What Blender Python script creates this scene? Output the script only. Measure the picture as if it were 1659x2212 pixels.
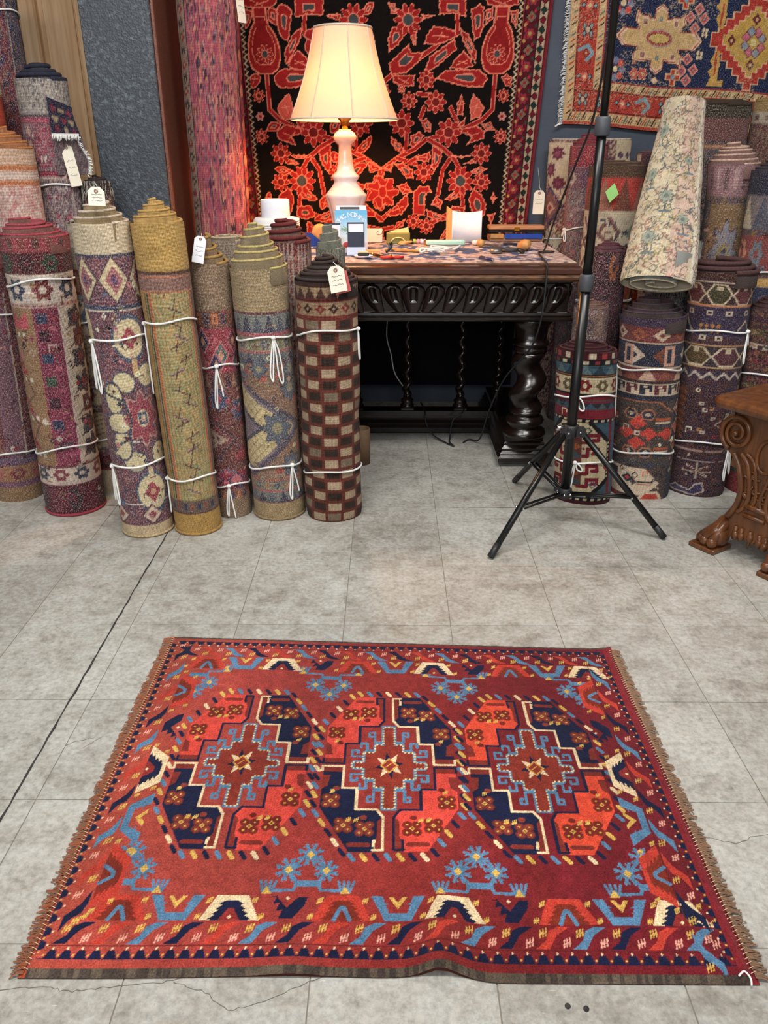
import bpy, math, random
import numpy as np
from mathutils import Vector, Matrix

for _o in list(bpy.data.objects):
    bpy.data.objects.remove(_o)
SC = bpy.context.scene
COL = SC.collection
PI = math.pi
R = math.radians
CAM = Vector((0.0, 0.0, 1.17))

# ------------------------------------------------------------------ camera
cam_d = bpy.data.cameras.new('camera')
cam_d.sensor_fit = 'HORIZONTAL'
cam_d.sensor_width = 36.0
cam_d.lens = 36.89
cam_d.clip_start = 0.05
cam = bpy.data.objects.new('camera', cam_d)
COL.objects.link(cam)
cam.location = CAM
cam.rotation_euler = (R(90 - 24.5), 0.0, math.atan(10.5 / 1700))
SC.camera = cam

# ------------------------------------------------------------------ world, lamps, exposure
wd = bpy.data.worlds.new('daylight')
SC.world = wd
wd.use_nodes = True
bgn = wd.node_tree.nodes['Background']
bgn.inputs[0].default_value = (0.93, 0.97, 1.0, 1)
bgn.inputs[1].default_value = 0.42
SC.view_settings.view_transform = 'Standard'
SC.view_settings.look = 'None'
SC.view_settings.exposure = -0.18
SC.view_settings.gamma = 1.0
SC.view_settings.use_curve_mapping = False


def area(name, loc, target, sx, sy, power, col):
    d = bpy.data.lights.new(name, 'AREA')
    d.shape = 'RECTANGLE'
    d.size, d.size_y, d.energy, d.color = sx, sy, power, col
    o = bpy.data.objects.new(name, d)
    COL.objects.link(o)
    o.location = loc
    o.rotation_euler = (Vector(target) - Vector(loc)).to_track_quat('-Z', 'Y').to_euler()
    return o


# shop-front window behind the photographer, and two ceiling fittings
area('shop_window_light', (-0.9, -2.5, 2.3), (-0.2, 2.6, 0.4), 4.2, 1.5, 118, (0.95, 0.98, 1.0))
area('ceiling_fitting_light', (-0.7, 1.2, 3.05), (-0.7, 1.5, 0.0), 1.2, 0.35, 62, (1.0, 0.97, 0.92))
area('ceiling_fitting_light', (0.9, 1.5, 3.05), (0.9, 1.8, 0.0), 1.2, 0.35, 62, (1.0, 0.97, 0.92))


# ------------------------------------------------------------------ small helpers
def S(c):
    """sRGB 0-255 triple -> linear numpy"""
    a = np.array(c, float) / 255.0
    return np.where(a <= 0.04045, a / 12.92, ((a + 0.055) / 1.055) ** 2.4)


def tag(o, label=None, cat=None, group=None, kind=None):
    if label:
        o['label'] = label
    if cat:
        o['category'] = cat
    if group:
        o['group'] = group
    if kind:
        o['kind'] = kind
    return o


def link(o, parent=None):
    COL.objects.link(o)
    if parent is not None:
        o.parent = parent
    return o


def thing(name, label, cat, loc=(0, 0, 0), rz=0.0, group=None):
    o = bpy.data.objects.new(name, None)
    link(o)
    o.empty_display_size = 0.05
    o.location = loc
    o.rotation_euler = (0, 0, rz)
    return tag(o, label, cat, group)


def mesh_np(name, V, Q, mat, parent=None, col=None, uv=None, smooth=True, tris=None):
    V = np.asarray(V, np.float32)
    Q = np.asarray(Q, np.int32)
    me = bpy.data.meshes.new(name)
    me.vertices.add(len(V))
    me.vertices.foreach_set('co', V.ravel())
    n = Q.shape[1]
    me.loops.add(Q.size)
    me.loops.foreach_set('vertex_index', Q.ravel())
    me.polygons.add(len(Q))
    me.polygons.foreach_set('loop_start', np.arange(0, Q.size, n, dtype=np.int32))
    me.update(calc_edges=True)
    me.validate()
    if smooth:
        me.polygons.foreach_set('use_smooth', np.ones(len(me.polygons), bool))
    if col is not None:
        ca = me.color_attributes.new('Col', 'FLOAT_COLOR', 'POINT')
        c4 = np.ones((len(V), 4), np.float32)
        c4[:, :3] = np.asarray(col).reshape(-1, 3)
        ca.data.foreach_set('color', c4.ravel())
    if uv is not None:
        ul = me.uv_layers.new(name='UVMap')
        uvv = np.asarray(uv, np.float32).reshape(-1, 2)[Q.ravel()]
        ul.data.foreach_set('uv', uvv.ravel())
    me.materials.append(mat)
    o = bpy.data.objects.new(name, me)
    return link(o, parent)


def grid_quads(h, w, wrap=False, off=0):
    i = np.arange(h - 1)[:, None]
    j = np.arange(w if wrap else w - 1)[None, :]
    j2 = (j + 1) % w
    a = i * w + j
    b = i * w + j2
    c = (i + 1) * w + j2
    d = (i + 1) * w + j
    return np.stack([a, b, c, d], -1).reshape(-1, 4) + off


def grid_mesh(name, P, mat, parent=None, col=None, uv=None, wrap=False, smooth=True):
    h, w = P.shape[:2]
    return mesh_np(name, P.reshape(-1, 3), grid_quads(h, w, wrap), mat, parent, col, uv, smooth)


class MB:
    """collects shapes into one mesh"""

    def __init__(self):
        self.v, self.f, self.s = [], [], []

    def add(self, vs, fs, smooth=False, M=None):
        o = len(self.v)
        if M is not None:
            vs = [M @ Vector(p) for p in vs]
        self.v += [tuple(p) for p in vs]
        self.f += [tuple(i + o for i in f) for f in fs]
        self.s += [smooth] * len(fs)
        return self

    def box(self, c, s, M=None, bev=0.0):
        x, y, z = s[0] / 2, s[1] / 2, s[2] / 2
        b = min(bev, x * .45, y * .45, z * .45)
        if b <= 0:
            vs = [(c[0] + i * x, c[1] + j * y, c[2] + k * z) for k in (-1, 1) for j in (-1, 1) for i in (-1, 1)]
            fs = [(0, 2, 3, 1), (4, 5, 7, 6), (0, 1, 5, 4), (2, 6, 7, 3), (0, 4, 6, 2), (1, 3, 7, 5)]
            return self.add(vs, fs, False, M)

        def ring(xx, yy, zz):
            return [(c[0] - xx + b, c[1] - yy, zz), (c[0] + xx - b, c[1] - yy, zz), (c[0] + xx, c[1] - yy + b, zz), (c[0] + xx, c[1] + yy - b, zz),
                    (c[0] + xx - b, c[1] + yy, zz), (c[0] - xx + b, c[1] + yy, zz), (c[0] - xx, c[1] + yy - b, zz), (c[0] - xx, c[1] - yy + b, zz)]
        vs = ring(x - b, y - b, c[2] - z) + ring(x, y, c[2] - z + b) + ring(x, y, c[2] + z - b) + ring(x - b, y - b, c[2] + z)
        fs = [tuple(range(7, -1, -1)), tuple(range(24, 32))]
        for k in range(3):
            for i in range(8):
                fs.append((k * 8 + i, k * 8 + (i + 1) % 8, k * 8 + 8 + (i + 1) % 8, k * 8 + 8 + i))
        return self.add(vs, fs, False, M)

    def lathe(self, prof, n=32, M=None, cap=True, c=(0, 0)):
        vs, fs = [], []
        for r, z in prof:
            for i in range(n):
                a = 2 * PI * i / n
                vs.append((c[0] + r * math.cos(a), c[1] + r * math.sin(a), z))
        for k in range(len(prof) - 1):
            for i in range(n):
                fs.append((k * n + i, k * n + (i + 1) % n, (k + 1) * n + (i + 1) % n, (k + 1) * n + i))
        if cap:
            fs.append(tuple(range(n - 1, -1, -1)))
            fs.append(tuple((len(prof) - 1) * n + i for i in range(n)))
        return self.add(vs, fs, True, M)

    def tube(self, pts, r, n=6, closed=False, M=None, cap=True):
        P = [Vector(p) for p in pts]
        m = len(P)
        rs = r if isinstance(r, (list, tuple)) else [r] * m
        vs, fs = [], []
        pn = None
        for i in range(m):
            if closed:
                t = P[(i + 1) % m] - P[i - 1]
            else:
                t = P[min(i + 1, m - 1)] - P[max(i - 1, 0)]
            if t.length < 1e-9:
                t = Vector((0, 0, 1))
            t.normalize()
            if pn is None:
                pn = t.orthogonal().normalized()
            else:
                pn = (pn - t * pn.dot(t))
                pn = pn.normalized() if pn.length > 1e-6 else t.orthogonal().normalized()
            b = t.cross(pn)
            for k in range(n):
                a = 2 * PI * k / n
                vs.append(P[i] + (pn * math.cos(a) + b * math.sin(a)) * rs[i])
        for i in range(m if closed else m - 1):
            i2 = (i + 1) % m
            for k in range(n):
                fs.append((i * n + k, i * n + (k + 1) % n, i2 * n + (k + 1) % n, i2 * n + k))
        if cap and not closed:
            fs.append(tuple(range(n - 1, -1, -1)))
            fs.append(tuple((m - 1) * n + k for k in range(n)))
        return self.add(vs, fs, True, M)

    def prism(self, poly, z0, z1, M=None, smooth=False):
        n = len(poly)
        vs = [(p[0], p[1], z0) for p in poly] + [(p[0], p[1], z1) for p in poly]
        fs = [tuple(range(n - 1, -1, -1)), tuple(range(n, 2 * n))]
        self.add(vs, fs, False, M)
        o = len(self.v) - 2 * n
        self.f += [(o + i, o + (i + 1) % n, o + n + (i + 1) % n, o + n + i) for i in range(n)]
        self.s += [smooth] * n
        return self

    def ell(self, c, r, n=14, m=9, M=None):
        vs, fs = [], []
        for j in range(m + 1):
            p = PI * j / m
            for i in range(n):
                a = 2 * PI * i / n
                vs.append((c[0] + r[0] * math.sin(p) * math.cos(a), c[1] + r[1] * math.sin(p) * math.sin(a), c[2] - r[2] * math.cos(p)))
        for j in range(m):
            for i in range(n):
                fs.append((j * n + i, j * n + (i + 1) % n, (j + 1) * n + (i + 1) % n, (j + 1) * n + i))
        return self.add(vs, fs, True, M)

    def build(self, name, mat, parent=None):
        me = bpy.data.meshes.new(name)
        me.from_pydata(self.v, [], self.f)
        me.polygons.foreach_set('use_smooth', self.s)
        me.materials.append(mat)
        me.update()
        return link(bpy.data.objects.new(name, me), parent)


def sweep_sections(mb, sections, closed_ring=True, cap=True, smooth=True, M=None):
    n = len(sections[0])
    vs = [p for s in sections for p in s]
    fs = []
    for k in range(len(sections) - 1):
        for i in range(n if closed_ring else n - 1):
            fs.append((k * n + i, k * n + (i + 1) % n, (k + 1) * n + (i + 1) % n, (k + 1) * n + i))
    mb.add(vs, fs, smooth, M)
    if cap:
        o = len(mb.v) - len(vs)
        mb.f += [tuple(o + i for i in range(n - 1, -1, -1)), tuple(o + (len(sections) - 1) * n + i for i in range(n))]
        mb.s += [False, False]


def spline(pts, n=8, closed=False):
    P = [Vector(p) for p in pts]
    m = len(P)
    out = []
    for i in range(m if closed else m - 1):
        p0, p1, p2, p3 = (P[(i - 1) % m], P[i], P[(i + 1) % m], P[(i + 2) % m]) if closed else (P[max(i - 1, 0)], P[i], P[i + 1], P[min(i + 2, m - 1)])
        for k in range(n):
            t = k / n
            out.append(0.5 * ((2 * p1) + (p2 - p0) * t + (2 * p0 - 5 * p1 + 4 * p2 - p3) * t * t + (3 * p1 - p0 - 3 * p2 + p3) * t ** 3))
    if not closed:
        out.append(P[-1])
    return out


def vnoise(shape, cells, seed, smooth=True):
    """value noise on a grid, shape (h,w), cells (ch,cw)"""
    rg = np.random.RandomState(seed)
    ch, cw = max(1, int(cells[0])), max(1, int(cells[1]))
    g = rg.rand(ch + 2, cw + 2)
    y = np.linspace(0, ch, shape[0])
    x = np.linspace(0, cw, shape[1])
    yi, xi = y.astype(int), x.astype(int)
    fy, fx = (y - yi)[:, None], (x - xi)[None, :]
    if smooth:
        fy, fx = fy * fy * (3 - 2 * fy), fx * fx * (3 - 2 * fx)
    a = g[yi][:, xi]
    b = g[yi][:, xi + 1]
    c = g[yi + 1][:, xi]
    d = g[yi + 1][:, xi + 1]
    return a * (1 - fy) * (1 - fx) + b * (1 - fy) * fx + c * fy * (1 - fx) + d * fy * fx


# ------------------------------------------------------------------ woven designs: a small raster kit
class Cv:
    """colour per knot; X, Y are 2-D coordinate arrays in the rug's own plane"""

    def __init__(s, X, Y, bg):
        s.X, s.Y = X, Y
        s.k = 1.0
        s.C = np.empty(X.shape + (3,))
        s.C[:] = S(bg)

    def _sub(s, x0, x1, y0, y1):
        return np.nonzero((s.X >= x0) & (s.X <= x1) & (s.Y >= y0) & (s.Y <= y1))

    def paint(s, idx, col):
        s.C[idx] = S(col)

    def inside(s, pts):
        p = np.asarray(pts, float)
        idx = s._sub(p[:, 0].min(), p[:, 0].max(), p[:, 1].min(), p[:, 1].max())
        x, y = s.X[idx], s.Y[idx]
        k = np.zeros(x.shape, bool)
        n = len(p)
        for i in range(n):
            x1, y1 = p[i]
            x2, y2 = p[(i + 1) % n]
            if y1 == y2:
                continue
            c = (y1 > y) != (y2 > y)
            k ^= c & (x < (x2 - x1) * (y - y1) / (y2 - y1) + x1)
        return idx[0][k], idx[1][k]

    def poly(s, pts, col, oc=None, ow=0.0):
        s.paint(s.inside(pts), col)
        if oc is not None:
            s.line(list(pts), ow, oc, True)
        return s

    def line(s, pts, w, col, closed=False):
        p = [tuple(q) for q in pts]
        if closed:
            p = p + [p[0]]
        h = w / 2
        ky = s.k
        for (x1, y1), (x2, y2) in zip(p[:-1], p[1:]):
            idx = s._sub(min(x1, x2) - h, max(x1, x2) + h, min(y1, y2) - h * ky, max(y1, y2) + h * ky)
            x, y = s.X[idx], s.Y[idx] / ky
            y1, y2 = y1 / ky, y2 / ky
            dx, dy = x2 - x1, y2 - y1
            L = dx * dx + dy * dy + 1e-12
            t = np.clip(((x - x1) * dx + (y - y1) * dy) / L, 0, 1)
            k = (x - x1 - t * dx) ** 2 + (y - y1 - t * dy) ** 2 <= h * h
            s.paint((idx[0][k], idx[1][k]), col)
        return s

    def rect(s, x0, x1, y0, y1, col):
        s.paint(s._sub(x0, x1, y0, y1), col)
        return s

    def ell(s, x, y, rx, ry, col, oc=None, ow=0.0):
        if oc is not None:
            s.ell(x, y, rx + ow, ry + ow * s.k, oc)
        idx = s._sub(x - rx, x + rx, y - ry, y + ry)
        k = ((s.X[idx] - x) / rx) ** 2 + ((s.Y[idx] - y) / ry) ** 2 <= 1
        s.paint((idx[0][k], idx[1][k]), col)
        return s

    def diam(s, x, y, rx, ry, col, oc=None, ow=0.0):
        return s.poly([(x - rx, y), (x, y + ry), (x + rx, y), (x, y - ry)], col, oc, ow)

    def flower(s, x, y, rx, ry, col, cc, n=8, oc=None, ow=0.0, rot=0.0):
        if oc is not None:
            s.flower(x, y, rx + ow, ry + ow * ry / rx, oc, oc, n, None, 0, rot)
        idx = s._sub(x - rx * 1.1, x + rx * 1.1, y - ry * 1.1, y + ry * 1.1)
        u, v = (s.X[idx] - x) / rx, (s.Y[idx] - y) / ry
        rr = np.hypot(u, v)
        k = rr <= 0.85 + 0.15 * np.cos(n * np.arctan2(v, u) + rot)
        s.paint((idx[0][k], idx[1][k]), col)
        k = rr <= 0.34
        s.paint((idx[0][k], idx[1][k]), cc)
        return s

    def mottle(s, seed, amt=0.12, cells=(60, 60), fine=0.10):
        h, w = s.X.shape
        rg = np.random.RandomState(seed)
        n = 1 + amt * (vnoise((h, w), cells, seed) - 0.5) * 2 + fine * (rg.rand(h, w) - 0.5) * 2
        s.C *= n[..., None]
        np.clip(s.C, 0.002, 0.95, out=s.C)
        return s


# ------------------------------------------------------------------ materials
class NT:
    def __init__(s, name):
        s.m = bpy.data.materials.new(name)
        s.m.use_nodes = True
        s.t = s.m.node_tree
        s.b = s.t.nodes['Principled BSDF']

    def n(s, typ, **kw):
        nd = s.t.nodes.new(typ)
        for k, v in kw.items():
            if k.startswith('i_'):
                key = k[2:]
                key = int(key) if key.isdigit() else key.replace('_', ' ')
                nd.inputs[key].default_value = v
            else:
                setattr(nd, k, v)
        return nd

    def l(s, a, b):
        s.t.links.new(a, b)

    def math(s, op, a, b=None, c=None):
        nd = s.n('ShaderNodeMath', operation=op)
        for i, v in enumerate((a, b, c)):
            if v is None:
                continue
            if isinstance(v, (int, float)):
                nd.inputs[i].default_value = v
            else:
                s.l(v, nd.inputs[i])
        return nd.outputs[0]

    def mix(s, fac, a, b, mode='MIX'):
        nd = s.n('ShaderNodeMix', data_type='RGBA', blend_type=mode)
        for key, v in ((0, fac), (6, a), (7, b)):
            if isinstance(v, (int, float)):
                nd.inputs[key].default_value = v
            elif isinstance(v, (tuple, list, np.ndarray)):
                nd.inputs[key].default_value = tuple(v)[:3] + (1,)
            else:
                s.l(v, nd.inputs[key])
        return nd.outputs[2]

    def noise(s, vec, scale, detail=3, rough=.55):
        nd = s.n('ShaderNodeTexNoise', i_Scale=scale, i_Detail=detail, i_Roughness=rough)
        s.l(vec, nd.inputs['Vector'])
        return nd.outputs[0]

    def ramp(s, fac, stops):
        nd = s.n('ShaderNodeValToRGB')
        e = nd.color_ramp.elements
        while len(e) < len(stops):
            e.new(0.5)
        for el, (p, c) in zip(e, stops):
            el.position = p
            el.color = tuple(c)[:3] + (1,) if not isinstance(c, (int, float)) else (c, c, c, 1)
        s.l(fac, nd.inputs[0])
        return nd.outputs[0]

    def bump(s, h, strength, dist):
        nd = s.n('ShaderNodeBump', i_Strength=strength, i_Distance=dist)
        s.l(h, nd.inputs['Height'])
        s.l(nd.outputs[0], s.b.inputs['Normal'])

    def obj(s):
        return s.n('ShaderNodeTexCoord').outputs['Object']


def pm(name, c1, c2=None, rough=.5, scale=12.0, metal=0.0, bump=0.0, bscale=120.0, coat=0.0, stretch=None, spec=None, detail=4):
    t = NT(name)
    v = t.obj()
    if stretch:
        mp = t.n('ShaderNodeMapping')
        mp.inputs['Scale'].default_value = stretch
        t.l(v, mp.inputs[0])
        v = mp.outputs[0]
    c2 = c2 or tuple(x * .8 for x in c1)
    f = t.ramp(t.noise(v, scale, detail), [(.3, 0.0), (.7, 1.0)])
    t.l(t.mix(f, S(c1), S(c2)), t.b.inputs['Base Color'])
    t.b.inputs['Roughness'].default_value = rough
    t.b.inputs['Metallic'].default_value = metal
    if coat:
        t.b.inputs['Coat Weight'].default_value = coat
        t.b.inputs['Coat Roughness'].default_value = .12
    if spec is not None:
        t.b.inputs['Specular IOR Level'].default_value = spec
    if bump:
        t.bump(t.noise(v, bscale, 2), 1.0, bump)
    return t.m


def rug_mat(name, pile, warp=0.0, warp_col=(205, 196, 184)):
    t = NT(name)
    c = t.n('ShaderNodeAttribute', attribute_name='Col').outputs['Color']
    uv = t.n('ShaderNodeTexCoord').outputs['UV']
    sep = t.n('ShaderNodeSeparateXYZ')
    t.l(uv, sep.inputs[0])
    u, v = sep.outputs[0], sep.outputs[1]
    if pile:
        n1 = t.noise(uv, 330, 3, .75)
        c = t.mix(1.0, c, t.ramp(n1, [(.3, .5), (.7, 1.42)]), 'MULTIPLY')
        t.bump(n1, .9, .003)
    else:
        mp = t.n('ShaderNodeMapping')
        mp.inputs['Scale'].default_value = (1.0, .38, 1.0)
        t.l(uv, mp.inputs[0])
        n1 = t.noise(mp.outputs[0], 430, 2, .7)
        rib = t.math('SINE', t.math('MULTIPLY', u, 2 * PI / .0042))
        row = t.math('SINE', t.math('MULTIPLY', v, 2 * PI / .0036))
        hgt = t.math('ADD', t.math('MULTIPLY', rib, .5), t.math('MULTIPLY', row, .35))
        dark = t.ramp(t.math('ADD', t.math('MULTIPLY', hgt, .5), .5), [(0.05, .5), (.7, 1.12)])
        c = t.mix(1.0, c, dark, 'MULTIPLY')
        if warp:
            f = t.ramp(n1, [(.52, 0.0), (.66, warp)])
            c = t.mix(f, c, S(warp_col))
        c = t.mix(1.0, c, t.ramp(n1, [(.25, .8), (.75, 1.15)]), 'MULTIPLY')
        t.bump(t.math('ADD', hgt, t.math('MULTIPLY', n1, 1.2)), .7, .0016)
    t.l(c, t.b.inputs['Base Color'])
    t.b.inputs['Roughness'].default_value = .93
    t.b.inputs['Specular IOR Level'].default_value = .12
    t.b.inputs['Sheen Weight'].default_value = .12 if pile else .05
    t.b.inputs['Sheen Roughness'].default_value = .4
    return t.m


M = {}
M['pile'] = rug_mat('wool_pile', True)
M['back'] = rug_mat('rug_back', False, .55)
M['back_soft'] = rug_mat('rug_back_soft', False, .22)
M['flat'] = rug_mat('flat_weave', False, 0.0)
M['cord'] = pm('cotton_cord', (240, 240, 238), (222, 222, 218), .85, 300, bump=.0006, bscale=900)
M['paper'] = pm('tag_card', (236, 230, 214), (226, 219, 200), .8, 30)
M['white_paper'] = pm('white_paper', (235, 238, 246), (226, 230, 240), .75, 30)
M['red_card'] = pm('red_card', (196, 96, 92), (184, 84, 82), .8, 30)
M['ink'] = pm('pencil_ink', (70, 78, 96), (90, 98, 110), .8, 50)
M['dark_wood'] = pm('ebonised_oak', (17, 12, 11), (32, 20, 15), .24, 9, bump=.0004, bscale=60, coat=.25, stretch=(1, 6, 6))
M['top_wood'] = pm('table_top_oak', (74, 39, 25), (48, 26, 18), .22, 7, coat=.35, stretch=(1, 9, 9))
M['black_metal'] = pm('black_tube', (11, 11, 12), (15, 15, 16), .32, 40, spec=.45)
M['black_plastic'] = pm('black_plastic', (28, 28, 31), (36, 36, 40), .5, 60)
M['grey_plastic'] = pm('grey_plastic', (70, 72, 78), (60, 62, 68), .5, 60)
M['chrome'] = pm('chrome', (215, 215, 218), (190, 190, 195), .18, 40, metal=1.0)
M['brass'] = pm('brass', (212, 158, 66), (190, 136, 50), .28, 40, metal=1.0)
M['ceramic'] = pm('ivory_glaze', (232, 214, 210), (225, 205, 202), .14, 5, coat=.5)
M['walnut'] = pm('carved_walnut', (112, 66, 32), (70, 39, 19), .34, 14, bump=.0006, bscale=80, coat=.15, stretch=(3, 3, .7))
M['slate'] = pm('slate_paint', (70, 78, 92), (60, 67, 80), .7, 6, bump=.0012, bscale=180)
M['ceiling_paint'] = pm('ceiling_paint', (205, 203, 198), (196, 194, 190), .9, 4)
M['side_paint'] = pm('side_wall_paint', (150, 150, 150), (138, 138, 140), .9, 4)


def concrete():
    t = NT('worn_concrete')
    v = t.n('ShaderNodeTexCoord').outputs['Object']
    oi = t.n('ShaderNodeObjectInfo')
    a = t.noise(v, 2.3, 6, .62)
    b = t.noise(v, 15.0, 8, .74)
    d = t.noise(v, 75.0, 4, .7)
    c = t.mix(t.ramp(a, [(.36, 0.0), (.64, 1.0)]), S((147, 142, 133)), S((175, 173, 166)))
    c = t.mix(t.ramp(b, [(.46, 0.0), (.62, .6)]), c, S((184, 185, 180)))
    c = t.mix(t.ramp(b, [(.32, .55), (.46, 0.0)]), c, S((104, 98, 90)))
    c = t.mix(1.0, c, t.ramp(d, [(.28, .66), (.6, 1.08)]), 'MULTIPLY')
    mp = t.n('ShaderNodeMapping')
    mp.inputs['Scale'].default_value = (9, 60, 1)
    mp.inputs['Rotation'].default_value = (0, 0, .5)
    t.l(v, mp.inputs[0])
    sc = t.noise(mp.outputs[0], 5.0, 2, .5)
    c = t.mix(t.ramp(sc, [(.70, 0.0), (.74, .35)]), c, S((224, 222, 214)))
    mp2 = t.n('ShaderNodeMapping')
    mp2.inputs['Scale'].default_value = (55, 10, 1)
    mp2.inputs['Rotation'].default_value = (0, 0, -.7)
    t.l(v, mp2.inputs[0])
    sc2 = t.noise(mp2.outputs[0], 4.0, 2, .5)
    c = t.mix(t.ramp(sc2, [(.72, 0.0), (.76, .4)]), c, S((96, 90, 82)))
    rnd = t.math('ADD', t.math('MULTIPLY', oi.outputs['Random'], .13), .935)
    vm = t.n('ShaderNodeVectorMath', operation='SCALE')
    t.l(c, vm.inputs[0])
    t.l(rnd, vm.inputs['Scale'])
    t.l(vm.outputs[0], t.b.inputs['Base Color'])
    t.l(t.ramp(b, [(.3, .48), (.7, .72)]), t.b.inputs['Roughness'])
    t.b.inputs['Specular IOR Level'].default_value = .35
    t.bump(t.math('ADD', b, t.math('MULTIPLY', d, .4)), .35, .002)
    return t.m


def hammered():
    t = NT('hammered_grey_panel')
    v = t.obj()
    a = t.noise(v, 55, 3, .6)
    b = t.noise(v, 130, 3, .65)
    w = t.noise(v, 4, 2, .5)
    k = t.math('ADD', a, t.math('MULTIPLY', w, .35))
    c = t.mix(t.ramp(k, [(.70, 0.0), (.86, 1.0)]), S((60, 65, 72)), S((92, 102, 110)))
    t.l(c, t.b.inputs['Base Color'])
    t.b.inputs['Roughness'].default_value = .42
    t.bump(t.math('ADD', a, b), .8, .004)
    return t.m


def bronze():
    t = NT('brown_hammered_enamel')
    v = t.obj()
    a = t.noise(v, 240, 3, .6)
    t.l(t.mix(t.ramp(a, [(.35, 0.0), (.65, 1.0)]), S((94, 57, 47)), S((134, 82, 64))), t.b.inputs['Base Color'])
    t.b.inputs['Metallic'].default_value = .15
    t.b.inputs['Roughness'].default_value = .38
    t.bump(a, .6, .002)
    return t.m


M['concrete'] = concrete()
M['joint'] = pm('joint_dirt', (136, 129, 118), (120, 113, 103), .95, 30)
M['saw_cut'] = pm('saw_cut_filler', (40, 38, 38), (58, 55, 52), .95, 60)
M['crack'] = pm('hairline_crack', (92, 86, 80), (110, 104, 96), .95, 60)
M['hammered'] = hammered()
M['bronze'] = bronze()
M['pale_wood'] = pm('pale_veneer', (216, 182, 142), (186, 144, 102), .42, 6, stretch=(9, 9, .5), coat=.1)

# ------------------------------------------------------------------ the room
tag(MB().box((0, 1.0, -.0516), (5.6, 7.0, .10)).build('floor', M['joint']), kind='structure')
FLOOR = bpy.data.objects['floor']
xs = [.17 + .29 * k for k in range(-8, 9)]
ys = [.242, .556, .870, 1.184, 1.498, 1.825, 2.163, 2.490, 2.812, 3.130, 3.445, 3.76, 3.95]
for i in range(len(xs) - 1):
    for j in range(len(ys) - 1):
        g = .0009
        x0, x1, y0, y1 = xs[i] + g, xs[i + 1] - g, ys[j] + g, ys[j + 1] - g
        MB().box(((x0 + x1) / 2, (y0 + y1) / 2, -.006), (x1 - x0, y1 - y0, .012), bev=.0005).build('tile', M['concrete'], FLOOR)
rg = random.Random(4)


def ribbon(name, pts, w, mat, z=.0006):
    mb = MB()
    P = [Vector((p[0], p[1], 0)) for p in pts]
    vs, fs = [], []
    for i, p in enumerate(P):
        t = (P[min(i + 1, len(P) - 1)] - P[max(i - 1, 0)]).normalized()
        n = Vector((-t.y, t.x, 0)) * (w * rg.uniform(.55, 1.3)) * .5
        vs += [p + n + Vector((0, 0, z)), p - n + Vector((0, 0, z))]
    for i in range(len(P) - 1):
        fs.append((2 * i, 2 * i + 1, 2 * i + 3, 2 * i + 2))
    mb.add(vs, fs)
    return mb.build(name, mat, FLOOR)


def jit(pts, n, a):
    out = []
    for (x1, y1), (x2, y2) in zip(pts[:-1], pts[1:]):
        for k in range(n):
            t = k / n
            out.append((x1 + (x2 - x1) * t + rg.uniform(-a, a), y1 + (y2 - y1) * t + rg.uniform(-a, a)))
    return out + [pts[-1]]


ribbon('saw_cut', jit([(-.747, .3), (-.747, 3.2)], 90, .0012), .0050, M['saw_cut'])
ribbon('saw_cut', jit([(-1.8, 2.62), (1.9, 2.60)], 90, .001), .0020, M['saw_cut'])
for pts in ([(-.60, .791), (-.53, .799), (-.49, .79), (-.44, .797), (-.35, .806), (-.29, .822)],
            [(-.33, .806), (-.28, .79), (-.24, .763), (-.20, .770), (-.15, .795), (-.10, .817), (-.05, .83)],
            [(.555, 1.10), (.60, 1.095), (.65, 1.082), (.69, 1.10), (.80, 1.115)],
            [(-.70, 1.34), (-.68, 1.355), (-.645, 1.365)], [(-.66, 1.33), (-.645, 1.35), (-.63, 1.37)]):
    ribbon('crack', jit(pts, 7, .0022), .0009, M['crack'])
for p in ((.272, .772), (.299, .768)):
    MB().ell((p[0], p[1], .001), (.0045, .0045, .003)).build('nail_head', M['saw_cut'], FLOOR)

tag(MB().box((0, 4.0, 1.6), (5.6, .1, 3.2)).build('wall_back', M['slate']), kind='structure')
tag(MB().box((-2.75, 1.0, 1.6), (.1, 7.0, 3.2)).build('wall_left', M['side_paint']), kind='structure')
tag(MB().box((2.75, 1.0, 1.6), (.1, 7.0, 3.2)).build('wall_right', M['side_paint']), kind='structure')
tag(MB().box((0, 1.0, 3.25), (5.6, 7.0, .1)).build('ceiling', M['ceiling_paint']), kind='structure')
# pillar boxed in with a grey hammered panel and a brown enamelled side
pil = MB().box((-.953, 3.48, 1.6), (.236, .53, 3.2)).build('pillar', M['bronze'])
tag(pil, kind='structure')
MB().box((-.957, 3.207, 1.6), (.246, .016, 3.2), bev=.003).build('front_panel', M['hammered'], pil)
MB().box((-.829, 3.225, 1.6), (.012, .022, 3.2), bev=.002).build('corner_strip', M['bronze'], pil)
MB().box((-.829, 3.735, 1.6), (.012, .03, 3.2), bev=.002).build('corner_strip', M['bronze'], pil)
# veneered door behind the rugs
dr = MB().box((-1.46, 3.925, 1.15), (.56, .03, 2.3)).build('door_1', M['pale_wood'])
tag(dr, kind='structure')
MB().box((-1.405, 3.906, 1.15), (.13, .012, 2.3), bev=.003).build('door_panel', M['pale_wood'], dr)
MB().box((-1.275, 3.906, 1.15), (.118, .012, 2.3), bev=.003).build('door_panel', M['pale_wood'], dr)
MB().box((-1.53, 3.895, 1.15), (.075, .035, 2.3), bev=.01).build('door_stile', M['pale_wood'], dr)
MB().box((-1.66, 3.906, 1.15), (.14, .012, 2.3), bev=.003).build('door_panel', M['pale_wood'], dr)

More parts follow.
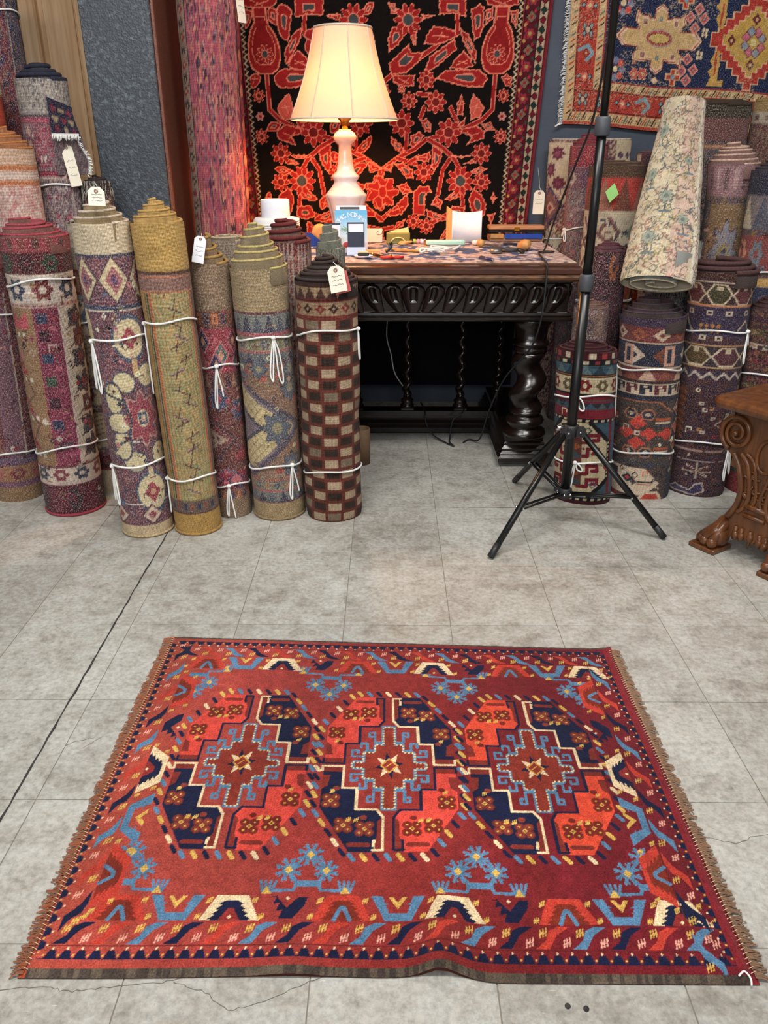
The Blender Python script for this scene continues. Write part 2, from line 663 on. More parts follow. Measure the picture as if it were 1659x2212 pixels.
# ------------------------------------------------------------------ the red rug on the floor
NAVY, CORAL, BLUE, CREAM, YEL, RED, RUST, ORG, BROWN = (20, 26, 56), (208, 70, 58), (84, 124, 156), (226, 200, 160), (204, 164, 82), (134, 42, 40), (122, 42, 28), (212, 84, 40), (86, 72, 60)
NX, NY = 680, 548
gx = np.linspace(-.573, .577, NX)
gy = np.linspace(.812, 1.735, NY)
RX, RY = np.meshgrid(gx, gy)
rugc = Cv(RX, RY, RED)
# abrash: orange at one end, crimson at the other, in soft streaks along the warp
k = np.clip((RX + .573) / 1.15, 0, 1)
ab = vnoise((NY, NX), (5, 60), 3) * .5 + vnoise((NY, NX), (3, 14), 8) * .5
stops = [(0, (164, 72, 56)), (.25, (158, 60, 54)), (.5, (140, 46, 42)), (.75, (112, 28, 34)), (1, (108, 26, 36))]
lin = np.zeros(RX.shape + (3,))
for ch in range(3):
    lin[..., ch] = np.interp(np.clip(k + (ab - .5) * .22, 0, 1), [s[0] for s in stops], [S(s[1])[ch] for s in stops])
rugc.C = lin * (0.82 + .36 * ab)[..., None]


def field_line(c, a, b, w, col):
    c.line([a, b], w, col)


def hashm(c, x, y, col, s=.0075, ang=.5):
    ca, sa = math.cos(ang), math.sin(ang)
    for t in (-.85, .0, .85):
        ox, oy = ca * t * s * 1.0, sa * t * s * .6
        c.line([(x + ox - s * .18, y + oy - s * .95), (x + ox + s * .18, y + oy + s * .95)], .0024, col)
    c.line([(x - ca * s * .9, y - sa * s * .5), (x + ca * s * .9, y + sa * s * .5)], .0022, col)


def clover(c, x, y, s, fill, edge, dot):
    for dx, dy in ((-.55, .55), (.55, .55), (-.55, -.55), (.55, -.55)):
        c.ell(x + dx * s, y + dy * s, s * .62, s * .62, edge)
    for dx, dy in ((-.55, .55), (.55, .55), (-.55, -.55), (.55, -.55)):
        c.ell(x + dx * s, y + dy * s, s * .46, s * .46, fill)
        c.ell(x + dx * s * 1.1, y + dy * s * 1.1, s * .14, s * .14, dot)
    c.diam(x, y, s * .36, s * .36, YEL)
    c.diam(x, y, s * .16, s * .16, fill)


def gul(c, cx, cy, bright, seed):
    def T(pts, fx=1, fy=1):
        return [(cx + fx * x * .935, cy + fy * y) for x, y in pts]
    octo = [(-.08, .228), (.08, .228), (.152, .118), (.152, -.118), (.08, -.228), (-.08, -.228), (-.152, -.118), (-.152, .118)]
    rg2 = random.Random(seed)
    # flecked edge
    seq = [YEL, BLUE, NAVY, CREAM, NAVY, YEL, BLUE, NAVY]
    q = 0
    for i in range(8):
        a, b = octo[i], octo[(i + 1) % 8]
        L = math.hypot(b[0] - a[0], b[1] - a[1])
        n = max(2, int(L / .022))
        for j in range(n):
            t = (j + .5) / n
            x, y = (a[0] + (b[0] - a[0]) * t) * .975, (a[1] + (b[1] - a[1]) * t) * 1.03
            c.line([(cx + x - .004, cy + y + .006), (cx + x + .004, cy + y - .006)], .0085, seq[q % 8])
            q += 1
    step = [(0, .12), (.068, .12), (.068, .064), (.1, .064), (.1, 0), (0, 0)]
    quad = [(.012, .222), (.078, .222), (.145, .116), (.145, .004), (.1, .004), (.1, .064), (.068, .064), (.068, .12), (.022, .12), (.012, .138)]
    for fx, fy, colr, oc in ((-1, 1, bright, NAVY), (1, 1, NAVY, CREAM), (-1, -1, NAVY, CREAM), (1, -1, bright, NAVY)):
        dark = NAVY if colr == NAVY else RUST
        red = (124, 44, 36)
        c.poly(T(quad, fx, fy), colr)
        # red inlets at the ends of each quarter
        c.poly(T([(.012, .222), (.030, .222), (.030, .205), (.022, .185), (.022, .15), (.012, .138)], fx, fy), red)
        c.line(T([(.04, .206), (.078, .206)], fx, fy), .009, red)
        c.poly(T([(.10, .004), (.145, .004), (.145, .02), (.10, .02)], fx, fy), red)
        c.poly(T([(.128, .03), (.145, .03), (.145, .07), (.132, .06)], fx, fy), red)
        o = [(.028, .196), (.030, .218), (.011, .218), (.011, .140), (.024, .121), (.068, .121), (.068, .065), (.1, .065), (.1, .0045), (.147, .0045), (.147, .018)]
        c.line(T(o, fx, fy), .0056, oc)
        if colr == NAVY:
            c.line(T([(.03, .214), (.074, .214)], fx, fy), .005, NAVY)
            fl = (130, 54, 44)
        else:
            c.line(T([(.034, .214), (.074, .214)], fx, fy), .005, colr)
            fl = (112, 34, 26)
        for x, y in ((.048, .168), (.092, .16), (.122, .10)):
            clover(c, cx + fx * x * .935, cy + fy * y, .0160, fl, RUST if colr != NAVY else (104, 40, 34), YEL)
        for x, y in ((.062, .147), (.077, .146), (.112, .074)):
            hashm(c, cx + fx * x, cy + fy * y, YEL, .0045)
        for x, y in ((.048, .141), (.105, .066)):
            c.ell(cx + fx * x, cy + fy * y, .007, .006, fl)
    # inner latch-hook cross
    rust = (134, 48, 36)
    cross = [(-.012, .118), (.012, .118), (.012, .062), (.03, .062), (.03, .038), (.054, .038), (.054, .008), (.078, .008),
             (.078, -.008), (.054, -.008), (.054, -.038), (.03, -.038), (.03, -.062), (.012, -.062), (.012, -.118),
             (-.012, -.118), (-.012, -.062), (-.03, -.062), (-.03, -.038), (-.054, -.038), (-.054, -.008), (-.078, -.008),
             (-.078, .008), (-.054, .008), (-.054, .038), (-.03, .038), (-.03, .062), (-.012, .062)]
    c.line(T(cross), .0105, BLUE, True)
    c.poly(T(cross), rust)
    for fx in (-1, 1):
        for fy in (-1, 1):
            for hk in ([(.014, .062), (.014, .07), (.033, .07), (.033, .1), (.045, .1), (.045, .088), (.039, .088)],
                       [(.036, .044), (.05, .044), (.05, .066), (.064, .066), (.064, .054)],
                       [(.058, .012), (.058, .026), (.084, .026), (.084, .044), (.07, .044), (.07, .036)]):
                c.line(T(hk, fx, fy), .0058, BLUE)
    # stitched cream dotting along the cross
    n = len(cross)
    for i in range(n):
        a, b = cross[i], cross[(i + 1) % n]
        L = math.hypot(b[0] - a[0], b[1] - a[1])
        m = max(1, int(L / .0075))
        for j in range(m):
            t = (j + .5) / m
            c.ell(cx + a[0] + (b[0] - a[0]) * t, cy + a[1] + (b[1] - a[1]) * t, .0022, .0022, (214, 196, 140))
    # eight-point star
    for q in range(8):
        a = PI / 4 * q + .18
        ex, ey = math.cos(a) * .031, math.sin(a) * .04
        l, r = a + .36, a - .36
        c.poly([(cx + ex, cy + ey), (cx + math.cos(l) * .017, cy + math.sin(l) * .02), (cx, cy), (cx + math.cos(r) * .017, cy + math.sin(r) * .02)], CREAM if q % 2 else NAVY)
    c.diam(cx, cy, .017, .02, rust, (208, 150, 70), .0035)
    c.line([(cx - .006, cy - .004), (cx + .004, cy + .006)], .003, (208, 150, 70))


for (gxx, br, sd) in ((-.305, CORAL, 1), (.003, CORAL, 2), (.305, (214, 74, 50), 3)):
    gul(rugc, gxx, 1.2735, br, sd)


def star(c, x, y, s=.021):
    for q in range(8):
        a = PI / 4 * q + .39
        c.line([(x, y), (x + math.cos(a) * s * 1.05, y + math.sin(a) * s * 1.15)], .0058, BLUE)
        c.line([(x + math.cos(a) * s * .62, y + math.sin(a) * s * .7), (x + math.cos(a + .3) * s * .98, y + math.sin(a + .3) * s * 1.06)], .0032, BLUE)
    c.ell(x, y, .0115, .0125, BLUE)
    c.diam(x, y, .0075, .0095, YEL)


def crown(c, x, y, sy):
    for d in (-.012, -.003, .006, .015):
        c.line([(x + d * .5, y), (x + d, y + sy * .022)], .005, BLUE)
    c.poly([(x - .009, y - sy * .004), (x + .009, y - sy * .004), (x, y + sy * .012)], YEL)


def plant(c, x, sy, half=0):
    def Y(v):
        return 1.2735 + sy * (v - 1.2735)
    L = lambda pts, w: c.line([(x + a, Y(b)) for a, b in pts], w, BLUE)
    L([(-.018, .980), (.018, .980)], .013)
    if half >= 0:
        L([(.018, .980), (.024, .966), (.064, .964)], .006)
        L([(.018, .982), (.03, 1.004)], .006)
        L([(.03, 1.012), (.004, 1.04)], .0055)
        star(c, x + .031, Y(1.008), .019)
        crown(c, x + .066, Y(.962), -sy if sy < 0 else 1)
    if half <= 0:
        L([(-.018, .980), (-.024, .966), (-.068, .964)], .006)
        L([(-.018, .982), (-.034, 1.004)], .006)
        L([(-.034, 1.012), (-.004, 1.04)], .0055)
        star(c, x - .036, Y(1.009))
        crown(c, x - .07, Y(.962), -sy if sy < 0 else 1)
    star(c, x, Y(1.043))


for sy in (1, -1):
    plant(rugc, -.137, sy)
    plant(rugc, .163, sy)
    plant(rugc, -.462, sy, 1)
    plant(rugc, .462, sy, -1)


# borders: drawn along t (length) and w (in from the edge)
def side(s):
    if s == 'b':
        return lambda t, w: (t, .812 + w)
    if s == 't':
        return lambda t, w: (t, 1.735 - w)
    if s == 'l':
        return lambda t, w: (-.573 + (w - .013) * .86 + .001, t)
    return lambda t, w: (.577 - (w - .013) * .86 - .012, t)


def motif(c, f, t0, kind, sc, w0=.094, h=.048):
    P = lambda pts: [f(t0 + sc * a, w0 + h * b) for a, b in pts]

    def teeth(a0, b0, a1, b1, n, dep):
        out = []
        for i in range(n):
            t, t2 = i / n, (i + 1) / n
            out += [(a0 + (a1 - a0) * t, b0 + (b1 - b0) * t), (a0 + (a1 - a0) * t2 + dep, b0 + (b1 - b0) * t + .05)]
        return out + [(a1, b1)]
    if kind in ('white', 'coral'):
        outer = CREAM if kind == 'white' else (186, 60, 46)
        c.poly(P([(-.05, 0), (-.027, 1), (.027, 1), (.05, 0)]), outer)
        inn = NAVY if kind == 'white' else RUST
        lt = teeth(-.030, 0, -.010, .80, 4, -.011)
        rt = [(-a, b) for a, b in reversed(lt)]
        c.poly(P(lt + rt), inn)
        if kind == 'white':
            c.poly(P([(-.018, 0), (-.004, .5), (.004, .5), (.018, 0)]), RED)
            c.diam(*f(t0, w0 + h * .12), .004, .004, CREAM)
        else:
            c.line(P([(-.013, .03), (-.003, .5), (.003, .5), (.013, .03)]), .007, BLUE)
        for s in (-1, 1):
            for q in (.15, .8):
                hashm(c, *f(t0 + s * sc * (.056 - .022 * q), w0 + h * q), YEL, .0045)
    elif kind == 'blue':
        c.poly(P([(-.046, 1), (-.022, 0), (.022, 0), (.046, 1), (.026, 1), (.016, .32), (-.016, .32), (-.026, 1)]), BLUE)
        for s in (-1, 1):
            for q in (.45, .65):
                c.poly(P([(s * .03, q), (s * .014, q), (s * .028, q + .16)]), BLUE)
        c.poly(P([(-.016, .98), (-.008, .98), (0, .75), (.008, .98), (.016, .98), (0, .48)]), YEL)
    else:
        lt = teeth(-.03, .95, -.012, .08, 3, .006)
        c.poly(P([(-.034, .95)] + lt + [(.012, .08), (.03, .6), (.034, .95), (.018, .95), (0, .5), (-.018, .95)]), NAVY)
        c.diam(*f(t0, w0 + h * .9), .004, .004, CREAM)


def smotif(c, f, t0, col, sc, w0=.05, h=.041):
    P = [f(t0 + sc * a, w0 + h * b) for a, b in ((-.03, .04), (-.008, .04), (.0, .34), (.008, .62), (.03, .97), (.010, .97), (-.004, .80), (-.012, .38))]
    c.poly(P, col)


def border(c, s, t0, t1, phase, inner, sphase, sc=1.0):
    f = side(s)
    lo, hi = t0, t1
    c.poly([f(lo - .01, .026), f(hi + .01, .026), f(hi + .01, .0275), f(lo - .01, .0275)], NAVY)
    # saw-tooth guard
    n = int(round((hi - lo) / .0235))
    p = (hi - lo) / n
    for i in range(n):
        a = lo + p * (i + .5)
        c.poly([f(a - p * .42, .027), f(a - p * .22, .041), f(a + p * .22, .041), f(a + p * .42, .027)], NAVY)
        c.ell(*f(a - p * .5, .033), .0018, .0024, YEL)
        c.ell(*f(a, .044), .0017, .0021, CREAM)
    c.poly([f(lo, .0475), f(hi, .0475), f(hi, .049), f(lo, .049)], (94, 30, 28))
    c.poly([f(lo + .05, .0915), f(hi - .05, .0915), f(hi - .05, .0925), f(lo + .05, .0925)], (94, 30, 28))
    q = 0
    t = sphase
    cols = [(186, 60, 46), BLUE, NAVY]
    while t > lo + .055 * sc:
        t -= .06 * sc
        q -= 1
    while t < hi - .03 * sc:
        smotif(c, f, t, cols[q % 3], sc)
        hashm(c, *f(t - .014 * sc, .079), YEL, .0066)
        hashm(c, *f(t + .022 * sc, .062), (224, 160, 140), .0066)
        t += .06 * sc
        q += 1
    kinds = ['white', 'navy', 'coral', 'blue']
    q = 0
    t = phase
    step = .094 * sc
    while t - step > inner[0]:
        t -= step
        q -= 1
    while t < inner[1]:
        motif(c, f, t, kinds[q % 4], sc, *((.142, -.048) if s == 't' else (.094, .048)))
        t += step
        q += 1


border(rugc, 'b', -.545, .545, -.262, (-.49, .50), -.09)
border(rugc, 't', -.545, .545, -.262, (-.49, .50), -.09)
border(rugc, 'l', .85, 1.70, 1.25, (.98, 1.58), 1.25, 1.36)
border(rugc, 'r', .85, 1.70, 1.262, (.98, 1.58), 1.262, 1.36)
# plain guard stripes
lstripe = (RX < -.5635)
rugc.C[lstripe] = S((176, 80, 46))
rstripe = (RX > .551)
rugc.C[rstripe] = S((132, 34, 42))
selv = (RY < .825) | (RY > 1.725)
sel_col = np.where((vnoise((NY, NX), (3, 180), 5) > .5)[..., None], S((92, 80, 68)), S((70, 60, 54)))
rugc.C = np.where((selv & (RX < .565) & (RX > -.562))[..., None], sel_col, rugc.C)
rugc.mottle(11, .18, (90, 110), .22)
rugc.C *= (.82 + .42 * vnoise((NY, NX), (4, 6), 77) * (.6 + .8 * vnoise((NY, NX), (9, 40), 78)))[..., None]
# sheared pile: brightness varies in patches as the nap lies
topx = np.interp(RX, [-.573, .577], [1.760, 1.710])
PX = RX + .006 * (vnoise((NY, NX), (4, 1), 21) - .5)
PY = .810 + (RY - .812) * (topx - .810) / (1.735 - .812)
PY = PY + .010 * np.exp(-((RX - .085) / .05) ** 2) * np.clip((1.0 - RY) / .19, 0, 1) + .006 * np.exp(-((RX + .14) / .2) ** 2) * np.clip((1.0 - RY) / .19, 0, 1) - .004 * (RX > .12) * np.clip((RX - .12) / .04, 0, 1) * np.clip((.95 - RY) / .14, 0, 1)
edge = np.minimum(np.minimum(RX + .573, .577 - RX), np.minimum(RY - .812, 1.735 - RY))
rs = np.random.RandomState(5)
PZ = .0075 * np.clip(edge / .016, 0.25, 1) + .0010 * rs.rand(NY, NX) + .004 * vnoise((NY, NX), (7, 9), 6) * np.clip(edge / .08, 0, 1)
PZ += .014 * np.exp(-((RX - .085 - .1 * (RY - .812)) / .03) ** 2) * np.exp(-((RY - .812) / .12) ** 2)
PZ += .006 * np.exp(-((RX + .15) / .05) ** 2) * np.exp(-((RY - .812) / .06) ** 2)
PZ += .006 * np.exp(-((RX - .577) / .03) ** 2) * np.exp(-((RY - 1.735) / .04) ** 2)
# pattern outlines are knotted slightly lower
red_rug = thing('medallion_rug', 'red rug with three octagon medallions lying flat on the concrete floor', 'rug', (0, 1.26, 0))
pile = grid_mesh('pile', np.stack([PX, PY - 1.26, PZ], -1), M['pile'], red_rug, rugc.C, np.stack([RX, RY], -1))
under = grid_mesh('backing', np.stack([PX[::12, ::12], PY[::12, ::12] - 1.26, np.maximum(PZ[::12, ::12] - .006, .001)], -1)[::-1], M['flat'], red_rug, np.broadcast_to(S((90, 50, 40)), PX[::12, ::12].shape + (3,)), None)
M['fringe'] = pm('wool_fringe', (128, 104, 84), (150, 112, 84), .9, 60)
M['fringe_rust'] = pm('rust_fringe', (164, 88, 54), (120, 92, 72), .9, 90)
M['stitch'] = pm('pale_stitch', (226, 196, 160), (214, 170, 140), .9, 60)


def fringe(name, xe, sgn, n, mat, ln):
    mb = MB()
    rr = random.Random(17 + int(sgn))
    vs, fs = [], []
    for i in range(n):
        y = .815 + (i + rr.random()) / n * (.935 if sgn < 0 else .885) - 1.26
        L = ln * rr.uniform(.5, 1.25)
        dy = rr.uniform(-.009, .009)
        x0 = xe - sgn * .004
        p = [(x0, y, .006), (x0 + sgn * L * .45, y + dy * .4, .0065), (x0 + sgn * L, y + dy, .0015)]
        w = .0011
        o = len(vs)
        for q in p:
            vs += [(q[0], q[1] - w, q[2]), (q[0], q[1] + w, q[2]), (q[0], q[1], q[2] + w * 1.6)]
        for k in range(2):
            a = o + 3 * k
            fs += [(a, a + 1, a + 4, a + 3), (a + 1, a + 2, a + 5, a + 4), (a + 2, a, a + 3, a + 5)]
    mb.add(vs, fs)
    o = mb.build(name, mat, red_rug)
    tag(o, kind='stuff')


fringe('fringe', -.572, -1, 620, M['fringe_rust'], .021)
fringe('fringe', .576, 1, 620, M['fringe'], .022)
for nm, xe, sg in (('overcast_stitching', -.571, -1), ('overcast_stitching', .575, 1)):
    mb = MB()
    ytop = 1.752 if sg < 0 else 1.70
    n = 110
    for i in range(n):
        y = .82 + (ytop - .82) * i / n - 1.26
        mb.tube([(xe - sg * .009, y, .0088), (xe - sg * .001, y + .004, .0086), (xe + sg * .004, y + .005, .004)], .0006, 4)
    tag(mb.build(nm, M['stitch'], red_rug), kind='stuff')
MB().tube(spline([(.545, .815 - 1.26, .010), (.556, .822 - 1.26, .011), (.562, .812 - 1.26, .009), (.561, .803 - 1.26, .004)], 5), .0016, 5).build('loose_thread', M['cord'], red_rug)

# ------------------------------------------------------------------ wall rug: black ground, red vines and vases
XC = -.038
LEAVES = [
    ('v', [(0.491, 1.738),(0.546, 1.738),(0.545, 1.709),(0.542, 1.683),(0.562, 1.649),(0.573, 1.601),(0.576, 1.548),(0.561, 1.508),(0.532, 1.487),(0.476, 1.487),(0.449, 1.508),(0.437, 1.548),(0.44, 1.588),(0.457, 1.636),(0.483, 1.67),(0.489, 1.7)]),
    ('p', [(0.44, 1.768),(0.586, 1.77),(0.585, 1.743),(0.551, 1.738),(0.484, 1.738),(0.456, 1.743)]),
    ('t', [(0.241, 1.47),(0.281, 1.5),(0.352, 1.504),(0.429, 1.504),(0.461, 1.482),(0.469, 1.468),(0.448, 1.436),(0.386, 1.436),(0.313, 1.45)]),
    ('p', [(0.528, 1.473),(0.55, 1.488),(0.574, 1.473),(0.574, 1.436),(0.55, 1.439)]),
    ('s', [(0.402, 1.307),(0.394, 1.363),(0.408, 1.409),(0.435, 1.386),(0.46, 1.354),(0.443, 1.317)]),
    ('p', [(0.293, 1.27),(0.361, 1.298),(0.378, 1.317),(0.372, 1.284),(0.331, 1.26),(0.299, 1.251)]),
    ('p', [(0.362, 1.27),(0.429, 1.284),(0.467, 1.26),(0.463, 1.232),(0.417, 1.217),(0.388, 1.205),(0.41, 1.241),(0.362, 1.255)]),
    ('t', [(0.232, 1.208),(0.28, 1.179),(0.271, 1.135),(0.245, 1.096),(0.232, 1.111)]),
    ('t', [(0.406, 0.976),(0.426, 1.022),(0.465, 0.997),(0.489, 0.956),(0.486, 0.91),(0.46, 0.884),(0.425, 0.915)]),
    ('t', [(0.298, 0.976),(0.34, 1.012),(0.372, 1.017),(0.368, 0.986),(0.32, 0.969)]),
    ('t', [(0.149, 0.91),(0.15, 1.007),(0.177, 1.032),(0.22, 1.032),(0.237, 1.007),(0.21, 1.002),(0.205, 0.976),(0.204, 0.905)]),
    ('p', [(0.026, 0.91),(0.075, 0.956),(0.123, 1.002),(0.127, 0.951),(0.097, 0.91),(0.042, 0.9)]),
    ('p', [(0.054, 0.843),(0.075, 0.874),(0.114, 0.889),(0.103, 0.858),(0.065, 0.837)]),
    ('t', [(0.212, 0.931),(0.3, 0.9),(0.312, 0.884),(0.268, 0.879),(0.218, 0.9)]),
    ('p', [(0.233, 0.951),(0.254, 0.991),(0.287, 0.966),(0.277, 0.931),(0.258, 0.946)]),
    ('t', [(0.063, 1.125),(0.1, 1.13),(0.144, 1.101),(0.149, 1.066),(0.117, 1.066)]),
    ('t', [(0.044, 1.241),(0.089, 1.208),(0.111, 1.179),(0.089, 1.174),(0.068, 1.184),(0.047, 1.213)]),
    ('t', [(0.131, 1.203),(0.136, 1.241),(0.173, 1.26),(0.194, 1.241),(0.179, 1.222),(0.147, 1.193)]),
    ('p', [(0.159, 1.155),(0.222, 1.177),(0.228, 1.155),(0.218, 1.135),(0.17, 1.14)]),
    ('t', [(0.03, 1.752),(0.059, 1.747),(0.077, 1.709),(0.045, 1.713)]),
    ('p', [(0.174, 1.709),(0.229, 1.705),(0.18, 1.69)]),
    ('t', [(0.035, 1.571),(0.03, 1.619),(0.05, 1.662),(0.09, 1.669),(0.105, 1.636),(0.075, 1.597)]),
    ('p', [(0.123, 1.649),(0.155, 1.649),(0.151, 1.597),(0.141, 1.595)]),
    ('p', [(0.196, 1.632),(0.225, 1.666),(0.275, 1.662),(0.321, 1.649),(0.327, 1.627),(0.277, 1.606),(0.237, 1.597),(0.187, 1.601)]),
    ('t', [(0.191, 1.5),(0.213, 1.553),(0.268, 1.588),(0.317, 1.619),(0.329, 1.579),(0.294, 1.553),(0.25, 1.518),(0.209, 1.495)]),
    ('t', [(0.341, 1.658),(0.377, 1.636),(0.399, 1.597),(0.415, 1.571),(0.412, 1.526),(0.38, 1.571),(0.353, 1.614)]),
    ('t', [(0.035, 1.527),(0.076, 1.562),(0.121, 1.601),(0.132, 1.566),(0.187, 1.571),(0.163, 1.531),(0.112, 1.491),(0.046, 1.482)]),
    ('p', [(0.301, 1.509),(0.32, 1.54),(0.359, 1.575),(0.391, 1.544),(0.403, 1.517),(0.362, 1.504)]),
    ('p', [(0.051, 1.482),(0.148, 1.482),(0.144, 1.441),(0.097, 1.437),(0.056, 1.455)]),
    ('t', [(0.383, 1.726),(0.421, 1.747),(0.439, 1.734),(0.441, 1.666),(0.428, 1.627),(0.403, 1.614),(0.39, 1.675)]),
    ('t', [(0.247, 1.768),(0.361, 1.768),(0.364, 1.7),(0.319, 1.713),(0.249, 1.709)]),
    ('p', [(0.341, 1.326),(0.339, 1.372),(0.356, 1.405),(0.37, 1.372),(0.365, 1.326)]),
    ('t', [(0.177, 1.303),(0.203, 1.312),(0.225, 1.289),(0.225, 1.256),(0.199, 1.26)]),
    ('t', [(0.45, 1.289),(0.491, 1.298),(0.514, 1.265),(0.472, 1.263)]),
    ('t', [(0.447, 1.726),(0.477, 1.734),(0.479, 1.692),(0.448, 1.67)]),
    ('t', [(0.552, 1.721),(0.586, 1.726),(0.581, 1.657),(0.56, 1.683)]),
    ('p', [(0.318, 1.16),(0.409, 1.16),(0.367, 1.15)]),
    ('t', [(0.401, 1.091),(0.453, 1.116),(0.486, 1.106),(0.45, 1.081)]),
    ('p', [(0.378, 1.126),(0.415, 1.145),(0.437, 1.13)]),
    ('p', [(0.509, 0.981),(0.519, 1.007),(0.536, 0.981),(0.521, 0.961)]),
    ('p', [(0.497, 0.91),(0.535, 0.915),(0.516, 0.864)]),
    ('t', [(0.311, 0.905),(0.331, 0.946),(0.386, 0.941),(0.393, 0.905),(0.355, 0.89)]),
    ('p', [(0.27, 0.79),(0.302, 0.843),(0.345, 0.879),(0.347, 0.827)]),
    ('p', [(0.074, 1.032),(0.117, 1.047),(0.145, 1.007),(0.102, 0.996)]),
    ('p', [(0.047, 1.091),(0.004, 1.106),(0.058, 1.135)]),
]
BLOOMS = [
    (0.504, 1.562, 0.035, 'v'),
    (0.243, 1.377, 0.044, 'f'),
    (0.304, 1.255, 0.056, 'f'),
    (0.542, 1.402, 0.024, 'f'),
    (0.54, 1.321, 0.02, 'w'),
    (0.539, 1.239, 0.028, 'f'),
    (0.365, 1.054, 0.062, 'b'),
    (0.456, 1.169, 0.043, 'f'),
    (0.462, 1.049, 0.039, 'f'),
    (-0.007, 1.007, 0.073, 'c'),
    (0.152, 0.879, 0.032, 'f'),
    (0.213, 0.858, 0.034, 'f'),
    (0.197, 1.091, 0.043, 'f'),
    (0.093, 1.293, 0.053, 'f'),
    (0.117, 1.69, 0.059, 'b'),
    (0.2, 1.464, 0.038, 'f'),
    (0.124, 1.382, 0.034, 'f'),
    (0.092, 1.428, 0.014, 'f'),
    (0.005, 1.418, 0.036, 'f'),
]
STEMS = [
    [(0.501, 1.487), (0.5, 1.459), (0.497, 1.427), (0.496, 1.349), (0.454, 1.307), (0.413, 1.289), (0.362, 1.265), (0.257, 1.239), (0.205, 1.227), (0.153, 1.189), (0.074, 1.15), (0.01, 1.106), (-0.003, 1.047), (-0.004, 0.936)] ,
    [(0.216, 1.227), (0.28, 1.193), (0.335, 1.145), (0.363, 1.101)] ,
    [(0.372, 1.027), (0.384, 0.925)] ,
    [(0.313, 1.145), (0.283, 1.101), (0.274, 1.052), (0.264, 0.997)] ,
    [(0.115, 1.251), (0.111, 1.179)] ,
    [(0.322, 1.768), (0.327, 1.696), (0.331, 1.64), (0.277, 1.627), (0.232, 1.588), (0.147, 1.535), (0.046, 1.482), (-0.001, 1.446)] ,
    [(0.165, 1.409), (0.217, 1.405)] ,
    [(0.192, 1.354), (0.177, 1.317)] ,
    [(0.311, 1.354), (0.34, 1.298)] ,
    [(-0.004, 0.884), (0.048, 0.925)] ,
    [(0.24, 0.874), (0.311, 0.91)] ,
    [(0.074, 1.15), (0.159, 1.125)] ,
    [(0.127, 1.13), (0.169, 1.155)] ,
    [(-0.007, 0.79), (0.004, 0.843), (0.054, 0.853)] ,
]
wz = np.concatenate([np.linspace(.12, .78, 40)[:-1], np.linspace(.78, 2.02, 320)])
wu = np.linspace(-1, 1, 350)
WU, WZ = np.meshgrid(wu, wz)
HW = .68 + .048 * (WZ - .835) / .924
WX = WU * HW
BLK, FRED, PEACH, TEAL, SALM, DRED = (17, 12, 11), (152, 34, 34), (222, 128, 104), (66, 72, 74), (198, 84, 70), (104, 24, 30)
wc = Cv(WX, WZ, BLK)


def jag(pts, n=4, d=.006):
    """serrate an outline a little, as the knotting does"""
    out = []
    m = len(pts)
    for i in range(m):
        (x1, y1), (x2, y2) = pts[i], pts[(i + 1) % m]
        L = math.hypot(x2 - x1, y2 - y1)
        k = max(1, int(L / .022))
        nx, ny = (y2 - y1) / (L + 1e-9), -(x2 - x1) / (L + 1e-9)
        for j in range(k):
            t = j / k
            out.append((x1 + (x2 - x1) * t, y1 + (y2 - y1) * t))
            t = (j + .5) / k
            out.append((x1 + (x2 - x1) * t + nx * d * .6, y1 + (y2 - y1) * t + ny * d * .6))
    return out


def shrink(pts, f):
    cx = sum(p[0] for p in pts) / len(pts)
    cy = sum(p[1] for p in pts) / len(pts)
    return [(cx + (x - cx) * f, cy + (y - cy) * f) for x, y in pts]


for mz in (0, 1):
    for mx in (1, -1):
        T = lambda pts: [(mx * x, (3.60 - z) if mz else z) for x, z in pts]
        for st in STEMS:
            wc.line(T(st), .020, PEACH)
            wc.line(T(st), .014, FRED)
        for kd, pts in LEAVES:
            p = T(pts)
            if kd == 'v':
                wc.poly(p, FRED, PEACH, .0065)
                wc.line([(q[0], q[1]) for q in shrink(p, .72)], .004, PEACH, True)
                wc.poly(shrink(p, .70), (136, 28, 30))
                continue
            j = jag(p)
            wc.poly(j, SALM if kd == 's' else FRED, PEACH, .0046)
            if kd == 't':
                q = shrink(p, .42)
                wc.poly(q, TEAL, PEACH, .0045)
            else:
                q = shrink(p, .5)
                wc.line([q[0], q[len(q) // 2]], .0045, PEACH)
                wc.line([q[len(q) // 4], q[3 * len(q) // 4]], .0035, PEACH)
        for x, z, r, kd in BLOOMS:
            (x, z), = T([(x, z)])
            if kd == 'w':
                wc.flower(x, z, r, r, (196, 130, 120), FRED, 6)
                continue
            n = 10 if kd in 'bv' else 8
            if kd == 'c':
                wc.flower(x, z, r, r * .95, FRED, (150, 40, 34), 7, PEACH, .005)
                for a in range(7):
                    an = a * 2 * PI / 7 + .2
                    wc.line([(x, z), (x + r * .8 * math.cos(an), z + r * .8 * math.sin(an))], .004, PEACH)
                wc.ell(x, z, r * .22, r * .34, FRED, PEACH, .004)
                continue
            wc.flower(x, z, r, r, FRED if kd != 'v' else (150, 36, 38), TEAL if kd == 'b' else (124, 34, 30), n, PEACH, .0042)
            for a in range(n):
                an = (a + .5) * 2 * PI / n
                wc.line([(x + r * .4 * math.cos(an), z + r * .4 * math.sin(an)), (x + r * .72 * math.cos(an), z + r * .72 * math.sin(an))], .0038, PEACH)
            wc.ell(x, z, r * .36, r * .36, TEAL if kd in 'bv' else (112, 30, 28), PEACH, .004)
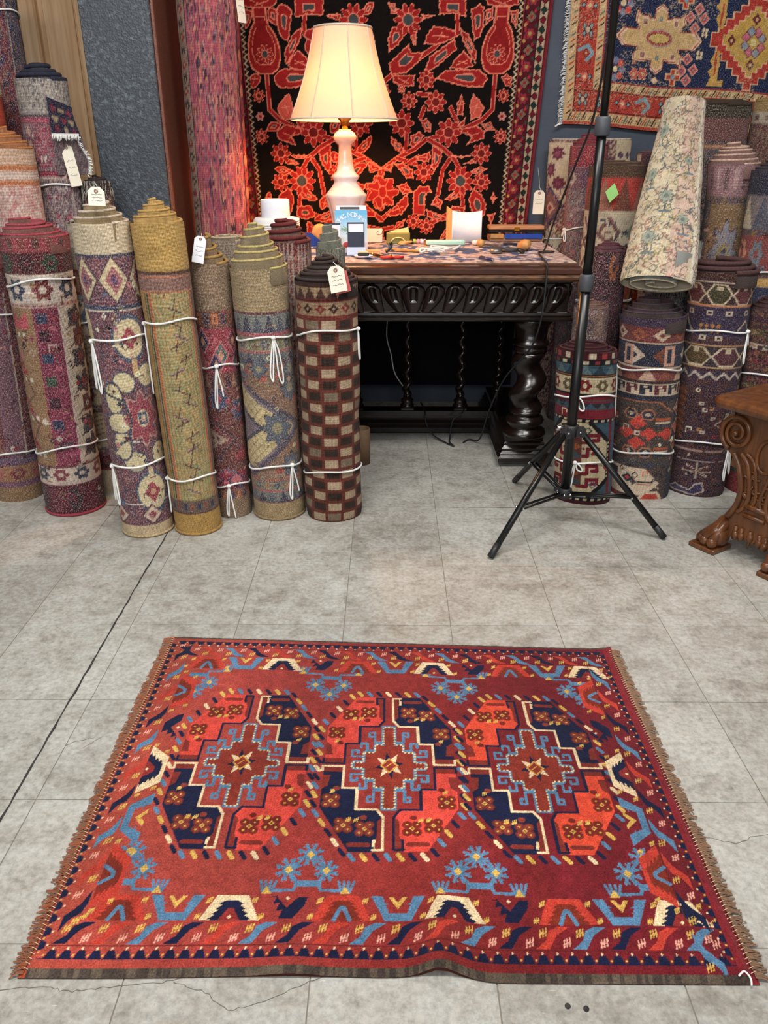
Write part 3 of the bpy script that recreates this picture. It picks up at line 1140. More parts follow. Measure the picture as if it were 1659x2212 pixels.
# borders follow the slanting edge: work in u
ub = Cv(WU * .70, WZ, BLK)
ub.C = wc.C
FE = .565
for sg in (1, -1):
    ub.rect(*sorted((sg * FE, sg * .70)), 0, 2.1, (88, 22, 34))
    ub.rect(*sorted((sg * FE, sg * (FE + .022))), 0, 2.1, (30, 24, 22))
    z = .13
    i = 0
    while z < 2.05:
        ub.line([(sg * (FE + .004), z), (sg * (FE + .018), z + .011), (sg * (FE + .004), z + .022)], .0042, (196, 170, 140))
        z += .022
    ub.rect(*sorted((sg * (FE + .022), sg * (FE + .026))), 0, 2.1, (150, 52, 56))
    ub.rect(*sorted((sg * (FE + .026), sg * (FE + .030))), 0, 2.1, (24, 16, 18))
    z = .15
    i = 0
    while z < 2.05:
        xx = sg * (FE + .056)
        ub.line([(xx - .02, z - .03), (xx + .02 * (1 if i % 2 else -1), z + .03)], .010, (164, 44, 58))
        if i % 2:
            ub.flower(xx, z, .019, .021, (122, 98, 82), (150, 40, 44), 4, (24, 20, 18), .004)
        else:
            ub.flower(xx, z, .021, .023, (150, 46, 58), (160, 132, 80), 6, (30, 40, 36), .004)
        ub.ell(xx + .022, z + .03, .006, .007, (52, 68, 56))
        ub.ell(xx - .022, z - .028, .006, .007, (180, 140, 84))
        z += .062
        i += 1
    ub.rect(*sorted((sg * (FE + .083), sg * (FE + .088))), 0, 2.1, (24, 16, 18))
    ub.rect(*sorted((sg * (FE + .088), sg * (FE + .121))), 0, 2.1, (178, 152, 128))
    z = .14
    i = 0
    while z < 2.05:
        ub.diam(sg * (FE + .1045), z, .0135, .0165, (112, 26, 40) if i % 2 else (28, 52, 46), (40, 20, 20), .003)
        z += .036
        i += 1
    ub.rect(*sorted((sg * (FE + .121), sg * .70)), 0, 2.1, (128, 30, 42))
    ub.rect(*sorted((sg * (FE + .121), sg * (FE + .124))), 0, 2.1, (40, 18, 20))
ub.mottle(23, .14, (120, 90), .14)
yy = 3.936 - .006 * vnoise(WX.shape, (3, 5), 31)
va = thing('hanging_rug', 'black rug with red vases and vines hung on the wall behind the lamp', 'rug', (XC, 3.936, .12))
grid_mesh('pile', np.stack([WX, yy - 3.936, WZ - .12], -1), M['pile'], va, ub.C, np.stack([WX, WZ], -1))
for sg in (-1, 1):
    MB().tube([(sg * (.68 + .048 * (z - .835) / .924), -.004, z - .12) for z in np.linspace(.12, 2.02, 24)], .005, 6).build('selvage', pm('selvage_wool', (110, 28, 40), (84, 22, 34), .9, 90), va)

# ------------------------------------------------------------------ wall rug: navy field, cream star medallion, red border
bs = np.linspace(0, 1.22, 330)
bt = np.linspace(0, .80, 216)
BS, BT = np.meshgrid(bs, bt)
bc = Cv(BS, BT, (26, 38, 74))
BEI, BRED, LBL, DK, PNK = (208, 170, 122), (176, 56, 44), (126, 158, 168), (48, 28, 32), (206, 110, 104)
bc.rect(0, .154, 0, 1, BRED).rect(0, 2, 0, .176, BRED)
bc.rect(0, .04, 0, 1, BEI).rect(0, 2, .012, .052, BEI).rect(0, 2, 0, .012, (176, 62, 48))
bc.rect(.125, .154, .138, 1, BEI).rect(.125, 2, .138, .170, BEI)
bc.rect(.154, 2, .170, .176, (150, 52, 56)).rect(.154, .160, .17, 1, (150, 52, 56))
rb = random.Random(8)
for i in range(60):
    s = .03 + i * .021
    for t0, h in ((.032, .014), (.154, .011)):
        if t0 > .1 and s < .13:
            continue
        cc = [DK, BRED, (90, 112, 110), DK, (222, 200, 160)][i % 5]
        bc.line([(s - .007, t0 - h), (s + .007, t0 + h)], .0055, cc)
        bc.line([(s + .004, t0 - h), (s + .012, t0 + h * .2)], .003, DK)
for i in range(40):
    t = .05 + i * .021
    for s0, h in ((.024, .010), (.140, .009)):
        if s0 > .1 and t < .17:
            continue
        bc.line([(s0 - h, t - .007), (s0 + h, t + .007)], .0055, [DK, BRED, (90, 112, 110), (222, 200, 160)][i % 4])
for v in (.055, .060, .127, .133):
    bc.rect(.04, 2, v, v + .0022, DK)
for v in (.043, .120):
    bc.rect(v, v + .0022, .055, 1, DK)


def bflower(x, y, k):
    if k == 0:
        for a in range(4):
            an = a * PI / 2 + .785
            bc.diam(x + .02 * math.cos(an), y + .02 * math.sin(an), .008, .014, LBL, DK, .003)
        bc.ell(x, y, .009, .011, (206, 170, 150), DK, .003)
    elif k == 1:
        bc.flower(x, y, .021, .023, (216, 96, 80), CREAM, 6, DK, .003)
        bc.diam(x - .026, y + .002, .009, .010, LBL, DK, .003).diam(x + .026, y, .009, .010, LBL, DK, .003)
    else:
        bc.line([(x - .03, y + .012), (x + .005, y + .03), (x + .028, y), (x + .004, y - .024)], .014, LBL)
        bc.diam(x, y, .013, .016, (188, 66, 50), DK, .003).diam(x, y, .005, .006, BEI)
    for sx in (-1, 1):
        bc.line([(x + sx * .012, y - .038), (x + sx * .022, y - .038), (x + sx * .022, y - .026)], .003, DK)


i = 0
for t in np.arange(.10, .85, .088):
    bflower(.083, t, i % 3)
    i += 1
for s in np.arange(.17, 1.25, .092):
    bflower(s, .094, i % 3)
    i += 1
# star medallion
mcx, mcy = .392, .352


def bT(pts, fx=1, fy=1):
    return [(mcx + fx * x, mcy + fy * y) for x, y in pts]


star8 = [(0, .135), (.028, .112), (.028, .08), (.05, .08), (.05, .088), (.09, .088), (.105, .108), (.112, .06), (.094, .05), (.094, .034), (.16, .034), (.19, 0)]
full = star8 + [(x, -y) for x, y in star8[-2::-1]]
full = full + [(-x, y) for x, y in full[-2:0:-1]]
bc.poly(bT(full), (226, 188, 160), DK, .004)
bc.line(bT([(x * .93, y * .93) for x, y in full]), .0035, (168, 70, 60), True)
bc.poly(bT([(x * .86, y * .84) for x, y in full]), (206, 170, 116))
bc.ell(mcx, mcy + .004, .058, .036, (176, 150, 130)).ell(mcx, mcy + .004, .055, .028, (170, 60, 60))
bc.ell(mcx, mcy + .004, .044, .017, (206, 172, 96), (120, 40, 40), .003)
for fx in (-1, 1):
    for fy in (-1, 1):
        bc.rect(mcx + fx * .066 - .012, mcx + fx * .066 + .012, mcy + fy * .062 - .014, mcy + fy * .062 + .014, (226, 188, 160))
        bc.rect(mcx + fx * .066 - .008, mcx + fx * .066 + .008, mcy + fy * .062 - .010, mcy + fy * .062 + .010, (150, 96, 84))
for dy in (.075, -.07):
    bc.rect(mcx - .008, mcx + .008, mcy + dy - .01, mcy + dy + .01, (122, 134, 130))
bc.diam(mcx, mcy - .155, .017, .017, (226, 188, 160), DK, .003)
# field flowers
for x, y in ((.215, .225), (.225, .47)):
    for a in range(8):
        an = a * PI / 4
        bc.ell(x + .03 * math.cos(an), y + .033 * math.sin(an), .013, .014, (206, 70, 66) if a % 2 else (120, 124, 150))
    bc.ell(x, y, .011, .012, CREAM)
for x, y in ((.30, .215), (.335, .218)):
    bc.flower(x, y, .021, .023, (190, 74, 70), BEI, 6, (226, 160, 130), .003)
for x, y in ((.47, .215), (.49, .50)):
    bc.rect(x - .034, x + .034, y - .012, y + .012, (222, 178, 130)).rect(x - .013, x + .013, y - .034, y + .034, (222, 178, 130))
    bc.rect(x - .028, x + .028, y - .007, y + .007, (186, 62, 50)).rect(x - .008, x + .008, y - .03, y + .03, (186, 62, 50)).ell(x, y, .009, .01, LBL)
for x, y in ((.525, .285), (.555, .245), (.505, .24), (.53, .205), (.515, .44), (.55, .47), (.575, .435), (.54, .40)):
    bc.diam(x, y, .021, .023, PNK, (226, 170, 150), .003).diam(x, y, .011, .012, (150, 60, 70)).diam(x, y, .004, .005, LBL)
for x, y in ((.575, .30), (.585, .385)):
    for a in range(4):
        bc.ell(x + .010 * math.cos(a * PI / 2 + .7), y + .012 * math.sin(a * PI / 2 + .7), .006, .008, CREAM)
# stepped red lozenge with gold centre
lz = []
for i in range(7):
    a, b = .185 - i * .028, i * .026
    lz += [(a, b), (a, b + .026)]
lz = lz + [(-x, y) for x, y in reversed(lz)]
lz = lz + [(x, -y) for x, y in reversed(lz)]
lzc = (.80, .36)
bc.poly([(lzc[0] + x, lzc[1] + y) for x, y in lz], (182, 56, 46), (226, 180, 140), .005)
bc.poly([(lzc[0] + x * .72, lzc[1] + y * .72) for x, y in lz], (196, 156, 74), (226, 180, 140), .004)
for a in range(8):
    an = a * PI / 4 + .39
    bc.diam(lzc[0] + .038 * math.cos(an), lzc[1] + .042 * math.sin(an), .019, .021, (202, 110, 124) if a % 2 else (140, 148, 162), (110, 50, 60), .003)
bc.rect(lzc[0] - .012, lzc[0] + .012, lzc[1] - .013, lzc[1] + .013, (222, 206, 140))
for x, y in ((lzc[0] - .095, lzc[1]), (lzc[0], lzc[1] - .085), (lzc[0], lzc[1] + .085)):
    bc.flower(x, y, .018, .022, (110, 40, 44), BEI, 4)
# yellow scroll posts each side
for dy in (1, -1):
    q = [(.645, .36 + dy * .04), (.625, .36 + dy * .08), (.64, .36 + dy * .10), (.62, .36 + dy * .12), (.635, .36 + dy * .14), (.62, .36 + dy * .175), (.69, .36 + dy * .175), (.69, .36 + dy * .15), (.665, .36 + dy * .155), (.668, .36 + dy * .09), (.66, .36 + dy * .04)]
    bc.poly(q, (204, 160, 84)).line([(.648, .36 + dy * .05), (.65, .36 + dy * .13)], .008, (186, 70, 56))
bc.mottle(37, .14, (70, 110), .22)
scr = np.random.RandomState(9).rand(*BS.shape)
wear = (vnoise(BS.shape, (10, 14), 12) > .5) & (scr > .82)
bc.C[wear] = bc.C[wear] * .5 + S((214, 190, 150)) * .5
vb = thing('hanging_rug', 'navy rug with cream star medallion and red border hung on the slate wall', 'rug', (.771, 3.93, 1.29))
byy = -.004 * vnoise(BS.shape, (3, 4), 13)
bx = BS * .998 - .012 * BT + .004 * np.sin(BT * 14) * np.clip(1 - BS / .1, 0, 1)
grid_mesh('pile', np.stack([bx, byy, BT - .061 * BS + .004 * np.sin(BS * 11)], -1), M['back_soft'], vb, bc.C, np.stack([BS, BT], -1))
mb = MB()
rr = random.Random(3)
for i in range(260):
    t = i / 260 * .80
    l = rr.uniform(.010, .024)
    mb.tube([(-.012 * t + .004, -.002, t), (-.012 * t - l * .6, -.006, t + rr.uniform(-.005, .003)), (-.012 * t - l, -.004, t - rr.uniform(.0, .012))], .0013, 3)
tag(mb.build('fringe', M['cord'], vb), kind='stuff')
MB().tube([(.0, -.004, .002), (-.02, -.01, -.004), (-.03, -.008, -.012)], .004, 6).build('corner_tassel', M['cord'], vb)

# ------------------------------------------------------------------ rolled rugs
GRP = 'rolled rugs stood on end'


def frame_to_cam(b):
    """yaw that turns local -Y towards the photographer's side of the shop"""
    return math.atan2(CAM.x - b[0], -(CAM.y - b[1]))


def band(c, y0, y1, col, style=None, c2=None, c3=None, n=7, x0=-1.35, x1=1.35):
    c.rect(x0, x1, y0, y1, col)
    if style is None:
        return c
    p = (x1 - x0) / n
    ym, h = (y0 + y1) / 2, (y1 - y0)
    for i in range(n):
        x = x0 + p * (i + .5)
        a = c2 if i % 2 else (c3 or c2)
        if style == 'zig':
            c.line([(x - p / 2, y0 + h * .12), (x, y1 - h * .12), (x + p / 2, y0 + h * .12)], .05, c2)
        elif style == 'tooth':
            c.poly([(x - p / 2, y0), (x, y1), (x + p / 2, y0)], a)
        elif style == 'diam':
            c.diam(x, ym, p * .40, h * .42, a)
            c.diam(x, ym, p * .16, h * .16, col)
        elif style == 'flower':
            c.flower(x, ym, p * .40, h * .42, a, col, 6)
        elif style == 'box':
            c.rect(x - p * .32, x + p * .32, y0 + h * .15, y1 - h * .15, a)
            c.rect(x - p * .12, x + p * .12, ym - h * .12, ym + h * .12, col)
        elif style == 'dash':
            c.rect(x - p * .25, x + p * .25, y0 + h * .2, y1 - h * .2, a)
        elif style == 'key':
            c.poly([(x - p * .45, y0 + h * .1), (x - p * .1, y0 + h * .1), (x - p * .1, y0 + h * .55), (x + p * .2, y0 + h * .55), (x + p * .2, y0 + h * .3), (x + p * .4, y0 + h * .3), (x + p * .4, y1 - h * .1), (x - p * .45, y1 - h * .1)], a)
            c.rect(x - p * .2, x + p * .1, y0 + h * .68, y0 + h * .82, col)
        elif style == 'hex':
            c.poly([(x - p * .48, ym), (x - p * .22, y1 - h * .06), (x + p * .22, y1 - h * .06), (x + p * .48, ym), (x + p * .22, y0 + h * .06), (x - p * .22, y0 + h * .06)], a, (196, 176, 150), .035)
            c.rect(x - p * .1, x + p * .1, y1 - h * .3, y1 - h * .12, (190, 170, 140))
        elif style == 'slant':
            c.poly([(x - p * .4, y0), (x, y0), (x + p * .4, y1), (x, y1)], a)
    return c


def busy(c, pal, nx, ny, seed, x0=-9, x1=9, y0=-1, y1=2):
    h, w = c.X.shape
    n1 = vnoise((h, w), (ny, nx), seed)
    n2 = vnoise((h, w), (ny * 2.3, nx * 2.3), seed + 50)
    v = (n1 * .55 + n2 * .45)
    v = (v - v.min()) / (v.max() - v.min() + 1e-9)
    k = np.clip((v * 1.7 * len(pal)).astype(int) % len(pal), 0, len(pal) - 1)
    P = np.array([S(q) for q in pal])
    m = (c.X >= x0) & (c.X <= x1) & (c.Y >= y0) & (c.Y <= y1)
    c.C[m] = P[k][m]
    return c


def add_tag(parent, loc, w, h, rz=0.0, tilt=0.0, mat='paper', roll=0.0, lines=3):
    """card price tag with reinforced hole, string and pencil marks"""
    Mx = Matrix.Translation(loc) @ Matrix.Rotation(rz, 4, 'Z') @ Matrix.Rotation(roll, 4, 'Y') @ Matrix.Rotation(tilt, 4, 'X')
    mb = MB()
    c = w * .26
    poly = [(-w / 2, -h), (w / 2, -h), (w / 2, -c), (w / 2 - c, 0), (-w / 2 + c, 0), (-w / 2, -c)]
    vs = [(x, y, z) for y in (-.0007, .0007) for x, z in poly]
    n = 6
    mb.add(vs, [tuple(range(n)), tuple(range(2 * n - 1, n - 1, -1))] + [(i, i + n, (i + 1) % n + n, (i + 1) % n) for i in range(n)], False, Mx)
    t = mb.build('price_tag', M[mat], parent)
    ring = MB().tube([(math.cos(a) * w * .09, -.0015, -c * .9 + math.sin(a) * w * .09) for a in np.linspace(0, 2 * PI, 13)[:-1]], w * .035, 5, True, Mx)
    ring.build('eyelet', pm('tag_eyelet', (150, 110, 96), (130, 92, 80), .6, 40), t)
    ink = MB()
    rr = random.Random(int(loc[0] * 1000))
    for i in range(lines):
        z = -h * (.38 + .17 * i)
        p = [(-w * .3, -.0012, z)]
        x = -w * .3
        while x < w * .28:
            x += w * .07
            p.append((x, -.0012, z + rr.uniform(-.5, .5) * h * .06))
        ink.tube(p, w * .012, 3, False, Mx)
    ink.build('pencil_note', M['ink'], t)
    MB().tube(spline([(0, -.002, -c * .9), (w * .1, -.008, -c * .3), (w * .05, .004, c * .5), (0, .012, c * .9)], 5), .0009, 4, False, Mx).build('tag_string', M['cord'], t)
    return t


def rolled(label, base, top, r, pat, bg, ry=None, r1=None, turns=4, cone=.06, lip=(150, 130, 100), wall=None, n=(96, 190), seed=1, lump=.010,
           ties=(), tags=(), mat='back', shear=True, capb=False, bell=0.0, group=GRP, name='rolled_rug', pitch=None, jitter=.006, coneoff=(0, 0), liprad=.0042, fringe_top=None, lower_lip=None, detail=(170, .12, .84)):
    base, top = Vector(base), Vector(top)
    ax = top - base
    L = ax.length if not shear else ax.z
    rx, ry = r, (ry or r)
    r1 = r1 or r
    yaw = frame_to_cam(base)
    if shear:
        A = Matrix.Translation(base)
        Rz = Matrix.Rotation(yaw, 3, 'Z')
        sh = Vector((ax.x / ax.z, ax.y / ax.z, 0))
    else:
        zz = ax.normalized()
        fr = (CAM - (base + top) / 2)
        yv = -(fr - zz * fr.dot(zz)).normalized()
        xv = yv.cross(zz)
        Rz = Matrix((xv, yv, zz)).transposed()
        sh = Vector((0, 0, 0))
    Rn = np.array(Rz)
    shn = np.array(sh)
    root = thing(name, label, 'rug', base, 0.0, group)

    def W(P):
        """local roll coords (..,3) -> coords of the root"""
        P = np.asarray(P, float)
        z = P[..., 2:3]
        if shear:
            q = P.copy()
            q[..., 2] = 0
            return q @ Rn.T + z * np.array([shn[0], shn[1], 1.0])
        return P @ Rn.T

    nf, nz = n
    th = np.concatenate([np.linspace(R(-104), R(104), nf), np.linspace(R(104), R(256), 16)[1:-1]])
    zs = np.linspace(0, L, nz)
    TH, ZZ = np.meshgrid(th, zs)
    cv = Cv(TH / (PI / 2), ZZ / L, bg)
    cv.k = (PI / 2 * r) / L
    pat(cv)
    # small knotted fillers in the rug's own colours
    rd = random.Random(seed * 13 + 5)
    for _ in range(detail[0]):
        x, y = rd.uniform(-1.12, 1.12), rd.uniform(detail[1], detail[2])
        ci, cj = rd.randrange(int(detail[1] * nz), max(int(detail[2] * nz), int(detail[1] * nz) + 1)), rd.randrange(nf)
        colr = np.clip(cv.C[ci, cj] * rd.choice((.35, .6, 1.0, 1.5, 1.9)), .004, .8)
        sr = np.where(colr <= .0031308, colr * 12.92, 1.055 * colr ** (1 / 2.4) - .055) * 255
        s_ = rd.uniform(.035, .085)
        kk_ = rd.randrange(5)
        if kk_ == 0:
            cv.diam(x, y, s_, s_ * cv.k, sr)
        elif kk_ == 1:
            cv.line([(x - s_, y), (x, y + s_ * cv.k), (x + s_, y), (x, y - s_ * cv.k)], .022, sr, True)
        elif kk_ == 2:
            cv.line([(x - s_, y - s_ * cv.k), (x - s_, y + s_ * cv.k), (x + s_, y + s_ * cv.k), (x + s_, y)], .022, sr)
        elif kk_ == 3:
            cv.line([(x - s_ * 1.4, y), (x + s_ * 1.4, y + s_ * cv.k * rd.choice((-1, 0, 1)))], .026, sr)
        else:
            cv.flower(x, y, s_ * .9, s_ * .9 * cv.k, sr, np.clip(sr * .5, 4, 255), 4)
    cv.mottle(seed * 7 + 1, .16, (nz // 4, 14), .16)
    lum = vnoise(TH.shape, (max(3, L * 9), 4), seed + 3) - .5
    prof = 1 + lump * 5 * lum * .5
    for tz in ties:
        prof = prof * (1 - .030 * np.exp(-((ZZ / L - tz[0]) / .022) ** 2))
    fr_ = ZZ / L
    tap = 1 + (r1 / r - 1) * fr_ + bell * np.clip((fr_ - .85) / .15, 0, 1) ** 2 - .035 * np.exp(-fr_ * L / .012)

    def surf(t, z, f=1.0):
        zf = z / L
        k = (1 + (r1 / r - 1) * zf + bell * max(0, (zf - .85) / .15) ** 2) * f
        return (rx * k * math.sin(t), -ry * k * math.cos(t), z)
    P = np.stack([rx * prof * tap * np.sin(TH), -ry * prof * tap * np.cos(TH), ZZ + .004 * (vnoise(TH.shape, (1, 5), seed + 9) - .5) * (fr_ > .9)], -1)
    grid_mesh('rolled_sheet', W(P), M[mat], root, cv.C, np.stack([TH * r, ZZ], -1), wrap=True)

    # wound end(s)
    def wound(z0, sgn, nm, cone_h, zb):
        pt = pitch or min(.016, (min(rx, ry) * .86) / max(turns, 1))
        m = int(turns * 36)
        wallc = wall or lip
        V, F_, CC = [], [], []
        lipv = MB()
        lp = []
        rg_ = random.Random(seed * 3 + 1)
        offs = [rg_.uniform(-1, 1) * jitter for _ in range(int(turns) + 3)]
        for i in range(m + 1):
            t = i / 36 * 2 * PI
            tn = i / 36
            pr = tn / max(turns, 1)
            rrx = max(rx * tapk(z0) - pt * tn, .006)
            rry = max(ry * tapk(z0) - pt * tn * (ry / rx), .005)
            ii = int(tn)
            jz = offs[ii] * (1 - (tn - ii)) + offs[ii + 1] * (tn - ii)
            zt = z0 + sgn * (cone_h * pr + (jz if i > 36 else jz * i / 36))
            a = t + .4
            ox, oy = coneoff[0] * pr, coneoff[1] * pr
            x, y = rrx * math.sin(a) + ox, -rry * math.cos(a) + oy
            V += [(x, y, zb), (x, y, zt)]
            k2 = 1 - .007 / max(rrx, .008)
            V += [(rrx * k2 * math.sin(a) + ox, -rry * k2 * math.cos(a) + oy, zt), (rrx * k2 * math.sin(a) + ox, -rry * k2 * math.cos(a) + oy, zb)]
            lp.append((x * (1 - .003 / max(rrx, .01)), y * (1 - .003 / max(rry, .01)), zt))
            sp = .75 + .5 * rg_.random()
            cw = S(wallc) * sp
            CC += [cw, cw, S(lip), S(lip)]
        for i in range(m):
            a = i * 4
            for j in range(3):
                F_.append((a + j, a + 4 + j, a + 5 + j, a + 1 + j) if sgn > 0 else (a + j, a + 1 + j, a + 5 + j, a + 4 + j))
        # dark disc closing the hollow, its shade put into the colour
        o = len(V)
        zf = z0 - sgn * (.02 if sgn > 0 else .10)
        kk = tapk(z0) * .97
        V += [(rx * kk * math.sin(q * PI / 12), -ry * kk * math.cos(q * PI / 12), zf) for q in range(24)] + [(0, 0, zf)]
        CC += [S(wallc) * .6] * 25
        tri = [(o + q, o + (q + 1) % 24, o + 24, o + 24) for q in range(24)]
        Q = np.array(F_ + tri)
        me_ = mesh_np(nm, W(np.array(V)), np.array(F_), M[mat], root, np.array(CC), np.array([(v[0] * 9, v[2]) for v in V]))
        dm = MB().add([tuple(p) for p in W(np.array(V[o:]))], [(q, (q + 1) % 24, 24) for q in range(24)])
        dm.build('hollow_shade_disc', M['shadowed_wool'], root)
        lipv.tube([tuple(p) for p in W(np.array(lp))], liprad, 6)
        lo = lipv.build('bound_edge', lipmat(lip), me_)
        return me_

    def tapk(z):
        zf = z / L
        return (1 + (r1 / r - 1) * zf + bell * max(0, (zf - .85) / .15) ** 2)
    if turns:
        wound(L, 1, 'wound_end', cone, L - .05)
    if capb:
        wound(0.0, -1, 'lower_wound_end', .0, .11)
    if lower_lip:
        MB().tube([tuple(p) for p in W(np.array([surf(t, .006, .985) for t in np.linspace(-PI, PI, 40)[:-1]]))], .005, 5, True).build('bottom_edge', lipmat(lower_lip), root)
    # tie cords: (height fraction, knot angle in quarter turns, [loop lengths], slope)
    for tz in ties:
        z0 = tz[0] * L
        kn = tz[1] * PI / 2 if len(tz) > 1 and tz[1] is not None else None
        loops = tz[2] if len(tz) > 2 else ()
        slope = tz[3] if len(tz) > 3 else .012
        mb = MB()
        q = np.array([surf(t, z0 + slope * math.sin(t + 1.2) + .004 * math.sin(3 * t + seed), 1.012) for t in np.linspace(-PI, PI, 49)[:-1]])
        mb.tube([tuple(p) for p in W(q)], .0033, 6, True)
        if kn is not None:
            zk = z0 + slope * math.sin(kn + 1.2)
            kp = surf(kn, zk, 1.03)
            wk = W(np.array([kp]))[0]
            mb.ell(tuple(wk), (.009, .009, .007), 8, 6)
            for li, ln in enumerate(loops):
                da = (li - (len(loops) - 1) / 2) * .16
                w2 = .05 + .03 * (li % 2)
                if ln > 0:
                    pts_ = [(kn, 0), (kn + da + w2, -.3), (kn + da * 2 + w2, -.8), (kn + da * 2 + w2 * .4, -1.0), (kn + da * 2 - w2, -.8), (kn + da - w2 * .5, -.3), (kn, .0)]
                else:
                    pts_ = [(kn, 0), (kn + da, -.35), (kn + da * 2.2, -.75), (kn + da * 2.6, -1.0)]
                q = [surf(t, max(zk + v * abs(ln), .004), 1.03 + .04 * abs(v)) for t, v in pts_]
                mb.tube([tuple(p) for p in spline(W(np.array(q)), 6)], .0029, 6)
        mb.build('tie_cord', M['cord'], root)
    for (tq, zf, w, h, tl, mt) in tags:
        p = W(np.array([surf(tq * PI / 2, zf * L, 1.06 if mt != 'red_card' else .98)]))[0]
        add_tag(root, tuple(p), w, h, yaw + tq * .9, R(-6), mt, R(tl))
    if fringe_top:
        mb = MB()
        rr = random.Random(seed)
        for i in range(fringe_top[0]):
            a = rr.uniform(-1.7, 1.7)
            ln = rr.uniform(.4, 1) * fringe_top[1]
            f0 = rr.uniform(.75, 1.02)
            p = W(np.array([surf(a, L, f0), surf(a + rr.uniform(-.1, .1), L + .01, f0 * 1.05), surf(a + rr.uniform(-.2, .2), L - ln * .5, 1.06), surf(a + rr.uniform(-.25, .25), L - ln, 1.07)]))
            mb.tube([tuple(x) for x in p], .0016, 3)
        tag(mb.build('fringe', lipmat(fringe_top[2]), root), kind='stuff')
    return root


LM = {}


def lipmat(c):
    if c not in LM:
        LM[c] = pm('rug_edge_%02x%02x%02x' % c, c, tuple(int(x * .72) for x in c), .93, 160, bump=.001, bscale=500)
    return LM[c]


M['shadowed_wool'] = pm('shaded_inner_wool', (70, 52, 44), (50, 38, 34), .95, 40)  # wool darkened to stand for the shade inside a roll


# ---- the front row beside the table
def p_maroon(c):
    k = c.k
    busy(c, [(76, 26, 38), (96, 34, 46), (58, 24, 34), (104, 46, 60)], 40, 90, 3)
    band(c, .955, 1.01, (150, 62, 72), 'dash', (96, 54, 50), (128, 62, 60), 11)
    band(c, .88, .955, (86, 30, 40), 'flower', (44, 66, 52), (60, 30, 36), 6)
    band(c, .785, .88, (206, 190, 176), 'flower', (46, 54, 78), (110, 40, 44), 5)
    band(c, .878, .884, (220, 206, 190))
    band(c, .775, .787, (186, 150, 140), 'dash', (120, 54, 60), (90, 46, 60), 20)
    c.rect(-1.3, -.28, .20, .775, (148, 112, 80))
    c.rect(-.28, .22, .20, .775, (124, 46, 74))
    busy(c, [(132, 48, 78), (110, 38, 62), (146, 62, 84)], 60, 120, 6, -.28, .22, .2, .775)
    c.rect(.22, .27, .2, .775, (206, 180, 170))
    c.rect(.27, 1.4, .2, .775, (202, 186, 166))
    for y in (.74, .58, .44, .30):
        c.poly([(-.85, y - .04), (-.6, y - .04), (-.85, y + .03)], (150, 44, 46))
        c.rect(-.75, -.66, y - .068, y - .052, (220, 206, 186)).rect(-.58, -.49, y - .068, y - .052, (220, 206, 186))
    c.poly([(-.8, .70), (-.4, .70), (-.4, .76), (-.6, .73), (-.8, .76)], (186, 70, 84))
    c.line([(-.7, .53), (-.5, .47), (-.9, .42), (-.5, .36), (-.75, .3)], .05, (110, 72, 52))
    for i, y in enumerate((.74, .68, .60, .52, .44, .36, .28)):
        cc = [(52, 56, 86), (70, 28, 46), (52, 62, 90), (54, 74, 62), (66, 30, 50)][i % 5]
        c.rect(-.2, .0, y - .02, y + .015, cc)
        c.rect(.02, .14, y - .045, y - .03, (180, 90, 110))
    for i, y in enumerate((.73, .66, .59, .50, .42, .34, .26)):
        if i % 3 == 1:
            c.rect(.5, .95, y - .03, y + .03, (96, 40, 44))
        else:
            c.flower(.62, y, .26, .26 * k, (56, 48, 62), (130, 40, 50), 5).diam(.95, y - .02, .12, .12 * k * 1.5, (110, 50, 50))
        c.line([(.35, y - .035), (.9, y + .03)], .03, (90, 66, 60))
    band(c, .135, .20, (206, 188, 172), 'flower', (62, 66, 84), (130, 60, 70), 6)
    c.rect(-1.3, 1.3, .196, .203, (120, 60, 70))
    band(c, 0, .135, (88, 28, 44), 'flower', (58, 44, 52), (104, 36, 54), 7)
    band(c, .128, .136, (206, 180, 170))


rolled('maroon rug roll with tan and magenta columns and a bright pink top edge', (-1.140, 2.62, 0), (-1.143, 2.665, .93), .103, p_maroon, (96, 34, 46), detail=(110, .05, .86), turns=4, cone=.055, lip=(176, 70, 82), wall=(130, 70, 66), seed=2, n=(112, 210),
       ties=((.845, None, (), .02), (.245, None, (), .025)), bell=.05, coneoff=(-.02, .01), lower_lip=(176, 62, 78), lump=.014)


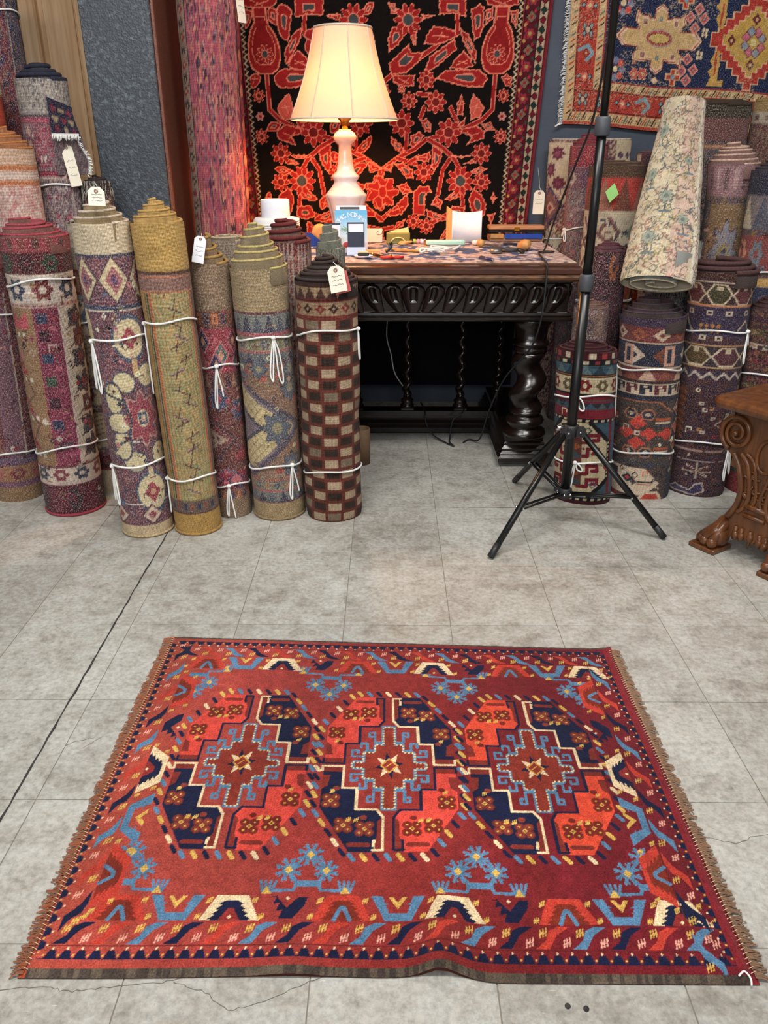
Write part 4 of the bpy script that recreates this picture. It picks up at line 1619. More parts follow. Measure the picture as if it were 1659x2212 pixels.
def p_cream_floral(c):
    k = c.k
    busy(c, [(88, 66, 84), (128, 72, 82), (62, 60, 82), (150, 96, 96), (108, 62, 76)], 60, 130, 12)
    band(c, .915, 1.01, (204, 186, 156))
    band(c, .908, .916, (62, 62, 84))
    for x in (-.6, .1, .8):
        c.diam(x, .84, .34, .07, (206, 186, 150), (88, 62, 70), .04)
        c.diam(x, .84, .2, .042, (160, 96, 100)).diam(x, .84, .09, .02, (90, 62, 96))
    band(c, .755, .765, (60, 66, 92)).rect(-1.3, 1.3, .75, .755, (206, 190, 170))
    for y0, s in ((.665, 1), (.16, 1)):
        c.ell(.25, y0, .42, .075, (74, 84, 104))
        c.ell(.25, y0, .36, .06, (214, 196, 156))
        c.flower(.25, y0, .2, .034, (156, 62, 74), (196, 150, 120), 4)
        c.ell(-.9, y0 + .02, .25, .07, (206, 190, 140))
    for x, y, sx, sy in ((-.05, .53, .24, .032), (.55, .545, .24, .034), (-.35, .48, .2, .05), (-.05, .27, .26, .032), (.62, .285, .24, .036), (-.3, .33, .2, .05), (-.3, .40, .3, .03)):
        c.ell(x, y, sx, sy, (212, 196, 154), (82, 78, 96), .05)
    c.flower(.28, .41, .42, .085, (150, 66, 80), (206, 190, 160), 8, (186, 140, 130), .05)
    c.rect(.18, .38, .392, .428, (62, 84, 110)).rect(.23, .33, .4, .42, (210, 190, 160))
    c.rect(.22, .34, .545, .60, (206, 170, 120)).rect(.22, .34, .215, .245, (206, 186, 150))
    c.line([(-.6, .5), (-.1, .47), (.0, .41), (-.1, .35), (-.6, .31)], .06, (62, 66, 80))
    band(c, .118, .124, (206, 190, 180))
    for x in (-.7, .15, .95):
        c.diam(x, .082, .26, .034, (206, 180, 160), (90, 60, 70), .04).diam(x, .082, .12, .015, (150, 70, 80))
    band(c, 0, .046, (202, 178, 142))


rolled('cream and mauve floral rug roll with plain beige ends', (-.823, 2.435, 0), (-.860, 2.485, .985), .085, p_cream_floral, (110, 70, 84), turns=3.5, cone=.06, lip=(214, 194, 172), wall=(150, 126, 84), seed=5, n=(110, 230),
       ties=((.655, -.75, (.15, .16)), (.245, -.8, (.12, .13))), lump=.012, lower_lip=(196, 172, 130), tags=((.02, 1.10, .046, .05, 3, 'paper'),))


def p_gold(c):
    busy(c, [(150, 132, 86), (164, 138, 88), (140, 138, 92)], 40, 40, 22)
    c.rect(-.42, .62, .13, .85, (156, 148, 100))
    busy(c, [(150, 150, 106), (176, 146, 96), (160, 152, 112), (184, 150, 100)], 24, 40, 25, -.42, .62, .13, .85)
    for x in (-.46, .64):
        c.rect(x - .03, x + .03, .12, .86, (196, 110, 76))
    for x in (-.54, -.62):
        c.rect(x - .015, x + .015, .13, .86, (84, 70, 62))
    c.rect(.70, 1.4, .12, .87, (128, 98, 90))
    c.rect(-1.4, -.66, .12, .86, (174, 134, 76))
    rr = random.Random(3)
    for i in range(16):
        y = .17 + i * .042
        s = 1 if (i // 3) % 2 else -1
        x = rr.uniform(-.25, .1)
        c.line([(x, y), (x + .35, y + s * .02)], .035, (96, 62, 70) if i % 3 else (120, 70, 110))
        c.line([(x + .12, y - .01), (x + .2, y + .025)], .03, (90, 66, 60))
    band(c, .865, 1.01, (182, 146, 84))
    band(c, .855, .865, (92, 62, 54))
    band(c, .805, .853, (140, 106, 96))
    band(c, .845, .85, (186, 120, 96)).rect(-1.3, 1.3, .80, .806, (186, 120, 90))
    band(c, .085, .125, (110, 92, 84), 'dash', (60, 62, 84), (140, 84, 70), 14)
    band(c, .08, .086, (92, 56, 50))
    band(c, 0, .08, (176, 138, 76))
    # dark warp stripes
    m = (np.abs(np.sin(c.X * 34)) < .35) & (c.Y < .87) & (c.Y > .08)
    c.C[m] *= .72


rolled('golden tan rug roll with a pale green centre strip', (-.653, 2.446, 0), (-.694, 2.496, .985), .078, p_gold, (170, 140, 86), detail=(0, .1, .9), turns=4, cone=.065, lip=(192, 152, 86), seed=6, n=(100, 210), mat='back_soft',
       ties=((.705, -.98, (.22,)), (.192, -.95, (.12,))), lump=.006, lower_lip=(180, 140, 78))


def p_crimson(c):
    k = c.k
    busy(c, [(104, 52, 56), (132, 62, 66), (86, 48, 58), (120, 74, 62)], 60, 110, 31)
    band(c, .835, 1.01, (134, 110, 88))
    band(c, .775, .835, (118, 74, 62), 'box', (54, 48, 70), (186, 108, 70), 9)
    band(c, .60, .77, (150, 54, 70))
    for x, y, cc in ((-.5, .72, (48, 52, 84)), (.1, .67, (70, 110, 108)), (.6, .72, (110, 40, 58)), (-.1, .63, (60, 54, 84)), (.75, .64, (48, 62, 88)), (-.7, .64, (196, 120, 120))):
        c.diam(x, y, .26, .05, cc, (196, 110, 116), .05).diam(x, y, .1, .02, (206, 150, 120))
    band(c, .545, .60, (112, 60, 56), 'tooth', (150, 110, 90), (70, 46, 60), 11)
    c.poly([(-1.2, .46), (-1.0, .47), (.35, .335), (-1.0, .20), (-1.2, .21)], (116, 66, 66), (66, 50, 60), .07)
    c.poly([(-1.2, .42), (.05, .335), (-1.2, .25)], (186, 160, 140))
    for i in range(12):
        c.diam(-.9 + .2 * (i % 5), .28 + .03 * (i // 3), .07, .011, (110, 60, 66))
    for x, y in ((-.15, .50), (-.1, .17), (.6, .45)):
        c.flower(x, y, .34, .34 * k * 1.2, (62, 72, 104), (150, 60, 70), 8, (150, 130, 140), .03)
    for y in (.52, .49, .46, .20, .17):
        c.rect(.55, .68, y, y + .012, (214, 160, 150))
    c.ell(.55, .26, .3, .03, (144, 48, 62)).ell(.7, .36, .2, .03, (150, 90, 70))
    band(c, .115, .135, (96, 50, 56)).rect(-1.3, 1.3, .13, .20, (150, 52, 70))
    for x in (-.6, .2, .9):
        c.diam(x, .165, .3, .03, (196, 110, 116), (54, 48, 80), .06)
    band(c, .085, .125, (116, 70, 60), 'tooth', (60, 50, 70), (170, 110, 80), 11)
    band(c, 0, .085, (132, 106, 84))


rolled('slim crimson and blue rug roll with taupe ends, cord looped at its middle', (-.5535, 2.572, 0), (-.578, 2.625, .852), .063, p_crimson, (120, 60, 62), turns=3.5, cone=.085, lip=(168, 134, 76), wall=(134, 106, 74), seed=7, n=(90, 180), liprad=.0052,
       ties=((.615, -.1, (.14, -.10)), (.13, -.1, (.11, -.13))), lump=.016,
       tags=((-.15, 1.10, .036, .08, 12, 'white_paper'),))


def p_beige(c):
    k = c.k
    busy(c, [(140, 106, 84), (150, 112, 86), (132, 104, 92), (126, 98, 80)], 30, 50, 41)
    band(c, .845, 1.01, (158, 136, 102))
    band(c, .835, .845, (104, 56, 60))
    band(c, .77, .835, (118, 120, 116), 'tooth', (62, 60, 80), (80, 84, 96), 10)
    band(c, .755, .77, (160, 84, 92)).rect(-1.3, 1.3, .748, .755, (130, 120, 110))
    band(c, .70, .748, (136, 128, 100), 'flower', (104, 110, 84), (84, 80, 92), 9)
    band(c, .692, .70, (160, 90, 92))
    band(c, .65, .692, (112, 112, 112), 'tooth', (66, 62, 80), (84, 90, 100), 10)
    band(c, .642, .65, (170, 106, 82))
    # lattice half-medallion
    tri = [(-1.3, .60), (-.95, .60), (.78, .395), (-.7, .185), (-1.3, .185)]
    c.poly(tri, (128, 112, 122), (84, 74, 90), .12)
    t2 = [(-1.3, .56), (-.85, .56), (.58, .395), (-.6, .225), (-1.3, .225)]
    c.poly(t2, (204, 184, 138))
    idx = c.inside(t2)
    xx, yy_ = c.X[idx] * k, c.Y[idx]
    m = (np.abs(np.sin((xx + yy_) * 92)) < .22) | (np.abs(np.sin((xx - yy_) * 92)) < .22)
    c.C[idx[0][m], idx[1][m]] = S((158, 138, 96))
    c.poly([(-1.3, .46), (-.9, .47), (-.25, .395), (-.9, .32), (-1.3, .33)], (124, 108, 118), (70, 66, 82), .08)
    for x, y, s in ((.12, .395, .36), (.55, .55, .27), (.62, .62, .24), (.45, .235, .27), (-.2, .63, .2), (-.7, .63, .22), (.1, .15, .2)):
        c.flower(x, y, s, s * k * 1.15, (92, 98, 110), (150, 140, 110), 8, (62, 60, 74), .03)
    for x, y in ((-.1, .59), (.25, .60), (.7, .5), (.1, .22), (.75, .30), (-.55, .62)):
        c.poly([(x - .12, y - .01), (x + .12, y - .01), (x, y + .02)], (170, 84, 74))
    band(c, .175, .182, (150, 90, 80))
    band(c, .135, .172, (128, 116, 100), 'dash', (80, 90, 92), (160, 120, 90), 11)
    band(c, .128, .135, (160, 96, 92))
    band(c, .085, .128, (116, 114, 112), 'tooth', (64, 62, 80), (86, 92, 100), 10)
    band(c, .078, .085, (104, 54, 56))
    band(c, 0, .078, (160, 136, 98))


rolled('beige rug roll with a tall stepped spiral top and cream lattice diamond', (-.391, 2.578, 0), (-.420, 2.625, .842), .090, p_beige, (150, 120, 90), detail=(60, .12, .8), turns=6, cone=.135, lip=(200, 180, 116), wall=(134, 116, 84), seed=8, n=(110, 210), pitch=.0125, bell=.05,
       ties=((.735, .2, (.14, .15)), (.215, .42, (.12, -.10), .016)), lump=.018, lower_lip=(150, 126, 88))


def p_check(c):
    c.rect(-9, 9, -1, 2, (104, 56, 46))
    nrow = 18
    for j in range(nrow):
        y0 = .0 + j * .86 / nrow
        for i in range(-5, 6):
            x = (i + .08 * math.sin(j * .8)) * .36
            cc = (174, 152, 126) if (i + j) % 2 else (58, 46, 40)
            if (i * 7 + j * 3) % 11 == 0:
                cc = (126, 110, 92)
            c.rect(x - .145, x + .145, y0 + .006, y0 + .86 / nrow - .006, cc)
    band(c, .86, .875, (112, 52, 46))
    band(c, .875, .925, (150, 124, 98), 'diam', (60, 40, 38), (120, 52, 48), 10)
    band(c, .925, .94, (112, 50, 46)).rect(-1.3, 1.3, .930, .934, (60, 38, 36))
    band(c, .94, .985, (150, 124, 98), 'tooth', (74, 50, 44), None, 12)
    band(c, .985, 1.01, (62, 44, 38))


rolled('dark brown checkerboard rug roll standing at the table corner', (-.194, 2.576, 0), (-.203, 2.616, .805), .100, p_check, (100, 60, 50), detail=(0, .1, .9), turns=6.5, cone=.070, lip=(62, 46, 42), wall=(48, 36, 34), seed=9, n=(112, 210), pitch=.0125, bell=.03, mat='flat', liprad=.0062, jitter=.008,
       ties=((.79, .80, (.10,), .022), (.205, None, (), .02)), lump=.034, tags=((.16, 1.062, .052, .078, -9, 'paper'), (.24, 1.05, .050, .074, -12, 'red_card')))
# red card peeping out behind the tag, second row
def p_redcap(c):
    busy(c, [(150, 128, 118), (110, 48, 60), (176, 150, 140), (96, 60, 70), (170, 90, 66)], 50, 60, 51)
    band(c, .965, 1.01, (104, 34, 38))
    m = (np.abs(np.sin(c.X * 60)) < .45)
    c.C[m] = c.C[m] * .45 + S((206, 190, 176)) * .55


rolled('roll with a wine-red spiral cap standing between the beige roll and table', (-.350, 2.812, 0), (-.352, 2.812, .90), .086, p_redcap, (120, 60, 60), turns=4, cone=.072, lip=(112, 40, 40), wall=(120, 76, 66), seed=10, n=(70, 110), pitch=.015, liprad=.007)


def p_greyg(c):
    busy(c, [(120, 118, 104), (96, 98, 92), (140, 134, 120), (84, 88, 80)], 60, 80, 55)
    m = (np.abs(np.sin(c.X * 40)) < .4)
    c.C[m] *= .6


rolled('narrow grey-green rug roll with three stepped rings', (-.192, 2.80, 0), (-.200, 2.80, .878), .049, p_greyg, (110, 110, 98), turns=3, cone=.07, lip=(150, 144, 126), wall=(104, 106, 94), seed=11, n=(60, 90), pitch=.009, liprad=.0032)


def p_taupe(c):
    busy(c, [(140, 124, 108), (124, 110, 98), (152, 138, 120)], 40, 60, 57)


rolled('plain taupe rug roll with frayed straw-coloured top', (-.540, 2.795, 0), (-.545, 2.795, .905), .066, p_taupe, (140, 124, 108), detail=(0, .1, .9), turns=3, cone=.02, lip=(186, 168, 140), wall=(140, 120, 100), seed=13, n=(60, 80), pitch=.014)


def p_stripe(c):
    k = c.k
    c.rect(-9, 9, -1, 2, (186, 172, 150))
    busy(c, [(150, 90, 72), (186, 166, 140), (104, 70, 70), (84, 92, 112)], 50, 90, 61)
    band(c, .85, 1.01, (196, 186, 166))
    m = (np.abs(np.sin(c.Y * 120)) < .35) & (c.Y > .85)
    c.C[m] *= .78
    band(c, .76, .85, (130, 66, 62), 'box', (170, 130, 100), (84, 40, 52), 6)
    band(c, .745, .76, (120, 132, 130))
    band(c, .62, .745, (176, 156, 130), 'diam', (84, 92, 120), (150, 60, 60), 4)
    for y in (.56, .28):
        band(c, y - .09, y + .05, (170, 150, 124))
        for q in range(6):
            c.line([(-1.2, y - .08 + q * .018), (.0, y - .02 + q * .018), (1.2, y - .08 + q * .018)], .03, (104, 84, 74))
    band(c, .36, .43, (186, 168, 140), 'flower', (110, 54, 60), (84, 80, 90), 5)
    band(c, .10, .17, (130, 56, 60), 'box', (186, 160, 130), (90, 40, 50), 6)
    band(c, 0, .10, (196, 180, 152))


rolled('cream striped kilim roll tucked behind the mauve floral roll', (-1.058, 2.812, 0), (-1.014, 2.845, .955), .082, p_stripe, (180, 160, 134), turns=3, cone=.03, lip=(196, 186, 166), seed=14, n=(80, 170), mat='back_soft',
       ties=((.66, .1, (.20, .22)), (.21, .55, (.12, .16))), lump=.016)


def p_plum(c):
    busy(c, [(96, 44, 56), (120, 62, 66), (84, 48, 70), (134, 90, 80), (104, 50, 50)], 60, 120, 71)
    c.rect(-.2, .25, .2, .8, (120, 82, 96))
    c.rect(.25, .3, .15, .85, (200, 180, 166))
    c.rect(.55, .95, .2, .85, (110, 62, 50))
    for i, y in enumerate(np.arange(.24, .84, .075)):
        c.flower(.75, y, .2, .026, (190, 160, 140) if i % 2 else (130, 40, 48), (90, 40, 60), 5)
    band(c, .16, .2, (96, 74, 96))
    band(c, .09, .16, (150, 104, 76), 'flower', (176, 96, 92), (120, 52, 60), 5)
    band(c, .065, .09, (110, 70, 92))
    band(c, 0, .065, (140, 108, 76))


rolled('plum and brown rug roll at the far end of the row with tan foot', (-1.391, 2.735, 0), (-1.369, 2.77, .87), .092, p_plum, (100, 50, 60), turns=3, cone=.03, lip=(140, 60, 66), seed=15, n=(80, 160), ties=((.76, None), (.20, .9, (.1,))), lump=.014)


# ---- tall rolls behind them
def p_greyrose(c):
    busy(c, [(126, 104, 110), (150, 130, 130), (104, 56, 72), (88, 80, 92), (166, 146, 140)], 60, 150, 81)
    band(c, .92, 1.01, (150, 140, 136))
    busy(c, [(150, 140, 136), (100, 92, 96), (170, 160, 150)], 60, 200, 84, -2, 2, .93, 1.01)
    band(c, .915, .925, (60, 52, 64)).rect(-1.3, 1.3, .905, .915, (150, 60, 84))
    for i, x in enumerate((-.75, -.55)):
        for y in (.885, .855, .825):
            c.diam(x, y, .12, .013, (206, 170, 150) if i else (140, 130, 140), (130, 50, 70), .03)
    c.rect(-.4, .4, .80, .90, (150, 84, 96))
    busy(c, [(164, 96, 104), (120, 96, 104), (140, 60, 80)], 60, 200, 85, -.4, .5, .80, .90)
    band(c, .785, .795, (150, 54, 78)).rect(-1.3, 1.3, .775, .783, (190, 170, 160))
    c.rect(-.95, -.75, .1, .63, (140, 50, 74)).rect(.35, .42, .1, .77, (180, 160, 150))
    c.rect(.42, .55, .1, .64, (130, 56, 72))


gr = rolled('grey and rose worn rug roll with navy edge leaning before the pillar', (-1.205, 3.075, 0), (-1.205, 3.085, 1.40), .086, p_greyrose, (126, 104, 110), detail=(260, .3, .9), turns=4, cone=.05, lip=(34, 36, 56), wall=(44, 42, 58), seed=21, n=(80, 150), liprad=.008,
            ties=((.755, -.9, (.05, .07)),), lump=.012, tags=((.35, .855, .040, .135, -6, 'paper'),))


def flap(root):
    """loose outer corner of the roll, folded out with a cream fringe"""
    h, w = 26, 18
    U, V_ = np.meshgrid(np.linspace(0, 1, w), np.linspace(0, 1, h))
    X = .045 + .075 * U + .012 * np.sin(V_ * 5) * U
    Z = 1.10 + V_ * .245 - .03 * U * V_
    Y = -.082 + .05 * U + .04 * np.sin(U * 2.4) * (1 - V_)
    c = Cv(U, V_, (120, 100, 104))
    busy(c, [(110, 94, 100), (92, 78, 88), (134, 116, 116)], 9, 14, 5)
    c.rect(0, 1, .55, 1, (36, 36, 58))
    for i in range(9):
        c.diam(.2 + .3 * (i % 3), .62 + .13 * (i // 3), .12, .05, (160, 140, 110) if i % 2 else (120, 40, 60))
    grid_mesh('loose_corner', np.stack([X, Y, Z], -1), M['back_soft'], root, c.C, np.stack([U * .1, V_ * .25], -1))
    mb = MB()
    rr = random.Random(2)
    for i in range(70):
        t = i / 70
        p = (.12 + .012 * math.sin(t * 5), -.032 + .027 * (1 - t), 1.10 + t * .13)
        mb.tube([p, (p[0] + rr.uniform(.008, .02), p[1] - .008, p[2] + rr.uniform(-.012, .006))], .0018, 3)
    for i in range(40):
        t = i / 40
        p = (.048 + .075 * t, -.088 + .05 * t, 1.232)
        mb.tube([p, (p[0] + rr.uniform(-.004, .006), p[1] - .01, p[2] - rr.uniform(.012, .024))], .0018, 3)
    tag(mb.build('fringe', M['cord'], root), kind='stuff')


flap(gr)


def p_pinkwhite(c):
    busy(c, [(206, 160, 150), (222, 200, 188), (196, 130, 128), (214, 180, 168)], 24, 40, 91)
    band(c, .955, 1.01, (206, 170, 144))
    band(c, .90, .915, (186, 110, 70)).rect(-1.3, 1.3, .94, .955, (190, 116, 74))
    band(c, .915, .94, (216, 190, 176))
    c.rect(-.3, .4, .55, .66, (206, 130, 130))


rolled('pale pink and white rug roll with an orange spiral top', (-1.293, 2.920, 0), (-1.293, 2.93, 1.185), .083, p_pinkwhite, (206, 170, 160), detail=(0, .1, .9), turns=4, cone=.06, lip=(190, 120, 66), wall=(176, 106, 60), seed=22, n=(70, 130), mat='back', lump=.008)


def p_redstripe(c):
    busy(c, [(150, 56, 44), (170, 70, 50)], 8, 60, 95)
    for y, cc in ((.985, (204, 190, 160)), (.93, (176, 66, 46)), (.86, (190, 100, 60)), (.82, (60, 70, 60)), (.80, (196, 170, 90)), (.76, (80, 84, 70)), (.70, (140, 40, 40))):
        band(c, y - .02, y + .012, cc)


rolled('red and orange striped kilim roll standing before the veneered door', (-1.425, 3.07, 0), (-1.42, 3.075, 1.40), .070, p_redstripe, (150, 56, 44), turns=3, cone=.03, lip=(60, 30, 34), seed=23, n=(60, 110), mat='flat')


def p_darkblue(c):
    busy(c, [(110, 50, 62), (60, 52, 80), (140, 96, 90), (84, 44, 60), (130, 60, 64)], 50, 120, 97)
    c.rect(.35, .75, 0, 1, (40, 44, 74))
    busy(c, [(40, 44, 74), (60, 60, 84), (96, 70, 70)], 60, 160, 99, .4, .75, 0, 1)
    c.rect(.3, .35, 0, 1, (150, 130, 120))
    c.rect(.78, 1.3, 0, 1, (28, 30, 50))


rolled('tall wine and navy rug roll at the edge of the veneered door', (-1.445, 3.28, 0), (-1.415, 3.30, 1.95), .085, p_darkblue, (100, 50, 62), turns=3, cone=.03, lip=(30, 30, 48), seed=24, n=(60, 150), ties=((.83, None),))


def p_blackred(c):
    busy(c, [(32, 26, 30), (110, 34, 50), (48, 36, 42), (150, 130, 120), (70, 30, 40)], 50, 110, 101)
    band(c, .97, 1.01, (40, 30, 30))


rolled('short black and red rug roll with cream tassel beside the pillar', (-1.062, 3.075, 0), (-1.062, 3.085, 1.07), .052, p_blackred, (40, 30, 34), turns=3, cone=.03, lip=(44, 32, 32), seed=25, n=(50, 110), fringe_top=(26, .09, (206, 198, 186)))


def p_pinkback(c):
    h, w = c.X.shape
    n = vnoise((h, w), (50, 110), 7)
    n2 = vnoise((h, w), (14, 40), 17)
    P = np.array([S(q) for q in ((150, 76, 92), (186, 96, 104), (130, 100, 110), (74, 52, 66), (190, 130, 110), (164, 84, 98))])
    kk = ((n * .7 + n2 * .6) * 9).astype(int) % 6
    c.C[:] = P[kk]
    c.rect(-1.4, -.92, 0, 1, (70, 28, 40))
    c.rect(-.92, -.86, 0, 1, (186, 160, 140)).rect(-.86, -.56, 0, 1, (150, 124, 108)).rect(-.56, -.52, 0, 1, (60, 40, 46))
    for i in range(46):
        y = i / 46
        c.flower(-.71, y, .12, .007, (130, 36, 48) if i % 2 else (40, 40, 48), (190, 150, 110), 5)
        c.line([(-.85, y), (-.58, y + .011)], .015, (84, 60, 60))
    c.rect(.66, .69, 0, 1, (50, 34, 40)).rect(.69, 1.4, 0, 1, (150, 60, 70))
    for i in range(34):
        y = i / 34
        c.ell(.82, y, .12, .011, (196, 120, 96) if i % 2 else (150, 56, 66), (60, 40, 44), .02)


rolled('tall dusty pink rug roll standing between the pillar and wall rug', (-.690, 3.425, 0), (-.675, 3.435, 2.05), .112, p_pinkback, (164, 84, 98), detail=(0, .1, .9), turns=2, cone=.02, lip=(110, 40, 50), seed=26, n=(110, 210), mat='flat', tags=((.85, .845, .040, .12, 0, 'paper'),))


# ---- the stack of rugs beyond the table
GR2 = 'rugs stacked beyond the table'


def p_kilim(c):
    CRM, TL, RD, BK = (196, 180, 146), (62, 84, 96), (118, 38, 48), (30, 28, 32)
    band(c, 0, 1.01, RD)
    band(c, .955, 1.01, (70, 28, 34), 'dash', (190, 176, 150), (150, 60, 60), 10)
    band(c, .925, .955, BK, 'dash', (190, 178, 150), (130, 50, 54), 11)
    band(c, .87, .925, TL, 'tooth', (44, 58, 66), (92, 110, 114), 9)
    band(c, .852, .87, BK).rect(-1.3, 1.3, .855, .862, (150, 90, 60))
    band(c, .745, .852, CRM, 'flower', (116, 38, 44), (96, 84, 62), 7)
    band(c, .735, .745, BK)
    band(c, .69, .735, RD).rect(-1.3, 1.3, .70, .71, (62, 84, 84))
    band(c, .65, .69, (44, 44, 50), 'tooth', TL, (70, 84, 84), 10)
    band(c, .585, .65, RD)
    band(c, .56, .585, BK, 'dash', CRM, CRM, 16)
    c.rect(-1.3, 1.3, .05, .56, TL)
    c.rect(.62, 1.3, .05, .56, RD)
    c.rect(.72, 1.0, .05, .56, (74, 92, 112))
    c.poly([(-.55, .56), (.15, .56), (.62, .43), (.62, .18), (.15, .06), (-.55, .06), (-1.0, .18), (-1.0, .43)], CRM)
    c.line([(.15, .56), (.62, .43), (.62, .18), (.15, .06)], .10, BK)
    c.line([(-.55, .56), (-1.0, .43), (-1.0, .18), (-.55, .06)], .10, BK)
    for q in range(9):
        y = .19 + q * .029
        c.rect(.595, .645, y, y + .014, CRM)
    for sx, x0 in ((1, -.22), (-1, -.22)):
        for y in (.46, .37, .25, .16):
            c.line([(x0 + sx * .12, y - .03), (x0 + sx * .32, y - .03), (x0 + sx * .32, y + .02), (x0 + sx * .56, y + .02), (x0 + sx * .56, y - .012), (x0 + sx * .44, y - .012)], .085, RD)
    c.rect(-.42, -.02, .13, .50, (96, 60, 54))
    for i, y in enumerate((.16, .22, .28, .34, .40, .46)):
        c.diam(-.22, y, .2, .03, [(60, 78, 84), (150, 84, 50), (110, 40, 46)][i % 3])
    band(c, .025, .05, BK, 'dash', CRM, (176, 160, 130), 16)
    band(c, 0, .025, (70, 28, 34))


rolled('squat teal, cream and red kilim roll behind the tripod stand', (.722, 2.705, 0), (.685, 2.715, .555), .104, p_kilim, (118, 38, 48), detail=(24, .1, .7), ry=.072, turns=3, cone=.025, lip=(70, 30, 36), seed=31, n=(110, 150), mat='flat', group=GR2,
       ties=((.70, -.15, (.12, .05), .02), (.275, -.15, (.12, .03), .01)), lump=.014)


def p_navybrown(c):
    NV, BR, WH, CO = (42, 44, 62), (84, 62, 54), (206, 184, 160), (190, 64, 54)
    busy(c, [(76, 60, 54), (92, 68, 58), (62, 56, 58)], 40, 90, 131)
    band(c, .955, 1.01, (64, 48, 70))
    band(c, .875, .955, (112, 56, 56), 'diam', (196, 170, 144), (150, 84, 60), 6)
    band(c, .87, .876, WH)
    band(c, .745, .87, NV, 'diam', (206, 184, 164), (120, 66, 50), 4)
    for x in (-.45, .42):
        c.rect(x - .12, x + .12, .755, .86, (196, 150, 130)).rect(x - .05, x + .05, .77, .845, NV)
    band(c, .74, .747, WH)
    band(c, .675, .74, (112, 56, 56), 'tooth', (186, 150, 130), (130, 70, 56), 7)
    band(c, .66, .675, (60, 46, 50))
    band(c, .595, .66, WH, 'key', (96, 44, 52), (40, 44, 58), 9)
    c.rect(.70, 1.4, .1, .595, NV)
    c.rect(-1.4, .7, .57, .595, NV)
    for i, y in enumerate((.52, .42, .32, .22)):
        c.diam(.86, y, .18, .045, [(130, 56, 60), (190, 90, 70), (150, 90, 60)][i % 3], WH, .02)
    for sx, sy in ((0, .055), (-.24, 0), (.24, 0), (0, -.055)):
        c.diam(-.12 + sx, .385 + sy, .20, .038, CO)
    c.diam(.52, .385, .19, .038, CO)
    c.rect(-.18, -.06, .372, .397, WH).rect(-.15, -.09, .378, .391, NV)
    for y in (.49, .28):
        for x in (-.28, .08):
            c.poly([(x - .15, y), (x - .08, y + .025), (x + .08, y + .025), (x + .15, y), (x + .08, y - .025), (x - .08, y - .025)], NV, (170, 110, 80), .03).diam(x, y, .07, .014, (190, 170, 150))
    for y in (.46, .295):
        for q, cc in ((0, (176, 84, 54)), (.018, WH), (.036, (60, 66, 84))):
            c.rect(.24, .6, y - q, y - q + .013, cc)
            c.rect(-.95, -.62, y - q, y - q + .013, cc)
    c.line([(-.55, .56), (.3, .56), (.66, .50)], .03, (170, 100, 70)).line([(.62, .34), (.66, .43)], .03, (176, 110, 80))
    c.rect(-1.4, 1.4, .20, .232, (66, 62, 66))
    c.poly([(-1.0, .19), (.1, .19), (.45, .10), (.1, .03), (-1.0, .03)], WH)
    c.poly([(-.85, .17), (-.5, .17), (-.5, .12), (-.85, .12)], NV).diam(-.25, .125, .14, .028, NV).diam(-.25, .125, .06, .012, CO)
    c.rect(-.05, .3, .09, .10, (176, 84, 54)).rect(-.05, .3, .105, .115, (60, 50, 50))
    c.poly([(.0, .0), (.12, .045), (.42, .045), (.55, .0)], CO, WH, .06)
    c.poly([(-1.0, .0), (-.9, .05), (-.5, .02), (-.4, 0)], (150, 50, 56))
    c.rect(.62, 1.4, 0, .2, (46, 46, 58))


rolled('brown and navy rug roll with coral lozenges and white latch border', (.952, 2.768, 0), (.932, 2.82, .655), .110, p_navybrown, (84, 62, 54), detail=(70, .08, .58), ry=.095, turns=4, cone=.05, lip=(70, 52, 66), wall=(58, 44, 42), seed=32, n=(116, 190), mat='back_soft', group=GR2,
       ties=((.715, -.85, (.17, .20), .012), (.255, -.85, (.14, .24), .012)), lump=.014, bell=.06)


